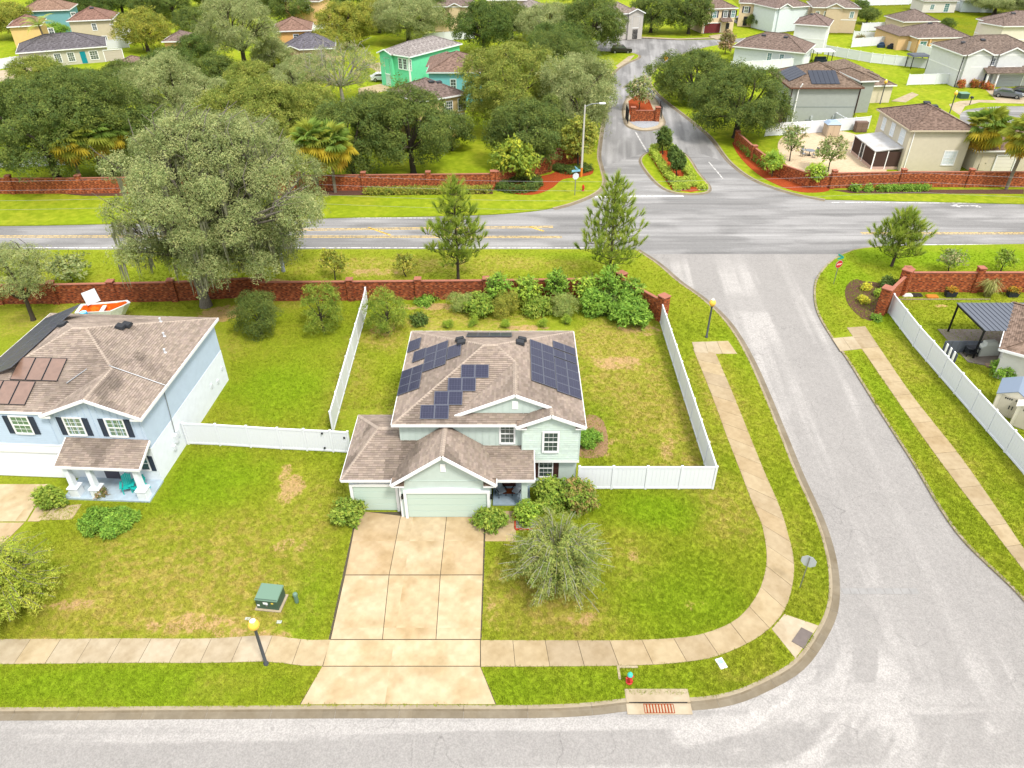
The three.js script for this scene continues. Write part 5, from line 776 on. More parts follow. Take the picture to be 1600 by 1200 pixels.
for (const [a, l, c] of [[[-49.68, -99.17, 7.56, 4.67], 'oak filling the gap above the live oak, left of centre', 'oak'], [[-44.74, -112.41, 8.2, 5.18], 'grey green oak right behind the live oak top', 'grey'], [[-30.75, -110.8, 7.69, 5.12], 'olive oak between the wide oak and the palms', 'oakLight'], [[-19.62, -110.8, 6.82, 5.14], 'oak behind the dark oak pair, centre left', 'oak'], [[-72.4, -126.84, 6.51, 6.3], 'oak behind the left edge oak', 'oak'], [[-8.5, -104.72, 5.29, 2.69], 'small oak at the right of the large dark oak', 'oak'], [[-38.39, -135.28, 5.27, 5.01], 'grey oak below the slate roofed house', 'grey'], [[-72.68, -110.8, 7.69, 5.12], 'oak behind the palms at the left edge', 'oak'], [[-65.82, -167.43, 4.72, 4.03], 'oak left of the tall mossy trunk', 'dark'], [[-47.85, -158.23, 5.34, 3.83], 'oak right of the tall mossy trunk', 'grey'], [[4.39, -103.29, 7.76, 3.95], 'oak between the wall bend and entrance road', 'oak'], [[-32.48, -197.27, 8.11, 5.41], 'oak left of the big oak above the green house', 'olive'], [[0, -188.97, 8.1, 5.21], 'oak right of the dark top oak', 'oak'], [[-113.68, -218.05, 7.3, 6.79], 'dark tree behind the beige house at top left', 'dark'], [[-96.33, -221.19, 6.94, 6.02], 'tree at the top, left of the orange house', 'oak'], [[-71.21, -226.61, 7.07, 7.03], 'tree at the top between mossy tree and peach house', 'oak'], [[-49.7, -228.84, 6.82, 5.32], 'tree right of the peach house at the top', 'dark'], [[-106.44, -187.38, 3.54, 2.68], 'bright round tree behind the slate roofed bungalow', 'bright'], [[-17.5, -147.77, 3.29, 2.17], 'pointed bright green tree at the corner of the green house', 'bright']])
  far(l, a[0], a[1], Math.min(a[2], 13), a[3], { col: c, skirt: 0.02, kind: c === 'grey' ? 'fine' : 'oak' });
for (const [a, l, c] of [[[-88.03, -144.72, 4.67, 4.14], 'oak just below the bungalow with turquoise door', 'oakLight'], [[-67.84, -135.28, 5.48, 4.45], 'oak in front of the brown roofed cottage', 'oak'], [[-62.96, -144.72, 6.4, 4.71], 'dark oak above the grey green oak, upper left', 'dark'], [[-53.75, -139.86, 5.93, 4.57], 'dark oak under the tall mossy tree', 'oak'], [[-45.01, -135.28, 5.79, 4.45], 'oak below the mossy trunk on its right', 'oakLight'], [[-39.04, -149.87, 4, 4.27], 'grey oak in front of the slate roof', 'grey'], [[-40.26, -170.71, 5.41, 4.09], 'olive oak right of the slate roofed house', 'olive'], [[-88.19, -188.97, 5.45, 4.48], 'dark oak behind the yellow tinged tree', 'dark'], [[-75.19, -190.58, 6.29, 4.51], 'oak at the right of the small orange house', 'oak'], [[-17.37, -201.67, 7.83, 4.74], 'oak beside the beige house at the top', 'oak'], [[8.71, -155.35, 9.21, 5.6], 'oak above the entrance trees, further back', 'dark'], [[-6.65, -135.28, 6.81, 4.43], 'oak between teal house and yellow green oak', 'oak'], [[13.81, -128.86, 7.07, 3.19], 'oak leaning over the road beyond the street light', 'oak']])
  far(l, a[0], a[1], Math.min(a[2], 14), a[3], { col: c, skirt: 0.02, kind: c === 'grey' ? 'fine' : 'oak' });
far('big round oak on the right of the entrance road', 33.25, -110.8, 10.68, 6.7, { col: 'oak', skirt: 0.0 });
far('wide oak behind the right entrance oak', 30.78, -131.79, 8.17, 6.91, { col: 'oak', skirt: 0.0 });
tree('magnolia_tree', 'narrow dark purple green tree at the white bungalow corner', 46.06, -171.38, 4.93, 1.78, { col: 'mauve', kind: 'broad', skirt: 0.05, sc: 0.9, group: 'small trees at the entrance' });
for (const [a, l, c] of [[[60.92, -204.4, 2.92, 2.09], 'small round tree on the cul de sac lawn', 'oak'], [[71.41, -216, 3.66, 2.03], 'small tree before the pale blue house at the top', 'oak'], [[91.91, -210.05, 3.58, 2.81], 'round tree beside the tan house and field', 'oak'], [[107.3, -199.01, 2.86, 1.57], 'small dark tree behind the orange bungalow', 'dark'], [[132.74, -224.41, 5.64, 6.99], 'big grey tree beside the field at top right', 'grey'], [[139.53, -221.19, 6.03, 6.03], 'big grey tree at the top right corner', 'grey'], [[78.97, -181.27, 2.13, 1.01], 'tiny purple tree in the fenced lawn', 'mauve'], [[95.52, -224.41, 3.47, 2.28], 'dark tree right of the tan house gable', 'dark']]) far(l, a[0], a[1], a[2], a[3], { col: c, skirt: 0.15, sc: 1, kind: c === 'grey' ? 'fine' : 'oak' });
for (const [a, l, c, d] of [[[37.94, -99.98, 4.89, 1.9], 'crepe myrtle on the sand patio, left of the pair', 'myrtle', 0.45], [[41.75, -95.82, 4.68, 1.92], 'crepe myrtle on the sand patio, right of the pair', 'myrtle', 0.5], [[21.04, -126.05, 5.41, 2.41], 'small tree behind the brick gate sign', 'myrtle', 0.6]]) tree('flowering_tree', l, a[0], a[1], a[2], a[3], { col: c, kind: 'broad', skirt: 0.25, sc: 0.8, dens: d, twigs: true, tr: 0.08, group: 'slender flowering trees' });
for (const [a, l] of [[[33.76, -93.84, 3.16, 1.32], 'lime green little tree in red mulch, left of the pair'], [[37.87, -90.09, 2.93, 1.12], 'lime green little tree in red mulch, right of the pair']]) tree('young_tree', l, a[0], a[1], a[2], a[3], { col: 'lime', kind: 'broad', skirt: 0.35, sc: 0.7, tr: 0.06, lobes: 9 });
// palms
palm('cabbage palm beyond the far wall, left of the close pair', -23.89, -88.08, 6.2, 2.6, 61, 'palms behind the far wall'); palm('cabbage palm beyond the far wall, right of the close pair', -21.83, -88.08, 5.8, 2.6, 62, 'palms behind the far wall');
palm('lower left palm before the dark oak at left', -53.15, -88.74, 6.2, 2.5, 63, 'palms at the left oak'); palm('right hand palm before the dark oak at left', -51.34, -90.54, 6.4, 2.5, 64, 'palms at the left oak'); palm('third palm, behind the right hand palm at left', -49.41, -91.7, 6.2, 2.3, 65, 'palms at the left oak');
palm('cabbage palm before the beige house, left of two', 61.34, -95.82, 5.6, 2.6, 66, 'palms at the right wall'); palm('cabbage palm at right edge with leaning trunk over the wall', 61.67, -89.18, 6.6, 2.6, 67, 'palms at the right wall');
{ const r = rng(9), a = [[-95.7, -163.64]][0], g = thing('feather_palm', 'tall thin feather palm in front of the slate roofed bungalow', 'palm tree', a[0], 0, a[1]); mesh('trunk', new MB().tube([V(0, 0, 0), V(0.2, 3.5, 0), V(-0.1, 7, 0)], [0.28, 0.2, 0.16], 8), M.palmTrunk, g, 1); for (let i = 0; i < 14; i++) { const f = mesh('palm_leaf', featherLeaf, palmGreens[i % 2], g); f.position.set(-0.1, 7, 0); f.rotation.set(-0.5 + 0.9 * (i / 14), i * 2.4, 0, 'YXZ'); f.scale.setScalar(1.5 + 0.3 * r()); } }
// ================= other houses =================
// A, B: ends of the camera-facing eave (left, right) in metres; d: depth away from the camera; he: eave height
function house(label, A, B, d, he, o = {}) {
  const w = Math.hypot(B[0] - A[0], B[1] - A[1]), turn = -Math.atan2(B[1] - A[1], B[0] - A[0]), H = thing(o.name ?? 'house', label, 'house', A[0], 0, A[1], turn, o.group), ov = o.ov ?? 0.4, s = o.pitch ?? 0.45;
  const wall = wallMat(new THREE.Color(o.wall ?? 0xd8d2c4).lerp(new THREE.Color(0xb4aea4), o.vivid ? 0 : 0.25)), trim = o.trim ?? M.trim, rm = roofMat(o.roof ?? 0x8a776b);
  const half = Math.min(w, d) / 2, top = he + s * half, roofs = new MB();
  const hip = (x0, x1, z0, z1, y, ss) => { const W = x1 - x0, D = z0 - z1, h = Math.min(W, D) / 2, t = y + ss * h, p = [V(x0, y, z0), V(x1, y, z0), V(x1, y, z1), V(x0, y, z1)], a = W >= D ? V(x0 + h, t, z0 - h) : V(x0 + h, t, z0 - h), b = W >= D ? V(x1 - h, t, z0 - h) : V(x0 + h, t, z1 + h);
    if (W >= D) { slab3(roofs, [p[0], p[1], b, a]); slab3(roofs, [p[1], p[2], b]); slab3(roofs, [p[2], p[3], a, b]); slab3(roofs, [p[3], p[0], a]); } else { slab3(roofs, [p[0], p[1], a]); slab3(roofs, [p[1], p[2], b, a]); slab3(roofs, [p[2], p[3], b]); slab3(roofs, [p[3], p[0], a, b]); } return [p, a, b]; };
  const [p, a, b] = hip(0, w, 0, -d, he, s);
  const gables = [];
  for (const [x, gw, z, y] of o.gables ?? []) { const gh = (y ?? he) + s * gw / 2, bk = z - (z + gw / 2) - 0.2; slab3(roofs, [V(x - gw / 2, y ?? he, z), V(x, gh, z), V(x, gh, bk - z), V(x - gw / 2, y ?? he, Math.min(-0.1, z - 0.3))]); slab3(roofs, [V(x, gh, z), V(x + gw / 2, y ?? he, z), V(x + gw / 2, y ?? he, Math.min(-0.1, z - 0.3)), V(x, gh, bk - z)]); gables.push([x, gw, z, y ?? he, gh]); }
  const extraWalls = [];
  for (const [x0, x1, z0, z1, y, ss] of o.wings ?? []) { hip(x0, x1, z0, z1, y, ss ?? s); extraWalls.push([x0 + ov, x1 - ov, z1 + ov, z0 - ov, y]); }
  for (const [x0, x1, z0, y0, z1, y1] of o.lean ?? []) slab3(roofs, [V(x0, y0, z0), V(x1, y0, z0), V(x1, y1, z1), V(x0, y1, z1)]);
  const roof = mesh('roof', roofs, rm, H);
  const cap = new MB(), r = rng(3); for (const [u, v] of [[p[0], a], [p[3], w >= d ? a : b], [p[1], w >= d ? b : a], [p[2], b], [a, b]]) if (u.distanceTo(v) > 0.4) cap.bar(V(u.x, u.y + 0.03, u.z), V(v.x, v.y + 0.03, v.z), 0.26, 0.05); mesh('ridge_caps', cap, rm, roof);
  const fs = new MB(); fs.bar(V(0, he - 0.07, 0.03), V(w, he - 0.07, 0.03), 0.05, 0.2).bar(V(-0.03, he - 0.07, 0), V(-0.03, he - 0.07, -d), 0.05, 0.2).bar(V(w + 0.03, he - 0.07, 0), V(w + 0.03, he - 0.07, -d), 0.05, 0.2);
  for (const [x, gw, z, y, gh] of gables) fs.bar(V(x - gw / 2, y - 0.04, z + 0.03), V(x, gh - 0.04, z + 0.03), 0.05, 0.2).bar(V(x, gh - 0.04, z + 0.03), V(x + gw / 2, y - 0.04, z + 0.03), 0.05, 0.2);
  mesh('fascia', fs, o.fascia ?? trim, roof);
  const wb = new MB().box(ov, w - ov, 0, he - 0.08, -d + ov, -ov); for (const e of extraWalls) wb.box(e[0], e[1], 0, e[4] - 0.08, e[2], e[3]); const W = mesh('wall', wb, wall, H);
  for (const [x, gw, z, y, gh] of gables) { mesh('gable_wall', new MB().plate([[x - gw / 2 + 0.35, 0], [x + gw / 2 - 0.35, 0], [x + gw / 2 - 0.35, y - 0.05], [x, gh - 0.17], [x - gw / 2 + 0.35, y - 0.05]], -ov - 0.1, z - 0.35), o.gableMat ?? wall, H); }
  if (o.band) mesh('band_board', new MB().box(ov - 0.03, w - ov + 0.03, o.band, o.band + 0.18, -d + ov - 0.03, -ov + 0.03), trim, W);
  const fr = { f: frameOf(0, 0, -ov, 0), r: frameOf(w - ov, 0, 0, Math.PI / 2), l: frameOf(ov, 0, -d, -Math.PI / 2) };
  for (const [face, u, y, ww, hh, q = {}] of o.win ?? []) { const F = typeof face === 'string' ? fr[face] : frameOf(0, 0, face, 0); if (q.door) { const m = new MB(); m.m = F; m.box(u - ww / 2, u + ww / 2, y, y + hh, 0.003, 0.05); const dd = mesh('door', m, q.door, H); const hd = new MB(); hd.m = F; hd.box(u + ww * 0.32, u + ww * 0.4, y + hh * 0.45, y + hh * 0.52, 0.05, 0.1); mesh('handle', hd, M.steel, dd); } else if (q.garage) { garageDoor(H, F, u, y, ww, hh, q.garage); archTrim(H, F, u, y - 0.02, ww, hh + 0.02, 0.15, 0.04, trim); } else windowIn(H, F, u, y, ww, hh, { cols: 2, rows: 4, trim: 0.14, trimMat: trim, bar: 0.04, ...q }); }
  for (const [x, z] of o.vents ?? []) { const y = he + s * Math.min(x, w - x, -z, d + z); roofVent(roof, M.dark, V(x, y, z), 0, 0.9); }
  if (o.posts) for (const [x, z, y, m] of o.posts) mesh('porch_post', new MB().rbox(x - 0.15, x + 0.15, 0, y, z - 0.15, z + 0.15, 0.03), m ?? trim, H);
  if (o.pipes) for (const [x, z, y0, y1] of o.pipes) mesh('downpipe', new MB().tube([V(x, y1, z), V(x, y0, z)], 0.07, 6), o.pipeMat ?? M.dark, H);
  if (o.extra) o.extra(H, w, d, he, s, fr);
  return H;
}
const teal = M.glassTeal, navy = std(0x2c3650, { roughness: 0.6 });
// right hand estate
house('beige two storey house with brown screened porch behind the brick wall', [50.88, -95.56], [59.67, -95.56], 10.5, 5.4, { wall: 0xcfc6ae, roof: 0x7d6457, pitch: 0.42, vents: [[4.4, -6.2], [5.2, -5.6]], fascia: std(0xb9ae97), win: [['f', 6.4, 0.9, 1.5, 1.7, { cols: 4, rows: 4, glass: std(0xc9d2d6, { roughness: 0.2 }) }], ['l', 2.4, 3.3, 0.8, 1.4, { glass: std(0xcfd8dc, { roughness: 0.2 }) }], ['l', 5.2, 3.3, 0.9, 1.5, { glass: std(0xcfd8dc, { roughness: 0.2 }) }], ['l', 8.2, 3.2, 1.2, 1.6, { cols: 4, glass: std(0xcfd8dc, { roughness: 0.2 }) }]], pipes: [[0.85, -0.33, 0, 5.2]], pipeMat: M.white,
  extra(H, w, d) {
    const P = new MB(); slab3(P, [V(-3.2, 2.45, -1.0), V(0.38, 2.9, -1.0), V(0.38, 2.9, -8.2), V(-3.2, 2.45, -8.2)], 0.12); const rf = mesh('porch_roof', P, std(0xb5b7bb, { map: T.stain, roughness: 0.5 }), H);
    for (const [x0, x1, z0, z1] of [[-3.1, 0.3, -1.16, -1.1], [-3.1, -3.04, -4.4, -1.16], [-3.1, -3.04, -8.1, -5.5]]) mesh('screen_panel', new MB().box(x0, x1, 0.4, 2.34, z0, z1), M.screen, H);
    mesh('screen_door', new MB().box(-3.1, -3.05, 0.05, 2.3, -5.42, -4.48), M.dark, H); for (const z of [-1.12, -4.44, -5.46, -8.15]) mesh('porch_post', new MB().cbox(-3.1, 0, z, 0.12, 2.4, 0.1), M.white, H); mesh('porch_post', new MB().cbox(-1.4, 0, -1.1, 0.1, 2.45, 0.1), M.white, H);
    mesh('kick_board', new MB().box(-3.12, 0.3, 0, 0.38, -1.18, -1.08).box(-3.12, -3.02, 0, 0.38, -8.1, -1.18), std(0xb59a8e), H); } });
house('low garage wing of the beige house at the right edge', [60.22, -95.2], [71.88, -95.73], 8, 2.9, { wall: 0xcfc6ae, roof: 0x7d6457, win: [['f', 4.4, 0.05, 2.5, 2.1, { garage: std(0xd8d4c8) }], ['f', 1.6, 0.2, 0.9, 2.0, { door: std(0xc9c0a8) }]] });
house('grey two storey house with black pool heating mats on its roof', [42.21, -117.16], [53.46, -117.16], 11.5, 5.6, { wall: 0x99a29e, roof: 0x7f6a58, pitch: 0.45, ov: 0.45, fascia: std(0x6a4a3c), pipes: [[0.5, -0.35, 0, 5.4], [10.9, -0.35, 0, 5.4]], pipeMat: std(0x4a3a34),
  extra(H, w, d, he, s) {
    const vF = V(0, s, -1).normalize(), vL = V(1, s, 0).normalize(), mat = std(0x2a2f3a, { roughness: 0.45 }); const lay = (o, u, v, W, h) => { const n = V().crossVectors(u, v).normalize(), q = new MB(); q.m = new THREE.Matrix4().makeBasis(u, v, n).setPosition(o.clone().addScaledVector(n, 0.06)); q.box(0, W, 0, h, 0, 0.05); mesh('solar_panel', q, mat, H); };
    for (let k = 0; k < 6; k++) lay(V(3.4 + k * 0.72, he, 0).addScaledVector(vF, 0.8), V(1, 0, 0), vF, 0.68, 3.2); for (let k = 0; k < 5; k++) lay(V(0, he, -8.6 + k * 1.2).addScaledVector(vL, 0.7), V(0, 0, 1), vL, 1.14, 2.6);
    mesh('vent_stack', new MB().tube([V(1.4, 0, -0.2), V(1.4, 5.2, -0.2), V(1.7, 6.2, 0.15)], 0.09, 8), M.white, H); mesh('band_board', new MB().box(0.44, w - 0.44, 2.65, 2.72, -0.46, -0.42), std(0x7c8582), H);
    for (const [x, y] of [[7.6, 0.9], [8.1, 0.7], [8.5, 1.0], [4.2, 0.8]]) mesh('utility_box', new MB().box(x, x + 0.34, y, y + 0.55, -0.45, -0.28), std(0xaab0b0), H); mesh('screen_enclosure', new MB().box(-1.4, 0.4, 0, 2.5, -4, -0.9), M.screen, H); } });
house('lower wing of the grey house, seen at its right corner', [55.67, -123.94], [58.81, -124.37], 8, 5.0, { wall: 0x8d9694, roof: 0x7f6a58, pipes: [[0.5, -0.35, 0, 4.8]], pipeMat: std(0x3a302c) });
house('cream bungalow behind the grey house with a stacked tan roof', [60.47, -130.12], [64.97, -130.57], 14, 2.9, { wall: 0xd9cdb4, roof: 0x877463, pitch: 0.42, vents: [[2.6, -7], [3.6, -7.4]], gables: [], win: [['r', 4, 0.2, 0.9, 2.0, { door: std(0xc9b99b) }], ['r', 8, 0.9, 0.9, 1.1]], wings: [[-1.5, 4, -5, -16, 3.4]] });
house('white and grey two storey house with twin gables and dark shutters', [80.67, -141.53], [96.79, -142.65], 11, 5.5, { wall: 0xd4d8dc, roof: 0x7a6a60, pitch: 0.42, ov: 0.4, band: 2.7, gables: [[3.2, 5.0, 0.4], [9.4, 5.6, 0.4]], vents: [[5.5, -4], [2.6, -5]], pipes: [[0.5, -0.3, 0, 5.3], [6.0, -0.3, 2.8, 5.3]], lean: [[4.6, 16, 1.7, 2.75, -0.3, 3.5]], posts: [[5.1, 1.3, 2.75], [7.0, 1.3, 2.75]],
  win: [[-0.02, 3.2, 3.55, 2.1, 1.35, { cols: 4, glass: teal, shutter: navy, sw: 0.35 }], [-0.02, 9.5, 3.55, 2.1, 1.35, { cols: 4, glass: teal, shutter: navy, sw: 0.35 }], ['f', 6.3, 3.7, 0.7, 1.1, { glass: navy }], [-0.02, 2.2, 0.8, 1.3, 1.3, { cols: 2, glass: teal, shutter: navy, sw: 0.3 }], ['f', 6.0, 0.1, 0.95, 2.1, { door: navy }], [0.02, 10.2, 0.05, 5.0, 2.1, { garage: std(0xa6abb0) }]] });
house('white two storey house beside the fenced lawn, upper right', [60.54, -174.03], [67.13, -170.89], 9, 5.5, { wall: 0xe6eaed, roof: 0x85706a, band: 2.7, vents: [[3, -4.4]], win: [['r', 2.6, 3.4, 1.2, 1.3, { cols: 2, glass: teal }], ['r', 4.2, 0.2, 1.4, 2.0, { glass: teal }], ['r', 6.6, 0.6, 0.7, 1.6, { glass: navy }]] });
house('light grey bungalow with long brown hip roof near the entrance bend', [45.27, -163.35], [57.93, -156.32], 10.5, 3.0, { wall: 0xc8d2da, roof: 0x7f6b62, vents: [[5, -4], [9.4, -4]], win: [['f', 7.6, 0.9, 0.75, 1.4, { glass: teal }], ['f', 10, 0.9, 0.75, 1.4, { glass: teal }], ['r', 4, 0.9, 0.7, 1.1]], lean: [] });
house('orange stucco bungalow with broad brown hip roof', [87.12, -172.05], [99.5, -173.15], 11, 3.0, { wall: 0xd9b078, roof: 0x7c6c66, pitch: 0.4, vents: [[5, -5]], win: [['f', 1.9, 0.2, 1.4, 2.0, { glass: teal }], ['f', 4.5, 0.8, 1.1, 1.2, { glass: teal }]], posts: [[0.7, -0.2, 2.9, wallMat(0xd9b078)], [3.2, -0.2, 2.9, wallMat(0xd9b078)]], wings: [[-2.6, 2.5, -3, -14, 3.0]] });
house('small roof peeking up behind the orange bungalow', [92.44, -191.32], [101.62, -192.21], 9, 3.2, { wall: 0xcdbd9e, roof: 0x7c6c66 });
house('cream two storey house at the right edge', [103.56, -170.27], [116.44, -171.04], 10, 5.6, { wall: 0xe0d8ca, roof: 0x827068, band: 2.8, vents: [[4, -4]], win: [['f', 2.6, 0.8, 1.6, 1.5, { cols: 4, glass: teal }]] });
house('cream wing left of the right edge house', [101.32, -175.81], [103.83, -170.27], 8, 5.55, { wall: 0xe0d8ca, roof: 0x827068, band: 2.8 });
house('tan two storey house with three small front windows, upper right', [72.44, -197.25], [83.38, -195.27], 10, 5.5, { wall: 0xc9b290, roof: 0x8b7d76, gables: [[5.2, 4.4, 0.3]], band: 2.8, win: [['f', 1.5, 3.5, 0.7, 1.0], ['f', 3.4, 3.5, 0.7, 1.0], ['f', 9.4, 3.4, 0.8, 1.2, { glass: teal }]] });
house('pale blue two storey house at the top with shuttered windows', [63.15, -195.99], [73.07, -200], 9, 5.4, { wall: 0xd5e2e8, roof: 0x83706a, gables: [[3, 4, 0.3]], win: [['f', 2.4, 3.2, 0.8, 1.3, { shutter: navy }], ['f', 4.3, 3.2, 0.8, 1.3], ['f', 2.4, 0.6, 1.0, 1.4]] });
house('peach two storey house at the top, left of the pale blue one', [56.75, -205.24], [64.61, -203.12], 9, 5.4, { wall: 0xe0c7a2, roof: 0x83706a, win: [['f', 2, 3.2, 0.9, 1.3, { shutter: navy }], ['f', 5.2, 3.2, 0.9, 1.3], ['f', 2.2, 0.2, 1.0, 2.1, { door: M.dark }]] });
house('tan two storey house with dark red garage door', [45.77, -195.01], [54.51, -196.98], 9, 5.4, { wall: 0xdcc4a0, roof: 0x7f6a60, lean: [[4.6, 7.4, 1.2, 2.7, -0.3, 3.3]], win: [['f', 3.2, 3.4, 0.9, 1.4, { glass: teal, shutter: navy }], ['f', 6.0, 3.4, 0.9, 1.4, { shutter: M.dark }], ['f', 8, 3.4, 0.9, 1.4, { glass: teal, shutter: M.dark }], ['f', 3.0, 0.05, 4.2, 2.1, { garage: std(0x6b3436) }], ['f', 7.0, 0.1, 0.9, 2.0, { door: M.dark }]] });
house('grey stone two storey house with arched window at the top centre', [21.63, -186.1], [29.48, -187.92], 9, 5.6, { wall: 0xb9b4ae, roof: 0x948880, gables: [[7.2, 4.2, 0.5]], win: [['f', 1.8, 3.3, 0.9, 1.3], [0.1, 7.2, 2.6, 1.6, 2.3, { cols: 3 }], ['f', 1.8, 0.7, 0.9, 1.4], [0.1, 7.2, 0.1, 1.3, 2.1, { door: M.dark }]] });
house('white bungalow at the far top right beside the field', [113.6, -226.77], [123.48, -226.77], 8, 3, { wall: 0xdcd8d0, roof: 0x857770, win: [['f', 3, 0.8, 1, 1.2, { glass: teal }], ['f', 7, 0.2, 1.2, 2, { glass: teal }]] });
house('second far bungalow at the top right beside the field', [124.96, -227.98], [134.06, -226.77], 8, 3, { wall: 0xcfdfe4, roof: 0x7c6c66, win: [['f', 7, 0.8, 1, 1.2, { glass: teal }]] });
// left and centre estate
house('mint green two storey house with grey roof behind the bare tree', [-24.36, -143.81], [-18.06, -139.38], 15, 5.6, { vivid: true, wall: 0x6fd3a2, roof: 0xa7a3a3, trim: std(0xdfeee6), gables: [[2.0, 3.6, 0.5]], pitch: 0.4, win: [['f', 5.0, 3.3, 0.7, 1.7], ['f', 6.1, 3.3, 0.7, 1.7], ['f', 7.2, 3.3, 0.7, 1.7], [0.1, 2.2, 2.2, 1.1, 2.6, { cols: 3 }], [0.1, 2.2, 0.1, 1.2, 2.1, { door: std(0xbfe0d0) }]], extra(H, w) { mesh('quoins', new MB().box(w - 0.75, w - 0.36, 0, 5.4, -0.44, -0.34), std(0xe9f2ee), H); } });
house('teal two storey house with red brown roof beside the big oak', [-14.03, -127.91], [-4.71, -127.91], 11, 5.5, { vivid: true, wall: 0x6fb3b8, roof: 0x8d6f62, trim: std(0xb9c9c6), win: [['f', 4.3, 2.4, 0.8, 1.9, { cols: 2 }]], wings: [[-0.6, 6, -5, -13, 5.4]] });
house('tan two storey house half hidden behind the dark oak', [-13.69, -108.99], [-6.55, -114.09], 9, 5.5, { wall: 0xcfb173, roof: 0x7d6a66, vents: [[4.6, -3.4], [5.8, -3.2]], band: 2.6, win: [['f', 5.6, 3.1, 1.2, 1.6, { cols: 4 }], ['f', 7.9, 3.2, 1.2, 1.6, { cols: 4 }], ['f', 6.4, 0.7, 1.2, 1.3, { cols: 4 }], ['r', 1.6, 0.2, 2.0, 2.2]] });
house('beige two storey house at the top centre above a white fence', [-19.28, -197.53], [-9.56, -197.53], 10, 5.6, { wall: 0xd2b98c, roof: 0x7f6d68, band: 2.8, gables: [[5.4, 3.4, 0.3]] });
house('peach house at the top with a blue window', [-58.39, -208.51], [-48.74, -207.41], 10, 5.4, { wall: 0xe6b67a, roof: 0x8a7268, win: [['f', 6.5, 3.4, 0.8, 1.3]] });
house('orange yellow two storey house beside the mossy tree', [-49.34, -165.52], [-41.51, -166.98], 10, 5.4, { wall: 0xe6ab4c, roof: 0x96705f, win: [['f', 4.6, 3.2, 0.9, 1.4], ['f', 8.2, 3.4, 0.8, 1.2]] });
house('slate blue roofed bungalow below the orange yellow house', [-46.24, -159.45], [-35.83, -161.38], 10, 3.0, { wall: 0xc3a387, roof: 0x5f6478, gables: [[1.8, 3.6, 0.6]], win: [['f', 5, 0.8, 0.9, 1.2]] });
house('brown roofed cottage with arched front near the left oak', [-73.98, -142.7], [-70.14, -142.7], 9, 3.0, { wall: 0xd5cec6, roof: 0x8f7469, gables: [[4.6, 3.4, 0.8]], win: [['f', 1.6, 0.6, 1.1, 1.6, { cols: 3 }]], wings: [[3, 9, 1.2, -7, 3.0]] });
house('slate roofed bungalow with turquoise front door', [-97.94, -156.32], [-83.19, -163.35], 11, 3.0, { wall: 0xbcb8a6, roof: 0x5c5f6d, pitch: 0.4, win: [['f', 7.0, 0.7, 1.1, 1.5, { cols: 3 }], ['f', 9.4, 0.7, 1.1, 1.5, { cols: 3 }], ['f', 11.6, 0.1, 1.0, 2.2, { door: std(0x1f7f8c) }], ['f', 13.6, 0.7, 1.4, 1.5, { cols: 3 }], ['f', 17.2, 0.05, 3.4, 2.1, { garage: std(0xb4ab9f) }]] });
house('beige two storey house with red brown roof at the top left', [-97.15, -176.62], [-88.22, -179.12], 10, 5.6, { wall: 0xcabd9d, roof: 0x94695a, vents: [[5, -4]], win: [['f', 5.2, 3.6, 0.8, 1.2], ['f', 10, 3.6, 0.8, 1.4], ['f', 4.3, 1.0, 0.9, 1.1], ['f', 6.6, 1.0, 0.9, 1.2], ['l', 3, 3.5, 0.8, 1.3], ['l', 7, 3.5, 0.8, 1.3], ['f', 10.5, 0.9, 0.8, 1.3]] });
house('yellow two storey house at the left edge', [-106.88, -170.75], [-100.8, -173.08], 9, 5.4, { wall: 0xe3bd6c, roof: 0x94695a, win: [['f', 8.0, 3.3, 0.9, 1.3], ['f', 6.4, 0.8, 1.2, 1.3, { glass: teal }]] });
house('teal house at the top left corner with tan roof', [-117.36, -193.96], [-106.63, -196.87], 10, 5.0, { wall: 0x4f9fae, roof: 0xa07c66, win: [['f', 11.6, 3.0, 0.9, 1.3]] });
house('white gabled house right of the beige house at top left', [-88.32, -178.95], [-86.34, -183.97], 8, 4.6, { wall: 0xd9dbdd, roof: 0xb3ada6, win: [['f', 2.4, 0.3, 0.8, 1.6]] });
house('small orange house between the trees at the upper left', [-73.28, -166.99], [-67.37, -167.69], 8, 3.2, { wall: 0xd9a45a, roof: 0x84706a });
house('grey roofed house at the top, left of the leafy bend', [-0.33, -208.57], [8.13, -207.54], 10, 3.2, { wall: 0xd2c6b0, roof: 0x9d9692, win: [['f', 6.6, 0.8, 1, 1.2, { glass: teal }]] });
house('brown roofed house at the top, above the grey roofed one', [-6.61, -212.68], [4.96, -212.68], 10, 5, { wall: 0xd8c39a, roof: 0x857069, win: [['f', 4, 3, 0.8, 1.2], ['f', 8, 3, 0.8, 1.2]] });
house('brown roofed low house beside the dark top oak', [-0.78, -199.05], [5.44, -197.17], 9, 3, { wall: 0xd0c2b8, roof: 0x8b7470 });

// the neighbour at the right edge: patio cover and corner of the house
{
  const H = house('grey house corner with brown roof at the right edge', [37.32, -47.68], [46, [37.32, -47.68][1] + 6], 9, 2.7, { name: 'house', wall: 0xd6d6d2, roof: 0x8d7565, pitch: 0.4 });
}
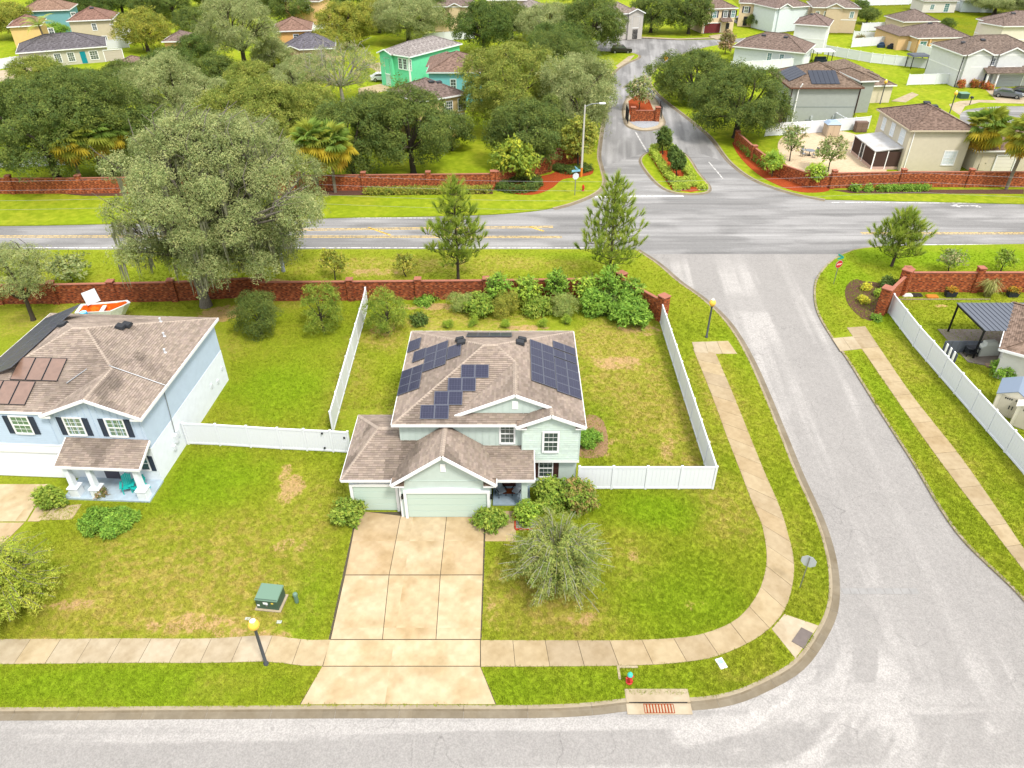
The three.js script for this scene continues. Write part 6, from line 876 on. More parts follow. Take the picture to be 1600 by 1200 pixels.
// ================= fences and brick walls =================
// white vinyl privacy fence: panels of tongue-and-groove boards between posts
function fence(label, pts, h, o = {}) {
  const g = thing('vinyl_fence', label, 'fence', pts[0][0], 0, pts[0][1], 0, o.group), O = pts[0], m = o.mat ?? M.vinyl;
  const post = (x, z) => { const p = mesh('post', new MB().box(x - 0.065, x + 0.065, -0.05, h + 0.03, z - 0.065, z + 0.065), m, g); mesh('post_cap', new MB().loft([[V(x - 0.08, h + 0.03, z + 0.08), V(x + 0.08, h + 0.03, z + 0.08), V(x + 0.08, h + 0.03, z - 0.08), V(x - 0.08, h + 0.03, z - 0.08)], [V(x - 0.08, h + 0.06, z + 0.08), V(x + 0.08, h + 0.06, z + 0.08), V(x + 0.08, h + 0.06, z - 0.08), V(x - 0.08, h + 0.06, z - 0.08)], [V(x - 0.01, h + 0.12, z + 0.01), V(x + 0.01, h + 0.12, z + 0.01), V(x + 0.01, h + 0.12, z - 0.01), V(x - 0.01, h + 0.12, z - 0.01)]], true), m, p); };
  for (let i = 0; i + 1 < pts.length; i++) {
    const a = [pts[i][0] - O[0], pts[i][1] - O[1]], b = [pts[i + 1][0] - O[0], pts[i + 1][1] - O[1]], L = Math.hypot(b[0] - a[0], b[1] - a[1]), n = Math.max(1, Math.round(L / (o.span ?? 2.4))), t = -Math.atan2(b[1] - a[1], b[0] - a[0]);
    for (let k = 0; k < n; k++) {
      const x0 = mix(a[0], b[0], k / n), z0 = mix(a[1], b[1], k / n), w = L / n; if (k || i === 0 || true) post(x0, z0);
      const q = new MB(); q.m = new THREE.Matrix4().makeRotationY(t).setPosition(x0, 0, z0); q.box(0.06, w - 0.06, h - 0.13, h, -0.045, 0.045).box(0.06, w - 0.06, 0.06, 0.2, -0.045, 0.045);
      const nb = o.boards ?? 8, bw = (w - 0.14) / nb; for (let j = 0; j < nb; j++) q.box(0.07 + j * bw + 0.004, 0.07 + (j + 1) * bw - 0.004, 0.2, h - 0.13, -0.022, 0.022); if (nb > 1) q.box(0.07, w - 0.07, 0.2, h - 0.13, -0.01, 0.01);
      mesh('panel', q, m, g);
    }
    if (i + 2 === pts.length) post(b[0], b[1]);
  }
  return g;
}
fence('long white fence running back between the two houses', [...[[-12.68, -40.82], [-12.87, -47.9], [-13.13, -57.89]], [[-13.24, -59.31][0], [-13.24, -59.31][1]]], 1.85, { span: 2.3 });
fence('white gated fence from the blue house to the mint house garage', [[-22.49, -39.55], [-20.22, -39.41], [-15.89, -38.99], [-12.26, -38.72], [-11.05, -38.59]], 1.85, { span: 2.3 });
fence('white fence around the right side yard of the mint house', [[4.26, -35.03], [12.93, -35.03], [13.06, -56.74]], 1.9, { span: 2.35 });
fence('long white fence along the pavement across the street', [[33.91, -58.01], [33.64, -52.36], [33.82, -36.38], [33.79, -28.59]], 1.9, { span: 2.4 });
{ const g = scene.getObjectByName('vinyl_fence_001'); for (const [p, y] of [[[-12.79, -38.72], 1.62], [[-12.79, -38.72], 0.35], [[-11.32, -38.65], 1.3]]) mesh('gate_hinge', new MB().rbox(-0.06, 0.06, 0, 0.12, -0.02, 0.07, 0.01), M.dark, g).position.set(p[0] - g.position.x, y, p[1] - g.position.z + 0.05); }
// far fences
const ff = (l, p, h = 1.85) => fence(l, p, h, { span: 2.4, boards: 1, group: 'white fences of the far estate' });
ff('white fence beside the bungalow with the turquoise door', [[-102.26, -156.49], [-97.45, -162.41], [-93.32, -156.49]]); ff('white fence right of the bungalow at top left', [[-89.66, -176.2], [-85.75, -178.34]]); ff('white fence below the beige house at the top', [[-20.67, -184.28], [-8.76, -188.97]]); ff('white fence in front of the grey bungalow', [[42.91, -154.23], [49.54, -155.35], [59.82, -158.81]]); ff('white fence between grey house and fenced lawn', [[67.32, -170.71], [73.95, -162.41], [83.73, -156.49]]); ff('white fence behind the toy cluttered lawn', [[76, -178.34], [85.83, -181.27], [89.18, -166.15]]); ff('white fence right of the cream bungalow', [[73.04, -143.23], [81.22, -144.22]]); ff('white fence behind the sand patio', [[37.82, -111.44], [47.3, -113.4], [54.8, -115.41]]); ff('short white fence running up between the sheds', [[50.68, -114.39], [49.89, -119.98], [50.78, -123.71]]); ff('open white fence by the field, upper right', [[85.83, -198.14], [96.42, -200.78]]); ff('white fence at the top right of the field', [[100.93, -239.42], [116.97, -241.89], [121.72, -248.28]]); ff('far white fence at the edge of the field', [[124.16, -231.12], [130.71, -227.72]]); ff('white fence beside the oak wall at far left', [[-68.56, -97.34], [-63.69, -97.86], [-59.64, -98.38]]); ff('white fence behind the mossy tree', [[-52.27, -158.23], [-49.84, -166.15]]); ff('white fence beyond the peach house at the top', [[-48.25, -195.56], [-42.69, -199.01]]); ff('white fence by the fenced lawn, second row', [[79.71, -187.38], [87, -185.82]]);

function brickWall(label, pts, h, o = {}) {
  const O = pts[0], g = thing('brick_wall', label, 'wall', O[0], 0, O[1]), m = o.mat ?? M.brick;
  for (let i = 0; i + 1 < pts.length; i++) {
    const a = [pts[i][0] - O[0], pts[i][1] - O[1]], b = [pts[i + 1][0] - O[0], pts[i + 1][1] - O[1]], L = Math.hypot(b[0] - a[0], b[1] - a[1]), n = Math.max(1, Math.round(L / (o.span ?? 5))), t = -Math.atan2(b[1] - a[1], b[0] - a[0]);
    for (let k = 0; k < n; k++) { const w = L / n, q = new MB(), c = new MB(); q.m = c.m = new THREE.Matrix4().makeRotationY(t).setPosition(mix(a[0], b[0], k / n), 0, mix(a[1], b[1], k / n)); q.box(0.005, w - 0.005, -0.1, h, -0.1, 0.1); c.rbox(0.005, w - 0.005, h, h + 0.08, -0.15, 0.15, 0.02); mesh('wall_panel', q, m, g); mesh('coping', c, M.coping, g); }
    for (let k = o.endPiers === false ? 1 : 0; k <= n - (i + 2 < pts.length || o.endPiers === false ? 1 : 0); k++) { const q = new MB(), c = new MB(), ph = h + (o.pier ?? 0.25), pw = o.pw ?? 0.28; q.m = c.m = new THREE.Matrix4().makeRotationY(t).setPosition(mix(a[0], b[0], k / n), 0, mix(a[1], b[1], k / n)); q.box(-pw, pw, -0.1, ph, -pw, pw); c.rbox(-pw - 0.06, pw + 0.06, ph, ph + 0.09, -pw - 0.06, pw + 0.06, 0.03); const p = mesh('pier', q, m, g); mesh('pier_cap', c, M.coping, p); }
  }
  return g;
}
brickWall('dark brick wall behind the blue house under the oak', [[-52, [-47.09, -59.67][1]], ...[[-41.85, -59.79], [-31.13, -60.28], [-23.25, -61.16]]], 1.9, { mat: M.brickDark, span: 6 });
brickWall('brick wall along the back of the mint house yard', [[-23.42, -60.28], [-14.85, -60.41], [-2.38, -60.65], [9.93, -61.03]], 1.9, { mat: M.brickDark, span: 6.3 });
brickWall('short angled brick wall ending in a tall pier beside the lamp', [[10.05, -61.03], [13.21, -56.63]], 1.9, { pier: 0.55, pw: 0.38, span: 9, mat: M.brick });
brickWall('brick wall behind the flower planters across the street', [...[[36.82, -62.05]], ...[[43.6, -62.05]], [66, [48.44, -62.05][1]]], 2.0, { span: 7, pier: 0.5 });
brickWall('short sloping brick wall between two thick piers', [[33.22, -58.01], [36.59, -61.66]], 1.9, { span: 9, pier: 0.6, pw: 0.42 });
brickWall('long red brick wall beyond the highway at left', [[-112, [-62.78, -87.2][1]], ...[[-52.89, -87.86], [-26.26, -88.74], [-2.4, -89.41]]], 1.9, { span: 8.6, pier: 0.35 });
brickWall('red brick wall curving up beside the entrance road', [[-2.01, -89.63], [1.65, -92.88], [4.91, -95.82], [6.22, -98.38], [9.16, -99.44]], 1.9, { span: 7 });
brickWall('red brick wall along the right of the entrance', [[32.5, -107.39], [33.07, -100.52], [33.91, -94.58], [37.04, -90.09], [39.94, -89.63]], 1.7, { span: 6 });
brickWall('long red brick wall beyond the highway at right', [...[[39.94, -89.63], [48.72, -90.09], [57.17, -90.09]], [122, [67.64, -90.09][1]]], 1.9, { span: 9, pier: 0.35 });
// ================= entrance beds and islands =================
M.hedge = leafMat(0xffffff); M.hedge.vertexColors = true;
const bed = (name, poly, mat, y = 0.02) => struct(name, new MB().prism(poly, -0.02, y), mat);
const ring = (pts, step = 0.8) => spline(pts, step, true);
bed('mulch_bed', ring([[-2.03, -91], [0, -87.86], [2.75, -87.42], [4.97, -89.63], [6.6, -92.88], [8.3, -93.6], [10.49, -94.82], [10.37, -98.38], [6.86, -97.34], [5.03, -94.82]]), M.mulchRed);
bed('mulch_bed', ring([[32.33, -108.61], [31.66, -100.52], [32.87, -92.41], [35.66, -88.29], [39.39, -88.74], [39.78, -91], [35.94, -91.7], [34.06, -96.58], [33.43, -103.86]]), M.mulchRed);
bed('mulch_bed', ring([[32, -63.09], [33.59, -64.7], [34.26, -64.15], [35.63, -63.88], [34.11, -59.31], [32.48, -56.74], [31.34, -56.74], [30.88, -58.83], [31.05, -60.53]]), M.mulchBrown);
bed('soil_strip', [[-57.85, -88.29], [-26.31, -88.96], [-2.4, -89.18], [-2.36, -87.64], [-25.85, -86.99], [-52.48, -86.99]], M.mulchBrown);
bed('soil_strip', [[39.86, -88.96], [63.91, -89.18], [63.03, -87.64], [41.84, -87.86]], M.mulchBrown);
bed('sand_patio', ring([[40.21, -110.8], [47.08, -114.73], [51.36, -113.07], [51.26, -103.29], [49.5, -95.82], [44.65, -91], [40.27, -92.41], [37.28, -97.34]]), std(0xc9b496, { map: T.noise, bumpMap: T.fineBump, bumpScale: 0.02, roughness: 1 }), 0.03);
bed('soil_bed', ring([[4.84, -42.38], [5.87, -42.92], [6.52, -42.38], [6.71, -39.83], [6.33, -38.32], [5.13, -38.05], [4.5, -38.32]], 0.5), std(0xa98a6c, { map: T.mulch, roughness: 1 }));
bed('gravel_bed', [[0.24, -32.62], [1.27, -32.62], [1.48, -31.54], [0.23, -31.54]], std(0xb3b3b8, { map: T.mulch, bumpMap: T.mulch, bumpScale: 0.03, roughness: 1 }));
{ // red brick edging round the gravel bed, brick by brick
  const g = thing('brick_edging', 'red brick edging round the gravel bed by the porch', 'edging', ...[[0.19, -31.44]].map(([x, z]) => [x, 0, z])[0]), b = new MB().rbox(-0.1, 0.1, 0, 0.11, -0.05, 0.05, 0.012).geo(), mats = [0xb0492e, 0xa03f2a, 0xbb5a3a].map((c) => std(c, { map: T.noise }));
  for (let k = 0; k < 7; k++) mesh('brick', b, mats[k % 3], g).position.set(0.1 + k * 0.22, 0, 0); for (let k = 0; k < 5; k++) { const o = mesh('brick', b, mats[(k + 1) % 3], g); o.position.set(0, 0, -0.15 - k * 0.22); o.rotation.y = Math.PI / 2; }
}
// clipped hedges: dense leafy boxes swept along a path
function hedge(label, path, w, h, col, seed, y = 0) {
  const r = rng(seed), O = path[0], g = thing('clipped_hedge', label, 'hedge', O[0], y, O[1]), P = path.map(([x, z]) => V(x - O[0], 0, z - O[1])), pts = [], core = new MB(); let L = 0; for (let i = 1; i < P.length; i++) L += P[i].distanceTo(P[i - 1]);
  for (let i = 1; i < P.length; i++) { const a = P[i - 1], b = P[i]; const ns = Math.max(1, Math.round(a.distanceTo(b) / 0.35)); for (let k = 0; k < ns; k++) { const q = a.clone().lerp(b, (k + r()) / ns); core.tube([q, q.clone().add(V((r() - 0.5) * 0.3, h * 0.85, (r() - 0.5) * 0.3))], [0.03, 0.012], 5); } const n = Math.round(a.distanceTo(b) * (w + 2 * h) * 34), d = b.clone().sub(a).normalize(), s = V(-d.z, 0, d.x); for (let k = 0; k < n; k++) { const u = r() * (w + 2 * h), q = a.clone().lerp(b, r()); let dir; if (u < h) { q.addScaledVector(s, -w / 2).setY(u); dir = s.clone().negate(); } else if (u < h + w) { q.addScaledVector(s, u - h - w / 2).setY(h); dir = V(0, 1, 0); } else { q.addScaledVector(s, w / 2).setY(u - h - w); dir = s.clone(); } const inw = r() * r() * 0.3; q.addScaledVector(dir, -inw * w); q.y = Math.max(0.05, q.y + (r() - 0.5) * 0.08); pts.push([q, dir]); } }
  mesh('stems', core, M.bark, g); leafCloud('foliage', g, pts, 'broad', COL[col], r, 0.42); return g;
}
hedge('clipped hedge ring round the yellow flowering tree', ring([[-1.76, -89.63], [0, -88.29], [2.39, -88.74], [3.26, -91.47], [2.13, -92.17], [0, -91.7]], 1.2), 1.0, 0.8, 'dark', 71);
hedge('clipped kidney hedge beside the street light', [[5.8, -96.83], [7.16, -95.32], [8.85, -95.32], [10.24, -96.83]], 1.4, 0.7, 'dark', 72);
hedge('low hedge along the far brick wall', [[-18.12, -87.64], [-11.05, -87.86], [-2.54, -88.29]], 1.0, 0.7, 'olive', 73);
hedge('dark hedge along the right entrance wall', [[32.99, -108.61], [33.23, -102.44], [33.99, -96.32]], 0.9, 0.9, 'bright', 74);
hedge('low hedge in front of the right brick wall', [[45.35, -88.74], [51.82, -88.96]], 0.9, 0.6, 'bright', 75);
shrub('ball_shrub', 'small round shrub at the wall, left of the low right hedge', 42.65, -88.74, 0.8, 0.6, { col: 'bright' }); shrub('ball_shrub', 'second small round shrub nearer the low right hedge', 44.32, -88.74, 0.7, 0.5, { col: 'bright' });
{ // planted median island with hedge, mulch and topiary
  const is = ring([[19.56, -104.15], [17.93, -101.06], [17.83, -97.34], [18.96, -90.31], [20.01, -88.52], [22.1, -87.86], [24.14, -88.52], [24.72, -90.09], [24.43, -95.32], [24.03, -103.86], [22.54, -106.19]]);
  struct('median_island', new MB().prism(is, ROAD, 0), M.grass); const rk = [...is, is[0]]; kerb('kerb', rk, -1, 5, 0, 1e9, 0.12);
  bed('mulch_bed', [[19.16, -103.29], [20.28, -104.15], [22.79, -105.01], [23.18, -95.82], [23.21, -89.41], [23.76, -88.96], [22.19, -88.29], [19.93, -88.96]], M.mulchRed);
  hedge('yellow green clipped hedge outlining the median island', [[20.42, -90.77], [20.05, -96.32], [19.74, -103.01], [20.24, -105.01], [22.57, -105.31], [23.04, -100.52], [23.03, -91.7], [20.62, -91]], 0.75, 0.75, 'spring', 76);
  for (let k = 0; k < 7; k++) { const p = [[20.66, -90.31], [21.32, -90.43], [22.07, -90.54], [22.8, -90.54], [20.61, -89.18], [21.66, -89.63], [23.85, -89.41]][k]; shrub('ball_shrub', 'clipped ball shrub at the tip of the median island, ' + ['leftmost of back row', 'second of back row', 'third of back row', 'fourth of back row', 'leftmost in front', 'middle in front', 'rightmost in front'][k], ...p, 0.6, 0.55, { col: 'spring', sc: 0.4, lobes: 8, group: 'ball shrubs on the island' }); }
  for (const [a, l] of [[[21.1, -103.01, 3.87, 1.02], 'conical topiary tree at the back of the median island'], [[21.4, -93.84, 3.33, 0.82], 'round topiary tree at the front of the median island'], [[21.4, -97.34, 2.9, 0.59], 'thin topiary tree in the middle of the median island']]) tree('topiary_tree', l, a[0], a[1], a[2], a[3], { col: 'dark', kind: 'broad', skirt: 0.22, sc: 0.6, lobes: 18, tr: 0.08, n: 420 });
  const c = ring([[19.51, -130.94], [18.16, -121.08], [18.37, -116.44], [20.11, -114.73], [22.53, -115.75], [23.73, -118.19], [24.24, -123.71], [24.57, -135.28], [22.49, -138.92]]); struct('gate_island', new MB().prism(c, ROAD, 0), slabPale[3]); kerb('kerb', [...c, c[0]], -1, 5, 0, 1e9, 0.1);
  bed('mulch_bed', [[20.06, -131.79], [22.22, -136.17], [23.72, -132.65], [23.4, -123.71], [19.12, -122.95]], M.mulchRed); bed('gravel_bed', ring([[18.64, -119.26], [20.16, -115.75], [22.81, -117.48], [22.91, -119.98], [18.89, -120.35]]), std(0xb9bfca, { map: T.mulch, bumpMap: T.mulch, bumpScale: 0.03, roughness: 1 }));
  brickWall('low brick gate sign wall with two piers on the entrance island', [[19.09, -119.62], [22.95, -119.62]], 1.6, { span: 20, pier: 0.5, pw: 0.35 });
  const dk = [[18.15, -117.84]][0], gt = thing('iron_gate', 'folded black iron gate beside the brick gate sign', 'gate', dk[0], 0, dk[1]); mesh('gate_frame', new MB().box(-0.05, 0.05, 0.1, 2.2, -3.0, -2.9).box(-0.05, 0.05, 0.1, 2.2, -0.1, 0).box(-0.03, 0.03, 2.1, 2.2, -2.9, -0.1).box(-0.03, 0.03, 0.15, 0.25, -2.9, -0.1), M.iron, gt); for (let k = 0; k < 12; k++) mesh('picket', new MB().box(-0.015, 0.015, 0.25, 2.1, -0.3 - k * 0.21, -0.27 - k * 0.21), M.iron, gt);
  const d2 = [[23.28, -120.35]][0], g2 = thing('iron_gate', 'narrow folded iron gate at the right pier of the gate sign', 'gate', d2[0] + 0.5, 0, d2[1]); mesh('gate_frame', new MB().box(-0.05, 0.05, 0.1, 2.4, -2.0, -1.9).box(-0.05, 0.05, 0.1, 2.0, -0.1, 0).box(-0.03, 0.03, 1.9, 2.0, -1.9, -0.1), M.iron, g2); for (let k = 0; k < 7; k++) mesh('picket', new MB().box(-0.015, 0.015, 0.2, 1.9, -0.3 - k * 0.23, -0.27 - k * 0.23), M.iron, g2);
}
// far driveways, pavements and the cul de sac at the right
const flat = (name, poly, mat, y = 0.024) => struct(name, new MB().prism(poly, null, y), mat);
flat('cul_de_sac', ring([[72.38, -122.2], [75.36, -126.05], [80.68, -128.05], [86.29, -128.46], [94.41, -127.64], [86.95, -115.75], [74.18, -114.06], [70.85, -117.13]]), M.highway, 0.012);
flat('pavement', [[74.27, -129.69], [77.16, -131.79], [80.92, -132.65], [88.19, -131.79], [87.23, -130.1], [80.03, -130.94], [76.36, -128.46], [72.76, -122.95], [73.03, -126.05]], slabPale[0], 0.02); flat('driveway', [[85.83, -139.86], [93.33, -140.81], [92.09, -130.94], [83.32, -130.94]], slabPale[1], 0.016); flat('path', [[65.26, -131.79], [71.66, -137.99], [72.09, -136.17], [67.42, -130.94]], slabPale[1]);
flat('driveway', [[-28, -140.81], [-23.89, -144.72], [-21.8, -139.86], [-26.9, -134.39]], slabPale[2]); flat('driveway', [[47.06, -192.21], [51.68, -195.56], [52.23, -188.97], [47.95, -187.38]], slabPale[0], 0.02); flat('far_street', [[57.87, -216], [71.84, -206.25], [69.57, -199.01], [63.75, -200.78], [58.09, -210.05]], M.highway, 0.0); flat('driveway', [[-30.17, -161.2], [-25.26, -163.64], [-20.32, -155.35], [-24.78, -150.94]], slabPale[1]); flat('path', [[21.04, -159.4], [24.85, -168.73], [26.4, -170.05], [24.76, -164.89], [21.36, -157.65]], slabPale[0]); flat('pavement', [[30.54, -191.39], [39.25, -188.97], [49.44, -190.58], [49.16, -189.37], [38.96, -187.38], [30.31, -189.77]], slabPale[1]); flat('street', [[-103.5, -154.23], [-95.82, -158.81], [-89.19, -150.94], [-97.94, -144.72]], slabPale[3]); flat('patio', [[-10.48, -110.8], [-7.59, -113.73], [-7.1, -111.76], [-9.42, -109.23]], std(0xd8b36a, { map: T.noise }));
struct('meadow', new MB().prism([[62, -196], [150, -186], [150, -330], [75, -330]], null, ROAD + 0.002), std(0xd9d588, { map: grassTile, bumpMap: grassBump, bumpScale: 0.1 }));

// ================= street furniture =================
const lampGlobe = std(0xe3b348, { roughness: 0.3 });
function globeLamp(label, x, z, h) {
  const g = thing('street_lamp', label, 'street lamp', x, 0, z, 0, 'globe street lamps'); mesh('post', new MB().lathe([[0.13, 0], [0.13, 0.12], [0.085, 0.2], [0.075, h - 0.5], [0.1, h - 0.45], [0.12, h - 0.36]], 0, 0, 10), std(0x4a4d52, { roughness: 0.5 }), g, 1); mesh('globe', new MB().lathe([[0.1, 0], [0.2, 0.08], [0.27, 0.24], [0.27, 0.36], [0.2, 0.5], [0.09, 0.58]], 0, 0, 16, h - 0.36), lampGlobe, g, 1); mesh('finial', new MB().lathe([[0.13, 0], [0.15, 0.03], [0.06, 0.1], [0.02, 0.16]], 0, 0, 10, h + 0.22), std(0xd9d4c4), g); return g;
}
globeLamp('globe street lamp beside the pavement in front of the green cabinet', -12.37, -22.25, 3.2); globeLamp('globe street lamp at the brick wall corner by the side street', 16.62, -53.8, 3.4); globeLamp('far yellow globe lamp at the cul de sac on the right', 69.24, -119.98, 4.2); globeLamp('far globe lamp beside the grey house', 62.69, -130.1, 3.6); globeLamp('far globe lamp by the yellow tinged tree at upper left', -81.29, -175.5, 4.4);
// concrete street light with a long arm
{ const a = [[8.99, -93.84]][0], g = thing('street_light', 'tall pale street light with arm at the estate entrance', 'street light', a[0], 0, a[1]), h = 9; mesh('pole', new MB().lathe([[0.15, 1.2], [0.09, h]], 0, 0, 10), std(0xb9b6ad, { roughness: 0.8 }), g, 1); mesh('pole_base', new MB().lathe([[0.165, 0], [0.16, 1.2]], 0, 0, 10), std(0xd07a30), g, 1); mesh('arm', new MB().tube([V(0, h - 0.2, 0), V(0.8, h + 0.15, 0.1), V(1.8, h + 0.25, 0.2)], 0.05, 6), M.steel, g); mesh('lamp_head', new MB().rbox(1.7, 2.5, h + 0.18, h + 0.34, 0.08, 0.34, 0.04), std(0xd9dadc), g); }
// power poles and wires
{
  const a = [[-29.15, -67.37]][0], b = [[-22.72, -66.37]][0];
  solo('utility_pole', new MB().lathe([[0.17, 0], [0.12, 10]], 0, 0, 10), std(0x4e545c, { roughness: 0.9 }), 'dark slim utility pole behind the live oak trunk', 'utility pole', [a[0], 0, a[1]]); solo('utility_pole', new MB().lathe([[0.2, 0], [0.15, 10.5]], 0, 0, 10), std(0x9aa0a8, { map: T.noise }), 'grey concrete utility pole right of the live oak trunk', 'utility pole', [b[0], 0, b[1]]);
  const z = b[1], wire = std(0x8b8d90, { roughness: 0.6 }); [[9.9, 'highest'], [9.1, 'second highest'], [8.2, 'third highest'], [7.4, 'lowest']].forEach(([y, n], i) => { const p = []; for (let x = -110; x <= 130; x += 4) { const t = ((x - b[0]) / 60) % 1, u = t < 0 ? t + 1 : t; p.push(V(x, y - 1.1 * 4 * u * (1 - u) * 0.8, z - 0.3 + i * 0.2)); } solo('power_line', new MB().tube(p, 0.009, 4), wire, n + ' of the overhead wires along the highway', 'wire', [0, 0, 0], 0, 'overhead wires'); });
}
// stop signs and street name signs
const oct = (r) => Array.from({ length: 8 }, (_, k) => { const a = Math.PI / 8 + k * Math.PI / 4; return [Math.cos(a) * r, Math.sin(a) * r]; });
function signText(lines, w, h, bg, fg, size) { const c = document.createElement('canvas'); c.width = w; c.height = h; const x = c.getContext('2d'); x.fillStyle = bg; x.fillRect(0, 0, w, h); x.fillStyle = fg; x.textAlign = 'center'; x.textBaseline = 'middle'; x.font = 'bold ' + size + 'px sans-serif'; lines.forEach((t, i) => x.fillText(t, w / 2, h * (i + 0.5) / lines.length)); const t = new THREE.CanvasTexture(c); t.colorSpace = THREE.SRGBColorSpace; return t; }
function stopSign(label, x, z, turn, h) {
  const g = thing('stop_sign', label, 'stop sign', x, 0, z, turn); mesh('post', new MB().box(-0.03, 0.03, 0, h + 0.35, -0.07, -0.03), M.steel, g); mesh('plate', new MB().plate(oct(0.42).map(([a, b]) => [a, b + h]), -0.03, -0.02), std(0xb9c0c8, { roughness: 0.35, metalness: 0.3 }), g); const f = mesh('face', new MB().plate(oct(0.39).map(([a, b]) => [a, b + h]), -0.018, -0.012), std(0xb5342c, { roughness: 0.5 }), g);
  const t = signText(['STOP'], 256, 128, '#b5342c', '#f4f0ea', 92), q = new THREE.PlaneGeometry(0.62, 0.31); mesh('lettering', q, std(0xffffff, { map: t, roughness: 0.5 }), f).position.set(0, h, -0.008); return g;
}
stopSign('silver back of the stop sign on the corner lawn', 16.04, -27.08, 2.6, 2.15);
{ const g = stopSign('pale red stop sign facing the side street at the highway', 31.02, -63.62, 0.35, 2.1), p = mesh('street_name_plate', new MB().box(-0.35, 0.35, 2.62, 2.8, -0.06, -0.03), std(0x3a9a8c), g); const q = mesh('street_name_plate', new MB().box(-0.03, 0.0, 2.84, 3.02, -0.4, 0.3), std(0x3a9a8c), g); }
{ const a = [[7.69, -87.2]][0], g = thing('street_sign', 'street name sign with blue plates near the red hydrant', 'sign', a[0], 0, a[1], 0.3); mesh('post', new MB().box(-0.04, 0.04, 0, 3.2, -0.04, 0.04), M.steel, g); mesh('street_name_plate', new MB().box(-0.55, 0.55, 2.95, 3.2, 0.045, 0.07), std(0x7fb4c8), g); mesh('street_name_plate', new MB().box(0.045, 0.07, 3.22, 3.46, -0.5, 0.5), std(0x7fb4c8), g); mesh('sign_back', new MB().plate(oct(0.42).map(([x, y]) => [x, y + 2.4]), 0.045, 0.06), std(0xc5cacc, { roughness: 0.4 }), g); }
{ const a = [[30.42, -156.49]][0], g = thing('warning_sign', 'small yellow warning sign at the far bend', 'sign', a[0], 0, a[1]); mesh('post', new MB().box(-0.04, 0.04, 0, 2.3, -0.04, 0.04), M.steel, g); mesh('plate', new MB().plate([[0, 1.5], [0.55, 2.05], [0, 2.6], [-0.55, 2.05]], 0.045, 0.06), std(0xe09a2c), g); }
// hydrants
function hydrant(label, x, z, cap) {
  const g = thing('fire_hydrant', label, 'fire hydrant', x, 0, z, 0.3), red = std(0xb3302a, { roughness: 0.5 }); mesh('body', new MB().lathe([[0.17, 0], [0.17, 0.06], [0.11, 0.08], [0.11, 0.5], [0.15, 0.52], [0.15, 0.57]], 0, 0, 14), red, g, 1); mesh('bonnet', new MB().lathe([[0.14, 0.57], [0.13, 0.66], [0.08, 0.73], [0.03, 0.76], [0.03, 0.82]], 0, 0, 14), cap, g, 1);
  for (const s of [-1, 1]) mesh('nozzle', new MB().tube([V(s * 0.08, 0.4, 0), V(s * 0.21, 0.4, 0)], 0.055, 10), red, g, 1); mesh('pumper_nozzle', new MB().tube([V(0, 0.38, 0.08), V(0, 0.38, 0.24)], 0.08, 12), red, g, 1); return g;
}
hydrant('red fire hydrant with teal cap on the front verge', 5.76, -21.25, std(0x3fae9c, { roughness: 0.5 })); hydrant('all red fire hydrant on the far entrance verge', 8.83, -88.74, std(0xb3302a));
{ const a = [[5.81, -21.64]][0]; const g = thing('concrete_border', 'thin concrete border behind the teal capped hydrant', 'border', a[0], 0, a[1]); mesh('edge', new MB().box(-0.55, 0.5, 0, 0.05, -0.5, -0.38), slabPale[0], g); mesh('edge', new MB().box(-0.55, -0.43, 0, 0.05, -0.38, 0.25), slabPale[0], g); }
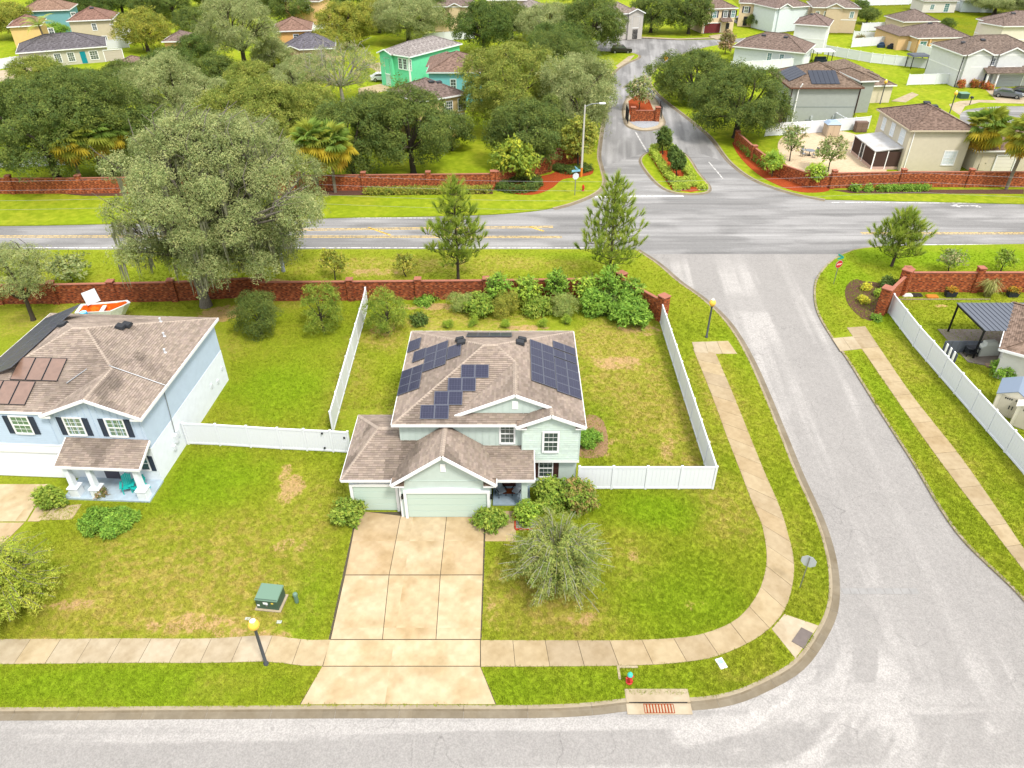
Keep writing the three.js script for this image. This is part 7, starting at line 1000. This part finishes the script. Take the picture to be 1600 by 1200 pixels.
// green transformer and pedestal
{
  const a = [[-13.09, -26.03]][0], g = thing('transformer_cabinet', 'green electrical transformer cabinet on a concrete pad in the lawn', 'cabinet', a[0], 0, a[1], -0.12), gm = std(0x5f7a68, { roughness: 0.45 });
  mesh('pad', new MB().rbox(-0.72, 0.72, 0, 0.1, -0.6, 0.6, 0.02), slabPale[0], g); mesh('cabinet', new MB().box(-0.6, 0.6, 0.1, 0.85, -0.5, 0.5), std(0x3f5546, { roughness: 0.45 }), g); mesh('lid', new MB().loft([[V(-0.64, 0.8, 0.54), V(0.64, 0.8, 0.54), V(0.64, 0.9, -0.52), V(-0.64, 0.9, -0.52)], [V(-0.62, 0.84, 0.52), V(0.62, 0.84, 0.52), V(0.6, 0.96, -0.5), V(-0.6, 0.96, -0.5)]], true), gm, g);
  mesh('warning_label', new MB().box(-0.2, 0.06, 0.48, 0.64, 0.501, 0.506), std(0xdfe2e2), g); mesh('warning_label', new MB().box(-0.56, -0.42, 0.3, 0.42, 0.501, 0.506), std(0xdfe2e2), g); mesh('warning_label', new MB().box(0.25, 0.38, 0.55, 0.65, 0.501, 0.506), std(0xd6b84a), g); mesh('lock', new MB().cbox(0.0, 0.36, 0.53, 0.1, 0.12, 0.06), M.steel, g);
  const b = [[-11.74, -26.08]][0], p = thing('utility_pedestal', 'short green utility post right of the transformer cabinet', 'utility post', b[0], 0, b[1]); mesh('body', new MB().lathe([[0.11, 0], [0.11, 0.55]], 0, 0, 12), gm, p, 1); mesh('cap', new MB().lathe([[0.13, 0.55], [0.13, 0.68], [0.09, 0.74]], 0, 0, 12), gm, p, 1);
  for (const [q, l] of [[[-14.11, -24.99], 'left'], [[-12.38, -24.78], 'right']]) solo('valve_cover', new MB().rbox(-0.14, 0.14, 0, 0.03, -0.09, 0.09, 0.012), std(0xaab0ac), 'small round utility lid in the lawn, ' + l + ' of the two near the lamp', 'utility lid', [q[0], 0, q[1]]);
  const m = [[10.54, -22.29]][0], mb2 = thing('meter_box', 'white water meter box with blue lid on the verge', 'meter box', m[0], 0, m[1], 0.3); mesh('box', new MB().rbox(-0.2, 0.2, 0, 0.05, -0.3, 0.3, 0.02), std(0xd5d8da), mb2); mesh('lid', new MB().rbox(-0.13, 0.13, 0.05, 0.065, -0.2, 0.02, 0.01), std(0x8fb4cc), mb2);
}
// ================= things about the houses =================
const aq = std(0x1fa8a0, { roughness: 0.5 });
function adirondack(label, x, z, turn) {
  const g = thing('garden_chair', label, 'chair', x, 0.14, z, turn, 'turquoise garden chairs'); for (let k = 0; k < 5; k++) { const q = new MB(); q.m = new THREE.Matrix4().makeTranslation(-0.22 + k * 0.11, 0.33, -0.2).multiply(new THREE.Matrix4().makeRotationX(-0.42)); q.box(-0.05, 0.05, 0, 0.78 - 0.06 * Math.abs(k - 2), -0.02, 0); mesh('back_slat', q, aq, g); } for (let k = 0; k < 5; k++) mesh('seat_slat', new MB().box(-0.27, 0.27, 0.32 + k * 0.015, 0.34 + k * 0.015, -0.2 + k * 0.11, -0.1 + k * 0.11), aq, g);
  for (const s of [-1, 1]) { mesh('armrest', new MB().box(s * 0.36 - 0.07, s * 0.36 + 0.07, 0.56, 0.585, -0.35, 0.42), aq, g); mesh('leg', new MB().box(s * 0.3 - 0.03, s * 0.3 + 0.03, 0, 0.56, 0.3, 0.36), aq, g); mesh('leg', new MB().bar(V(s * 0.3, 0.36, 0.3), V(s * 0.3, 0.04, -0.55), 0.04, 0.1), aq, g); } return g;
}
adirondack('turquoise garden chair on the blue porch, nearer the window', -24.56, -34.79, 0.4); adirondack('turquoise garden chair on the blue porch, nearer the corner post', -23.81, -34.67, -0.5);
function porchChair(label, x, z, turn) { const g = thing('porch_chair', label, 'chair', x, 0.12, z, turn, 'grey porch chairs'), m = std(0x8a939c, { roughness: 0.8 }); mesh('seat', new MB().rbox(-0.27, 0.27, 0.38, 0.45, -0.27, 0.27, 0.02), m, g); const q = new MB(); q.m = new THREE.Matrix4().makeTranslation(0, 0.43, -0.26).multiply(new THREE.Matrix4().makeRotationX(-0.2)); q.rbox(-0.27, 0.27, 0, 0.62, -0.03, 0.03, 0.015); mesh('backrest', q, m, g); for (const sx of [-1, 1]) for (const sz of [-1, 1]) mesh('leg', new MB().box(sx * 0.25 - 0.015, sx * 0.25 + 0.015, 0, 0.38, sz * 0.24 - 0.015, sz * 0.24 + 0.015), M.iron, g); for (const s of [-1, 1]) mesh('armrest', new MB().box(s * 0.29 - 0.025, s * 0.29 + 0.025, 0.6, 0.63, -0.25, 0.25).box(s * 0.29 - 0.015, s * 0.29 + 0.015, 0.4, 0.6, 0.2, 0.23), M.iron, g); return g; }
porchChair('grey porch chair left of the mint house door', -0.72, -34.35, 0.5); porchChair('grey porch chair right of the mint house door', 0.35, -34.35, -0.5);
solo('door_mat', new MB().rbox(-0.4, 0.4, 0, 0.02, -0.25, 0.25, 0.005), std(0xa0562f, { map: T.mulch }), 'rust coloured door mat on the mint house porch', 'door mat', [-0.2, 0.12, -34.7]);
// stranded white boat hull full of orange junk behind the blue house, with a blue barrel
{
  const a = [[-36.21, -57.08]][0], g = thing('open_boat', 'open white boat with orange stained inside behind the blue house', 'boat', a[0], 0.2, a[1], 0.15), hull = std(0xdfe3e2, { roughness: 0.4, map: T.noise }), rust = std(0xd2752a, { map: tex(128, 128, (x, y) => { const t = sm(0.4, 0.6, fbm(x * 6, y * 6, 4, 8)); return [mix(1, 0.9, t), mix(1, 0.75, t), mix(0.9, 0.7, t)]; }, true, 2), roughness: 0.8 });
  const ring2 = (y, k, n) => [[-2.0, -0.8], [1.0, -0.9], [2.1, -0.5], [2.5, 0], [2.1, 0.5], [1.0, 0.9], [-2.0, 0.8]].reverse().map(([x, z]) => V(x * k, y + (x > 1.5 ? n : 0), z * k)); mesh('hull', new MB().loft([ring2(0, 0.7, 0.1), ring2(0.9, 1.0, 0.25), ring2(0.95, 1.0, 0.25), ring2(0.94, 0.93, 0.25), ring2(0.25, 0.7, 0.12)]).face(ring2(0.25, 0.7, 0.12)), hull, g);
  mesh('stained_liner', new MB().loft([ring2(0.9, 0.92, 0.25), ring2(0.3, 0.69, 0.12)]).face(ring2(0.3, 0.69, 0.12)), rust, g); mesh('bench', new MB().rbox(-0.2, 0.15, 0.6, 0.7, -0.75, 0.75, 0.02), hull, g); mesh('raised_lid', new MB().bar(V(-0.9, 0.9, -0.9), V(-1.2, 2.0, -1.2), 1.2, 0.06), std(0xcdd6da, { roughness: 0.4 }), g);
  const b = [[-37.07, -56.86]][0]; const br = thing('plastic_barrel', 'blue plastic barrel beside the open white boat', 'barrel', b[0], 0, b[1] + 1.2); mesh('body', new MB().lathe([[0.28, 0], [0.31, 0.08], [0.32, 0.4], [0.31, 0.8], [0.29, 0.9]], 0, 0, 16), std(0x2f9fd8, { roughness: 0.4 }), br, 1); mesh('lid', new MB().lathe([[0.27, 0.9], [0.27, 0.94]], 0, 0, 16), std(0x8fd0ea), br);
  br.position.y = 0.5;
}
// planters, grass clump, stones by the right brick wall
{
  const yel = std(0xe0a52a, { roughness: 0.8 }); for (const [p, l] of [[[40.99, -61.16], 'nearer the pampas clump'], [[46.8, -61.16], 'at the right edge']]) { const g = thing('planter', 'dark planter box of orange flowers by the brick wall, ' + l, 'planter', p[0], 0, p[1]); mesh('box', new MB().loft([[V(-0.42, 0, 0.25), V(0.42, 0, 0.25), V(0.42, 0, -0.25), V(-0.42, 0, -0.25)], [V(-0.5, 0.5, 0.3), V(0.5, 0.5, 0.3), V(0.5, 0.5, -0.3), V(-0.5, 0.5, -0.3)]], true), std(0x2b2f38, { roughness: 0.5 }), g); const r = rng(p[0] * 10 | 0), pts = []; for (let i = 0; i < 60; i++) pts.push([V((r() - 0.5) * 0.9, 0.55 + r() * 0.3, (r() - 0.5) * 0.5), UP]); leafCloud('flowers', g, pts, 'broad', [[0.55, 0.28, 0.03], [0.5, 0.35, 0.05], [0.12, 0.16, 0.03]], r, 0.35); }
  const a = [[44.46, -61.16]][0], r = rng(17), g = thing('pampas_clump', 'large arching pale green grass clump between the planters', 'plant', a[0], 0, a[1]), mb = new MB(); for (let i = 0; i < 170; i++) { const t = r() * 6.283, l = 0.8 + 1.1 * r(), rch = l * (0.35 + 0.5 * r()), d = V(Math.cos(t), 0, Math.sin(t)), s = V(-d.z, 0, d.x).multiplyScalar(0.03), o = V((r() - 0.5) * 0.5, 0, (r() - 0.5) * 0.5), m = o.clone().addScaledVector(d, rch * 0.5).add(V(0, l * 0.95, 0)), e = o.clone().addScaledVector(d, rch * 1.2).add(V(0, l * 0.6, 0)), k = r(); mb.color = [0.28 + 0.2 * k, 0.32 + 0.12 * k, 0.08 + 0.1 * k]; mb.face([o.clone().sub(s), o.clone().add(s), m.clone().add(s), m.clone().sub(s)]); mb.face([m.clone().sub(s), m.clone().add(s), e]); } mesh('blades', mb, leafMat(0xffffff, { vertexColors: true }), g).userData.kind = 'stuff';
  for (const [p, c, l, s] of [[[37.03, -61.28], 0xd8d4cc, 'white paver', 0.5], [[37.93, -61.28], 0x3a3632, 'dark stone', 0.5], [[39.25, -61.03], 0xc07a34, 'rust coloured stone', 0.55]]) solo('garden_stone', new MB().rbox(-s, s, 0, 0.18, -0.28, 0.28, 0.08), std(c, { map: T.noise }), l + ' at the foot of the brick wall by the planters', 'stone', [p[0], 0, p[1]]);
  solo('timber_edging', new MB().rbox(-4.6, 4.6, 0, 0.07, -0.07, 0.07, 0.015), std(0xa5977c, { map: T.bark }), 'long timber edging on the grass below the planters', 'edging', [[39.85, -60.53][0], 0, [39.85, -60.53][1]]);
  for (const [p, l, h, c] of [[[33.63, -62.56], 'yellow green leafy plant in the brown bed, upper', 0.6, 'yellow'], [[32.4, -60.04], 'yellow leafy plant in the brown bed, lower', 0.6, 'yellow'], [[34.33, -61.28], 'yellow flowering plant in the brown bed beside the pier', 0.6, 'lime'], [[32.25, -56.74], 'tuft of green plant at the foot of the pier', 0.5, 'bright']]) shrub('bed_plant', l, ...p, h, 0.4, { col: c, sc: 0.32, lobes: 6, cat: 'plant', group: 'plants in the brown bed' });
  shrub('clipped_shrub', 'dark square clipped shrub behind the low sloping brick wall', 35.82, -62.56, 1.1, 0.75, { col: 'dark', lobes: 8 });
}
// patio cover, grill and sheds at the right edge
{
  const a = [[37.57, -50.49]][0], g = thing('patio_cover', 'dark corrugated patio cover on posts at the right edge', 'patio cover', a[0], 0, a[1]), dk = std(0x5a5f68, { roughness: 0.45, metalness: 0.3 }), rib = new MB().box(-0.2, 0.2, 0, 0.03, -4.6, 0).box(-0.2, -0.15, 0.03, 0.07, -4.6, 0).geo(); for (let k = 0; k < 14; k++) { const p = mesh('roof_sheet', rib, dk, g); p.position.set(0.2 + k * 0.41, 2.72, 0.2); } for (const [x, z] of [[0.1, -4.2], [0.1, 0], [5.6, -4.2]]) mesh('post', new MB().box(x - 0.06, x + 0.06, 0, 2.7, z - 0.06, z + 0.06), M.iron, g); mesh('beam', new MB().box(0.02, 5.8, 2.58, 2.7, -4.28, -4.16).box(0.02, 0.16, 2.56, 2.68, -4.16, 0.1), M.iron, g);
  struct('patio_slab', new MB().prism([[a[0] - 0.6, a[1] + 0.6], [a[0] + 8, a[1] + 4], [a[0] + 8, a[1] - 4.6], [a[0] - 0.6, a[1] - 4.6]], -0.02, 0.05), std(0x7c7570, { map: T.stain }));
  const b = [[39.08, -51.17]][0], gr = thing('barbecue', 'barbecue grill under a pale grey cover on the patio', 'barbecue', b[0], 0.05, b[1], 0.1); mesh('cover', new MB().loft([[V(-0.85, 0, 0.38), V(0.85, 0, 0.38), V(0.85, 0, -0.38), V(-0.85, 0, -0.38)], [V(-0.8, 0.85, 0.34), V(0.8, 0.85, 0.34), V(0.8, 0.85, -0.34), V(-0.8, 0.85, -0.34)], [V(-0.5, 0.95, 0.34), V(0.55, 0.95, 0.34), V(0.55, 0.95, -0.34), V(-0.5, 0.95, -0.34)], [V(-0.42, 1.2, 0.22), V(0.46, 1.2, 0.22), V(0.46, 1.2, -0.22), V(-0.42, 1.2, -0.22)]], true), std(0xb9bdb4, { roughness: 0.7 }), gr); mesh('foot', new MB().cbox(-0.6, -0.02, 0, 0.1, 0.03, 0.5).cbox(0.6, -0.02, 0, 0.1, 0.03, 0.5), M.dark, gr);
  const c = [[37.61, -50.88]][0]; const tb = thing('side_table', 'small black storage table left of the covered barbecue', 'table', c[0], 0.05, c[1]); mesh('top', new MB().box(-0.5, 0.5, 0.75, 0.8, -0.3, 0.3), M.dark, tb); for (const sx of [-1, 1]) for (const sz of [-1, 1]) mesh('leg', new MB().cbox(sx * 0.44, 0, sz * 0.25, 0.05, 0.75, 0.05), M.dark, tb); mesh('shelf', new MB().box(-0.46, 0.46, 0.3, 0.33, -0.27, 0.27), M.dark, tb);
  const w = [[35.46, -49.92]][0], fw = thing('low_screen', 'low dark screen wall at the corner of the patio', 'screen', w[0], 0, w[1]); for (let k = 0; k < 5; k++) mesh('panel', new MB().box(k * 0.62 + 0.02, k * 0.62 + 0.6, 0, 1.15, -1.45, -1.4), std(0x50555e, { roughness: 0.6 }), fw); for (let k = 0; k < 7; k++) mesh('picket', new MB().box(-0.03, 0.03, 0, 1.15, -1.35 + k * 0.3, -1.15 + k * 0.3), k % 2 ? M.white : std(0x50555e), fw);
  function shed(label, x, z, turn, wdt, hgt, roofM) { const s = thing('garden_shed', label, 'shed', x, 0, z, turn, 'plastic garden sheds'), wl = std(0xddd5c2, { roughness: 0.6 }), dp = std(0xb9b2a0, { roughness: 0.6 }), h = wdt / 2; mesh('wall', new MB().plate([[-h, 0], [h, 0], [h, hgt], [0, hgt + 0.55], [-h, hgt]], -2.2, 0), wl, s); for (const k of [-1, 1]) { const d = mesh('door', new MB().box(k < 0 ? -h * 0.78 : 0.015, k < 0 ? -0.015 : h * 0.78, 0.08, hgt - 0.02, 0.003, 0.05), dp, s); mesh('handle', new MB().box(k * 0.1 - 0.03, k * 0.1 + 0.03, 0.75, 1.05, 0.05, 0.09), M.dark, d); for (let j = 0; j < 4; j++) mesh('vent', new MB().box(k * (0.14 + j * 0.13) - 0.045, k * (0.14 + j * 0.13) + 0.045, hgt - 0.26 - j * 0.0, hgt - 0.12, 0.05, 0.058), M.dark, d); } const rf = new MB(); slab3(rf, [V(-h - 0.12, hgt - 0.06, 0.15), V(0, hgt + 0.57, 0.15), V(0, hgt + 0.57, -2.3), V(-h - 0.12, hgt - 0.06, -2.3)].reverse(), -0.06); slab3(rf, [V(0, hgt + 0.57, 0.15), V(h + 0.12, hgt - 0.06, 0.15), V(h + 0.12, hgt - 0.06, -2.3), V(0, hgt + 0.57, -2.3)].reverse(), -0.06); mesh('roof', rf, roofM, s); return s; }
  shed('cream plastic shed with blue grey roof, farther of the two', 36.06, -42.61, -0.65, 2.1, 1.75, std(0x6f7c8c, { roughness: 0.5 })); shed('cream plastic shed with pale roof, nearer of the two', 36.52, -41.11, -0.65, 1.9, 1.75, std(0xd8d4c8, { roughness: 0.5 }));
  shrub('potted_shrub', 'bright leafy shrub in a grey pot before the screened porch', 38.57, -47.72, 1.3, 0.85, { col: 'bright', sc: 0.4 });
  solo('garden_stone', new MB().rbox(-0.35, 0.35, 0, 0.2, -0.25, 0.25, 0.08), std(0x8d7a66, { map: T.noise }), 'brown rock on the lawn left of the potted shrub', 'stone', [[38.48, -49.36][0], 0, [38.48, -49.36][1]]);
}
// sand patio things: round table with chairs, sheds
{
  const a = [[41.45, -102.44]][0], g = thing('patio_table', 'round grey table on the sand patio', 'table', a[0], 0.03, a[1]); mesh('top', new MB().lathe([[0.65, 0.7], [0.68, 0.73], [0.65, 0.75]], 0, 0, 18), std(0x6b7076, { roughness: 0.4 }), g); mesh('base', new MB().lathe([[0.3, 0], [0.06, 0.08], [0.06, 0.7]], 0, 0, 10), M.iron, g);
  for (let k = 0; k < 4; k++) { const t = k * 1.57 + 0.4, c = thing('patio_chair', 'grey metal chair at the round patio table, ' + ['right', 'far', 'left', 'near'][k] + ' side', 'chair', a[0] + Math.cos(t) * 1.15, 0.03, a[1] - Math.sin(t) * 1.15, t - Math.PI / 2, 'chairs at the round patio table'), m = std(0x7c8086, { roughness: 0.5 }); mesh('seat', new MB().rbox(-0.25, 0.25, 0.4, 0.45, -0.25, 0.25, 0.02), m, c); mesh('backrest', new MB().rbox(-0.25, 0.25, 0.46, 0.95, -0.3, -0.25, 0.015), m, c); for (const sx of [-1, 1]) for (const sz of [-1, 1]) mesh('leg', new MB().cbox(sx * 0.22, 0, sz * 0.22, 0.03, 0.4, 0.03), M.iron, c); }
  const s = [[47.75, -111.12]][0], sh = thing('storage_shed', 'small taupe plastic shed on the sand patio', 'shed', s[0], 0.03, s[1]); mesh('wall', new MB().rbox(-1.0, 1.0, 0, 1.75, -1.6, 0, 0.06), std(0xa89a88), sh); mesh('roof', new MB().loft([[V(-1.1, 1.75, 0.1), V(1.1, 1.75, 0.1), V(1.1, 1.75, -1.7), V(-1.1, 1.75, -1.7)], [V(-0.6, 2.15, -0.2), V(0.6, 2.15, -0.2), V(0.6, 2.15, -1.4), V(-0.6, 2.15, -1.4)]], true), std(0x8ea0b4, { roughness: 0.5 }), sh); for (const k of [-1, 1]) mesh('door', new MB().box(k < 0 ? -0.8 : 0.02, k < 0 ? -0.02 : 0.8, 0.1, 1.65, 0.003, 0.04), std(0xb9a68e), sh);
  const s2 = [[52.94, -113.4]][0], sh2 = thing('storage_shed', 'brown wooden cabinet beside the taupe shed', 'shed', s2[0], 0.03, s2[1]); mesh('wall', new MB().rbox(-0.9, 0.9, 0, 1.5, -0.9, 0, 0.03), std(0x8a7468, { map: T.bark }), sh2); for (const k of [-1, 1]) mesh('door', new MB().box(k < 0 ? -0.82 : 0.02, k < 0 ? -0.02 : 0.82, 0.1, 1.4, 0.003, 0.04), std(0x947c70, { map: T.bark }), sh2);
  for (const [p, l] of [[[46.17, -118.54], 'left'], [[47.82, -119.26], 'right']]) { const ac = thing('air_conditioner', 'grey air conditioning unit by the grey house wall, ' + l + ' one', 'air conditioner', p[0], 0, p[1] + 0.6, 0, 'air conditioners'); mesh('case', new MB().rbox(-0.4, 0.4, 0, 0.85, -0.4, 0.4, 0.04), std(0x7f8482), ac); mesh('fan_grille', new MB().lathe([[0.33, 0.85], [0.33, 0.88], [0.1, 0.9]], 0, 0, 14), M.dark, ac); }
  for (const [p, l] of [[[81.05, -157.65], 'in the strip garden']]) { const c = thing('gazebo', 'small black metal gazebo ' + l, 'gazebo', p[0], 0, p[1]); for (const sx of [-1, 1]) for (const sz of [-1, 1]) mesh('post', new MB().cbox(sx * 1.5, 0, sz * 1.2, 0.12, 2.3, 0.12), M.iron, c); mesh('canopy', new MB().loft([[V(-1.8, 2.3, 1.5), V(1.8, 2.3, 1.5), V(1.8, 2.3, -1.5), V(-1.8, 2.3, -1.5)], [V(-1.6, 2.6, 1.3), V(1.6, 2.6, 1.3), V(1.6, 2.6, -1.3), V(-1.6, 2.6, -1.3)]], true), std(0x55595f), c); }
  for (const [p, l] of [[[63.99, -163.02], 'beside the light grey bungalow']]) { const c = thing('gazebo', 'small white topped gazebo ' + l, 'gazebo', p[0], 0, p[1]); for (const sx of [-1, 1]) for (const sz of [-1, 1]) mesh('post', new MB().cbox(sx * 1.6, 0, sz * 1.2, 0.12, 2.2, 0.12), M.iron, c); mesh('canopy', new MB().rbox(-1.9, 1.9, 2.2, 2.35, -1.5, 1.5, 0.05), std(0xd9d9d6), c); mesh('sofa', new MB().rbox(-1.2, 1.2, 0, 0.5, -0.9, 0.2, 0.05).rbox(-1.2, 1.2, 0.5, 0.95, -0.9, -0.6, 0.05), std(0x3d4652), c); }
  for (const [x, y, c, l] of [[1392,76, 0x2f3338, 'left of the pair'], [1404,75, 0x3a3f46, 'right of the pair'], [1376,74, 0x2c3c50, 'on its own to the left']]) { const P = { 1392: [84.29, -176.91], 1404: [86.3, -177.63], 1376: [82.6, -178.34] }[x], t = thing('covered_grill', 'dark covered garden thing on the fenced lawn, ' + l, 'garden furniture', P[0], 0, P[1], 0, 'dark garden things on the fenced lawn'); mesh('cover', new MB().rbox(-0.8, 0.8, 0, 0.8, -0.5, 0.5, 0.2), std(c), t); mesh('top', new MB().rbox(-0.4, 0.6, 0.8, 1.1, -0.35, 0.35, 0.15), std(c), t); }
  const gc = [[78.69, -133.95]][0], tc = thing('transformer_cabinet', 'far green transformer cabinet on the lawn before the twin gabled house', 'cabinet', gc[0], 0, gc[1]); mesh('cabinet', new MB().rbox(-0.75, 0.75, 0, 0.8, -0.6, 0.6, 0.05), std(0x3f5546), tc); mesh('lid', new MB().rbox(-0.8, 0.8, 0.8, 0.92, -0.65, 0.65, 0.05), std(0x6c8a78), tc);
  const mbp = [[77.54, -129.28]][0], ml = thing('mailbox', 'black mailbox at the cul de sac', 'mailbox', mbp[0], 0, mbp[1]); mesh('post', new MB().cbox(0, 0, 0, 0.1, 1.1, 0.1), M.dark, ml); mesh('box', new MB().rbox(-0.2, 0.2, 1.1, 1.4, -0.3, 0.3, 0.08), M.dark, ml);
  for (const [p, l] of [[[82.02, -141.29], 'first from the left'], [[84.36, -141.29], 'second from the left'], [[85.98, -140.81], 'third from the left'], [[86.52, -139.86], 'fourth, smallest']]) shrub('red_plant', 'red leaved pot plant before the twin gabled house, ' + l, ...p, l.includes('small') ? 0.9 : 1.4, 0.6, { col: 'red', sc: 0.55, cat: 'plant', group: 'red plants at the twin gabled house' });
}
// ================= cars =================
function car(label, x, z, turn, c, o = {}) {
  const g = thing('parked_car', label, 'car', x, o.y ?? 0.03, z, turn, 'parked cars'), paint = new THREE.MeshPhysicalMaterial({ color: c, roughness: 0.35, clearcoat: 0.8, clearcoatRoughness: 0.08 }), suv = o.suv, hh = suv ? 1.75 : 1.42, w = 0.9;
  const prof = suv ? [[-2.3, 0.35], [2.3, 0.35], [2.35, 0.75], [2.2, 1.0], [1.1, 1.08], [0.45, hh - 0.06], [-1.9, hh], [-2.3, 1.05]] : [[-2.25, 0.35], [2.25, 0.35], [2.3, 0.65], [2.1, 0.85], [0.95, 0.95], [0.25, hh - 0.03], [-1.1, hh], [-1.85, 1.0], [-2.28, 0.92]];
  const ringAt = (z0, k) => prof.map(([a, b]) => V(a * (b > 1.0 ? mix(1, 0.985, k) : 1), b, z0)); const body = new MB(); body.plate(prof, -w + 0.08, w - 0.08); body.plate(prof.map(([a, b]) => [a * 0.985, b > 0.9 ? 0.9 : b]), -w, w); mesh('body', body, paint, g);
  const win = suv ? [[1.02, 1.12], [0.42, hh - 0.14], [-1.8, hh - 0.1], [-2.15, 1.12]] : [[0.85, 0.99], [0.22, hh - 0.1], [-1.05, hh - 0.08], [-1.7, 1.03]]; mesh('side_windows', new MB().plate(win, -w + 0.07, w - 0.07), M.glass, g); const m = new MB(); const fa = prof[suv ? 4 : 4], fb = prof[5]; m.face([V(fa[0] + 0.01, fa[1] + 0.03, w - 0.2), V(fa[0] + 0.01, fa[1] + 0.03, -w + 0.2), V(fb[0] + 0.015, fb[1] - 0.03, -w + 0.24), V(fb[0] + 0.015, fb[1] - 0.03, w - 0.24)]); mesh('windscreen', m, M.glass, g);
  for (const a of [-1.4, 1.42]) for (const s of [-1, 1]) { const t = mesh('wheel', new MB().tube([V(a, 0.34, s * (w - 0.2)), V(a, 0.34, s * (w + 0.01))], 0.34, 16), std(0x1b1b1c, { roughness: 0.8 }), g); mesh('rim', new MB().tube([V(a, 0.34, s * (w + 0.005)), V(a, 0.34, s * (w + 0.025))], 0.21, 12), M.steel, t); }
  for (const s of [-1, 1]) { mesh('headlight', new MB().rbox(2.2, 2.33, 0.62, 0.78, s * 0.62 - 0.16, s * 0.62 + 0.16, 0.03), std(0xe4e8ea, { roughness: 0.2 }), g); mesh('tail_light', new MB().rbox(-2.31, -2.2, 0.75, 0.92, s * 0.66 - 0.13, s * 0.66 + 0.13, 0.03), std(0x9c1f1c, { roughness: 0.3 }), g); } return g;
}
car('dark grey car parked before the twin gabled house, left one', 86.64, -134.39, -0.5, 0x555a62); car('black car at right edge before the twin gabled house', 90.17, -135.28, -0.4, 0x17181b); car('white sport utility car beyond the bungalow roof', 66.99, -202.58, 0.1, 0xe6e8ea, { suv: true }); car('black car under the oak at the far bend', 23.7, -172.74, 0, 0x141517, { suv: true, y: ROAD }); car('dark blue car at the peach house', 60.84, -212.99, 0, 0x2f3d4e); car('dark car in the far driveway, second from left', 65.4, -210.05, 0.05, 0x24262b); car('white car half hidden before the mint green house', -24.42, -146.74, 0.2, 0xdde0e2);
renderer.render(scene, camera);
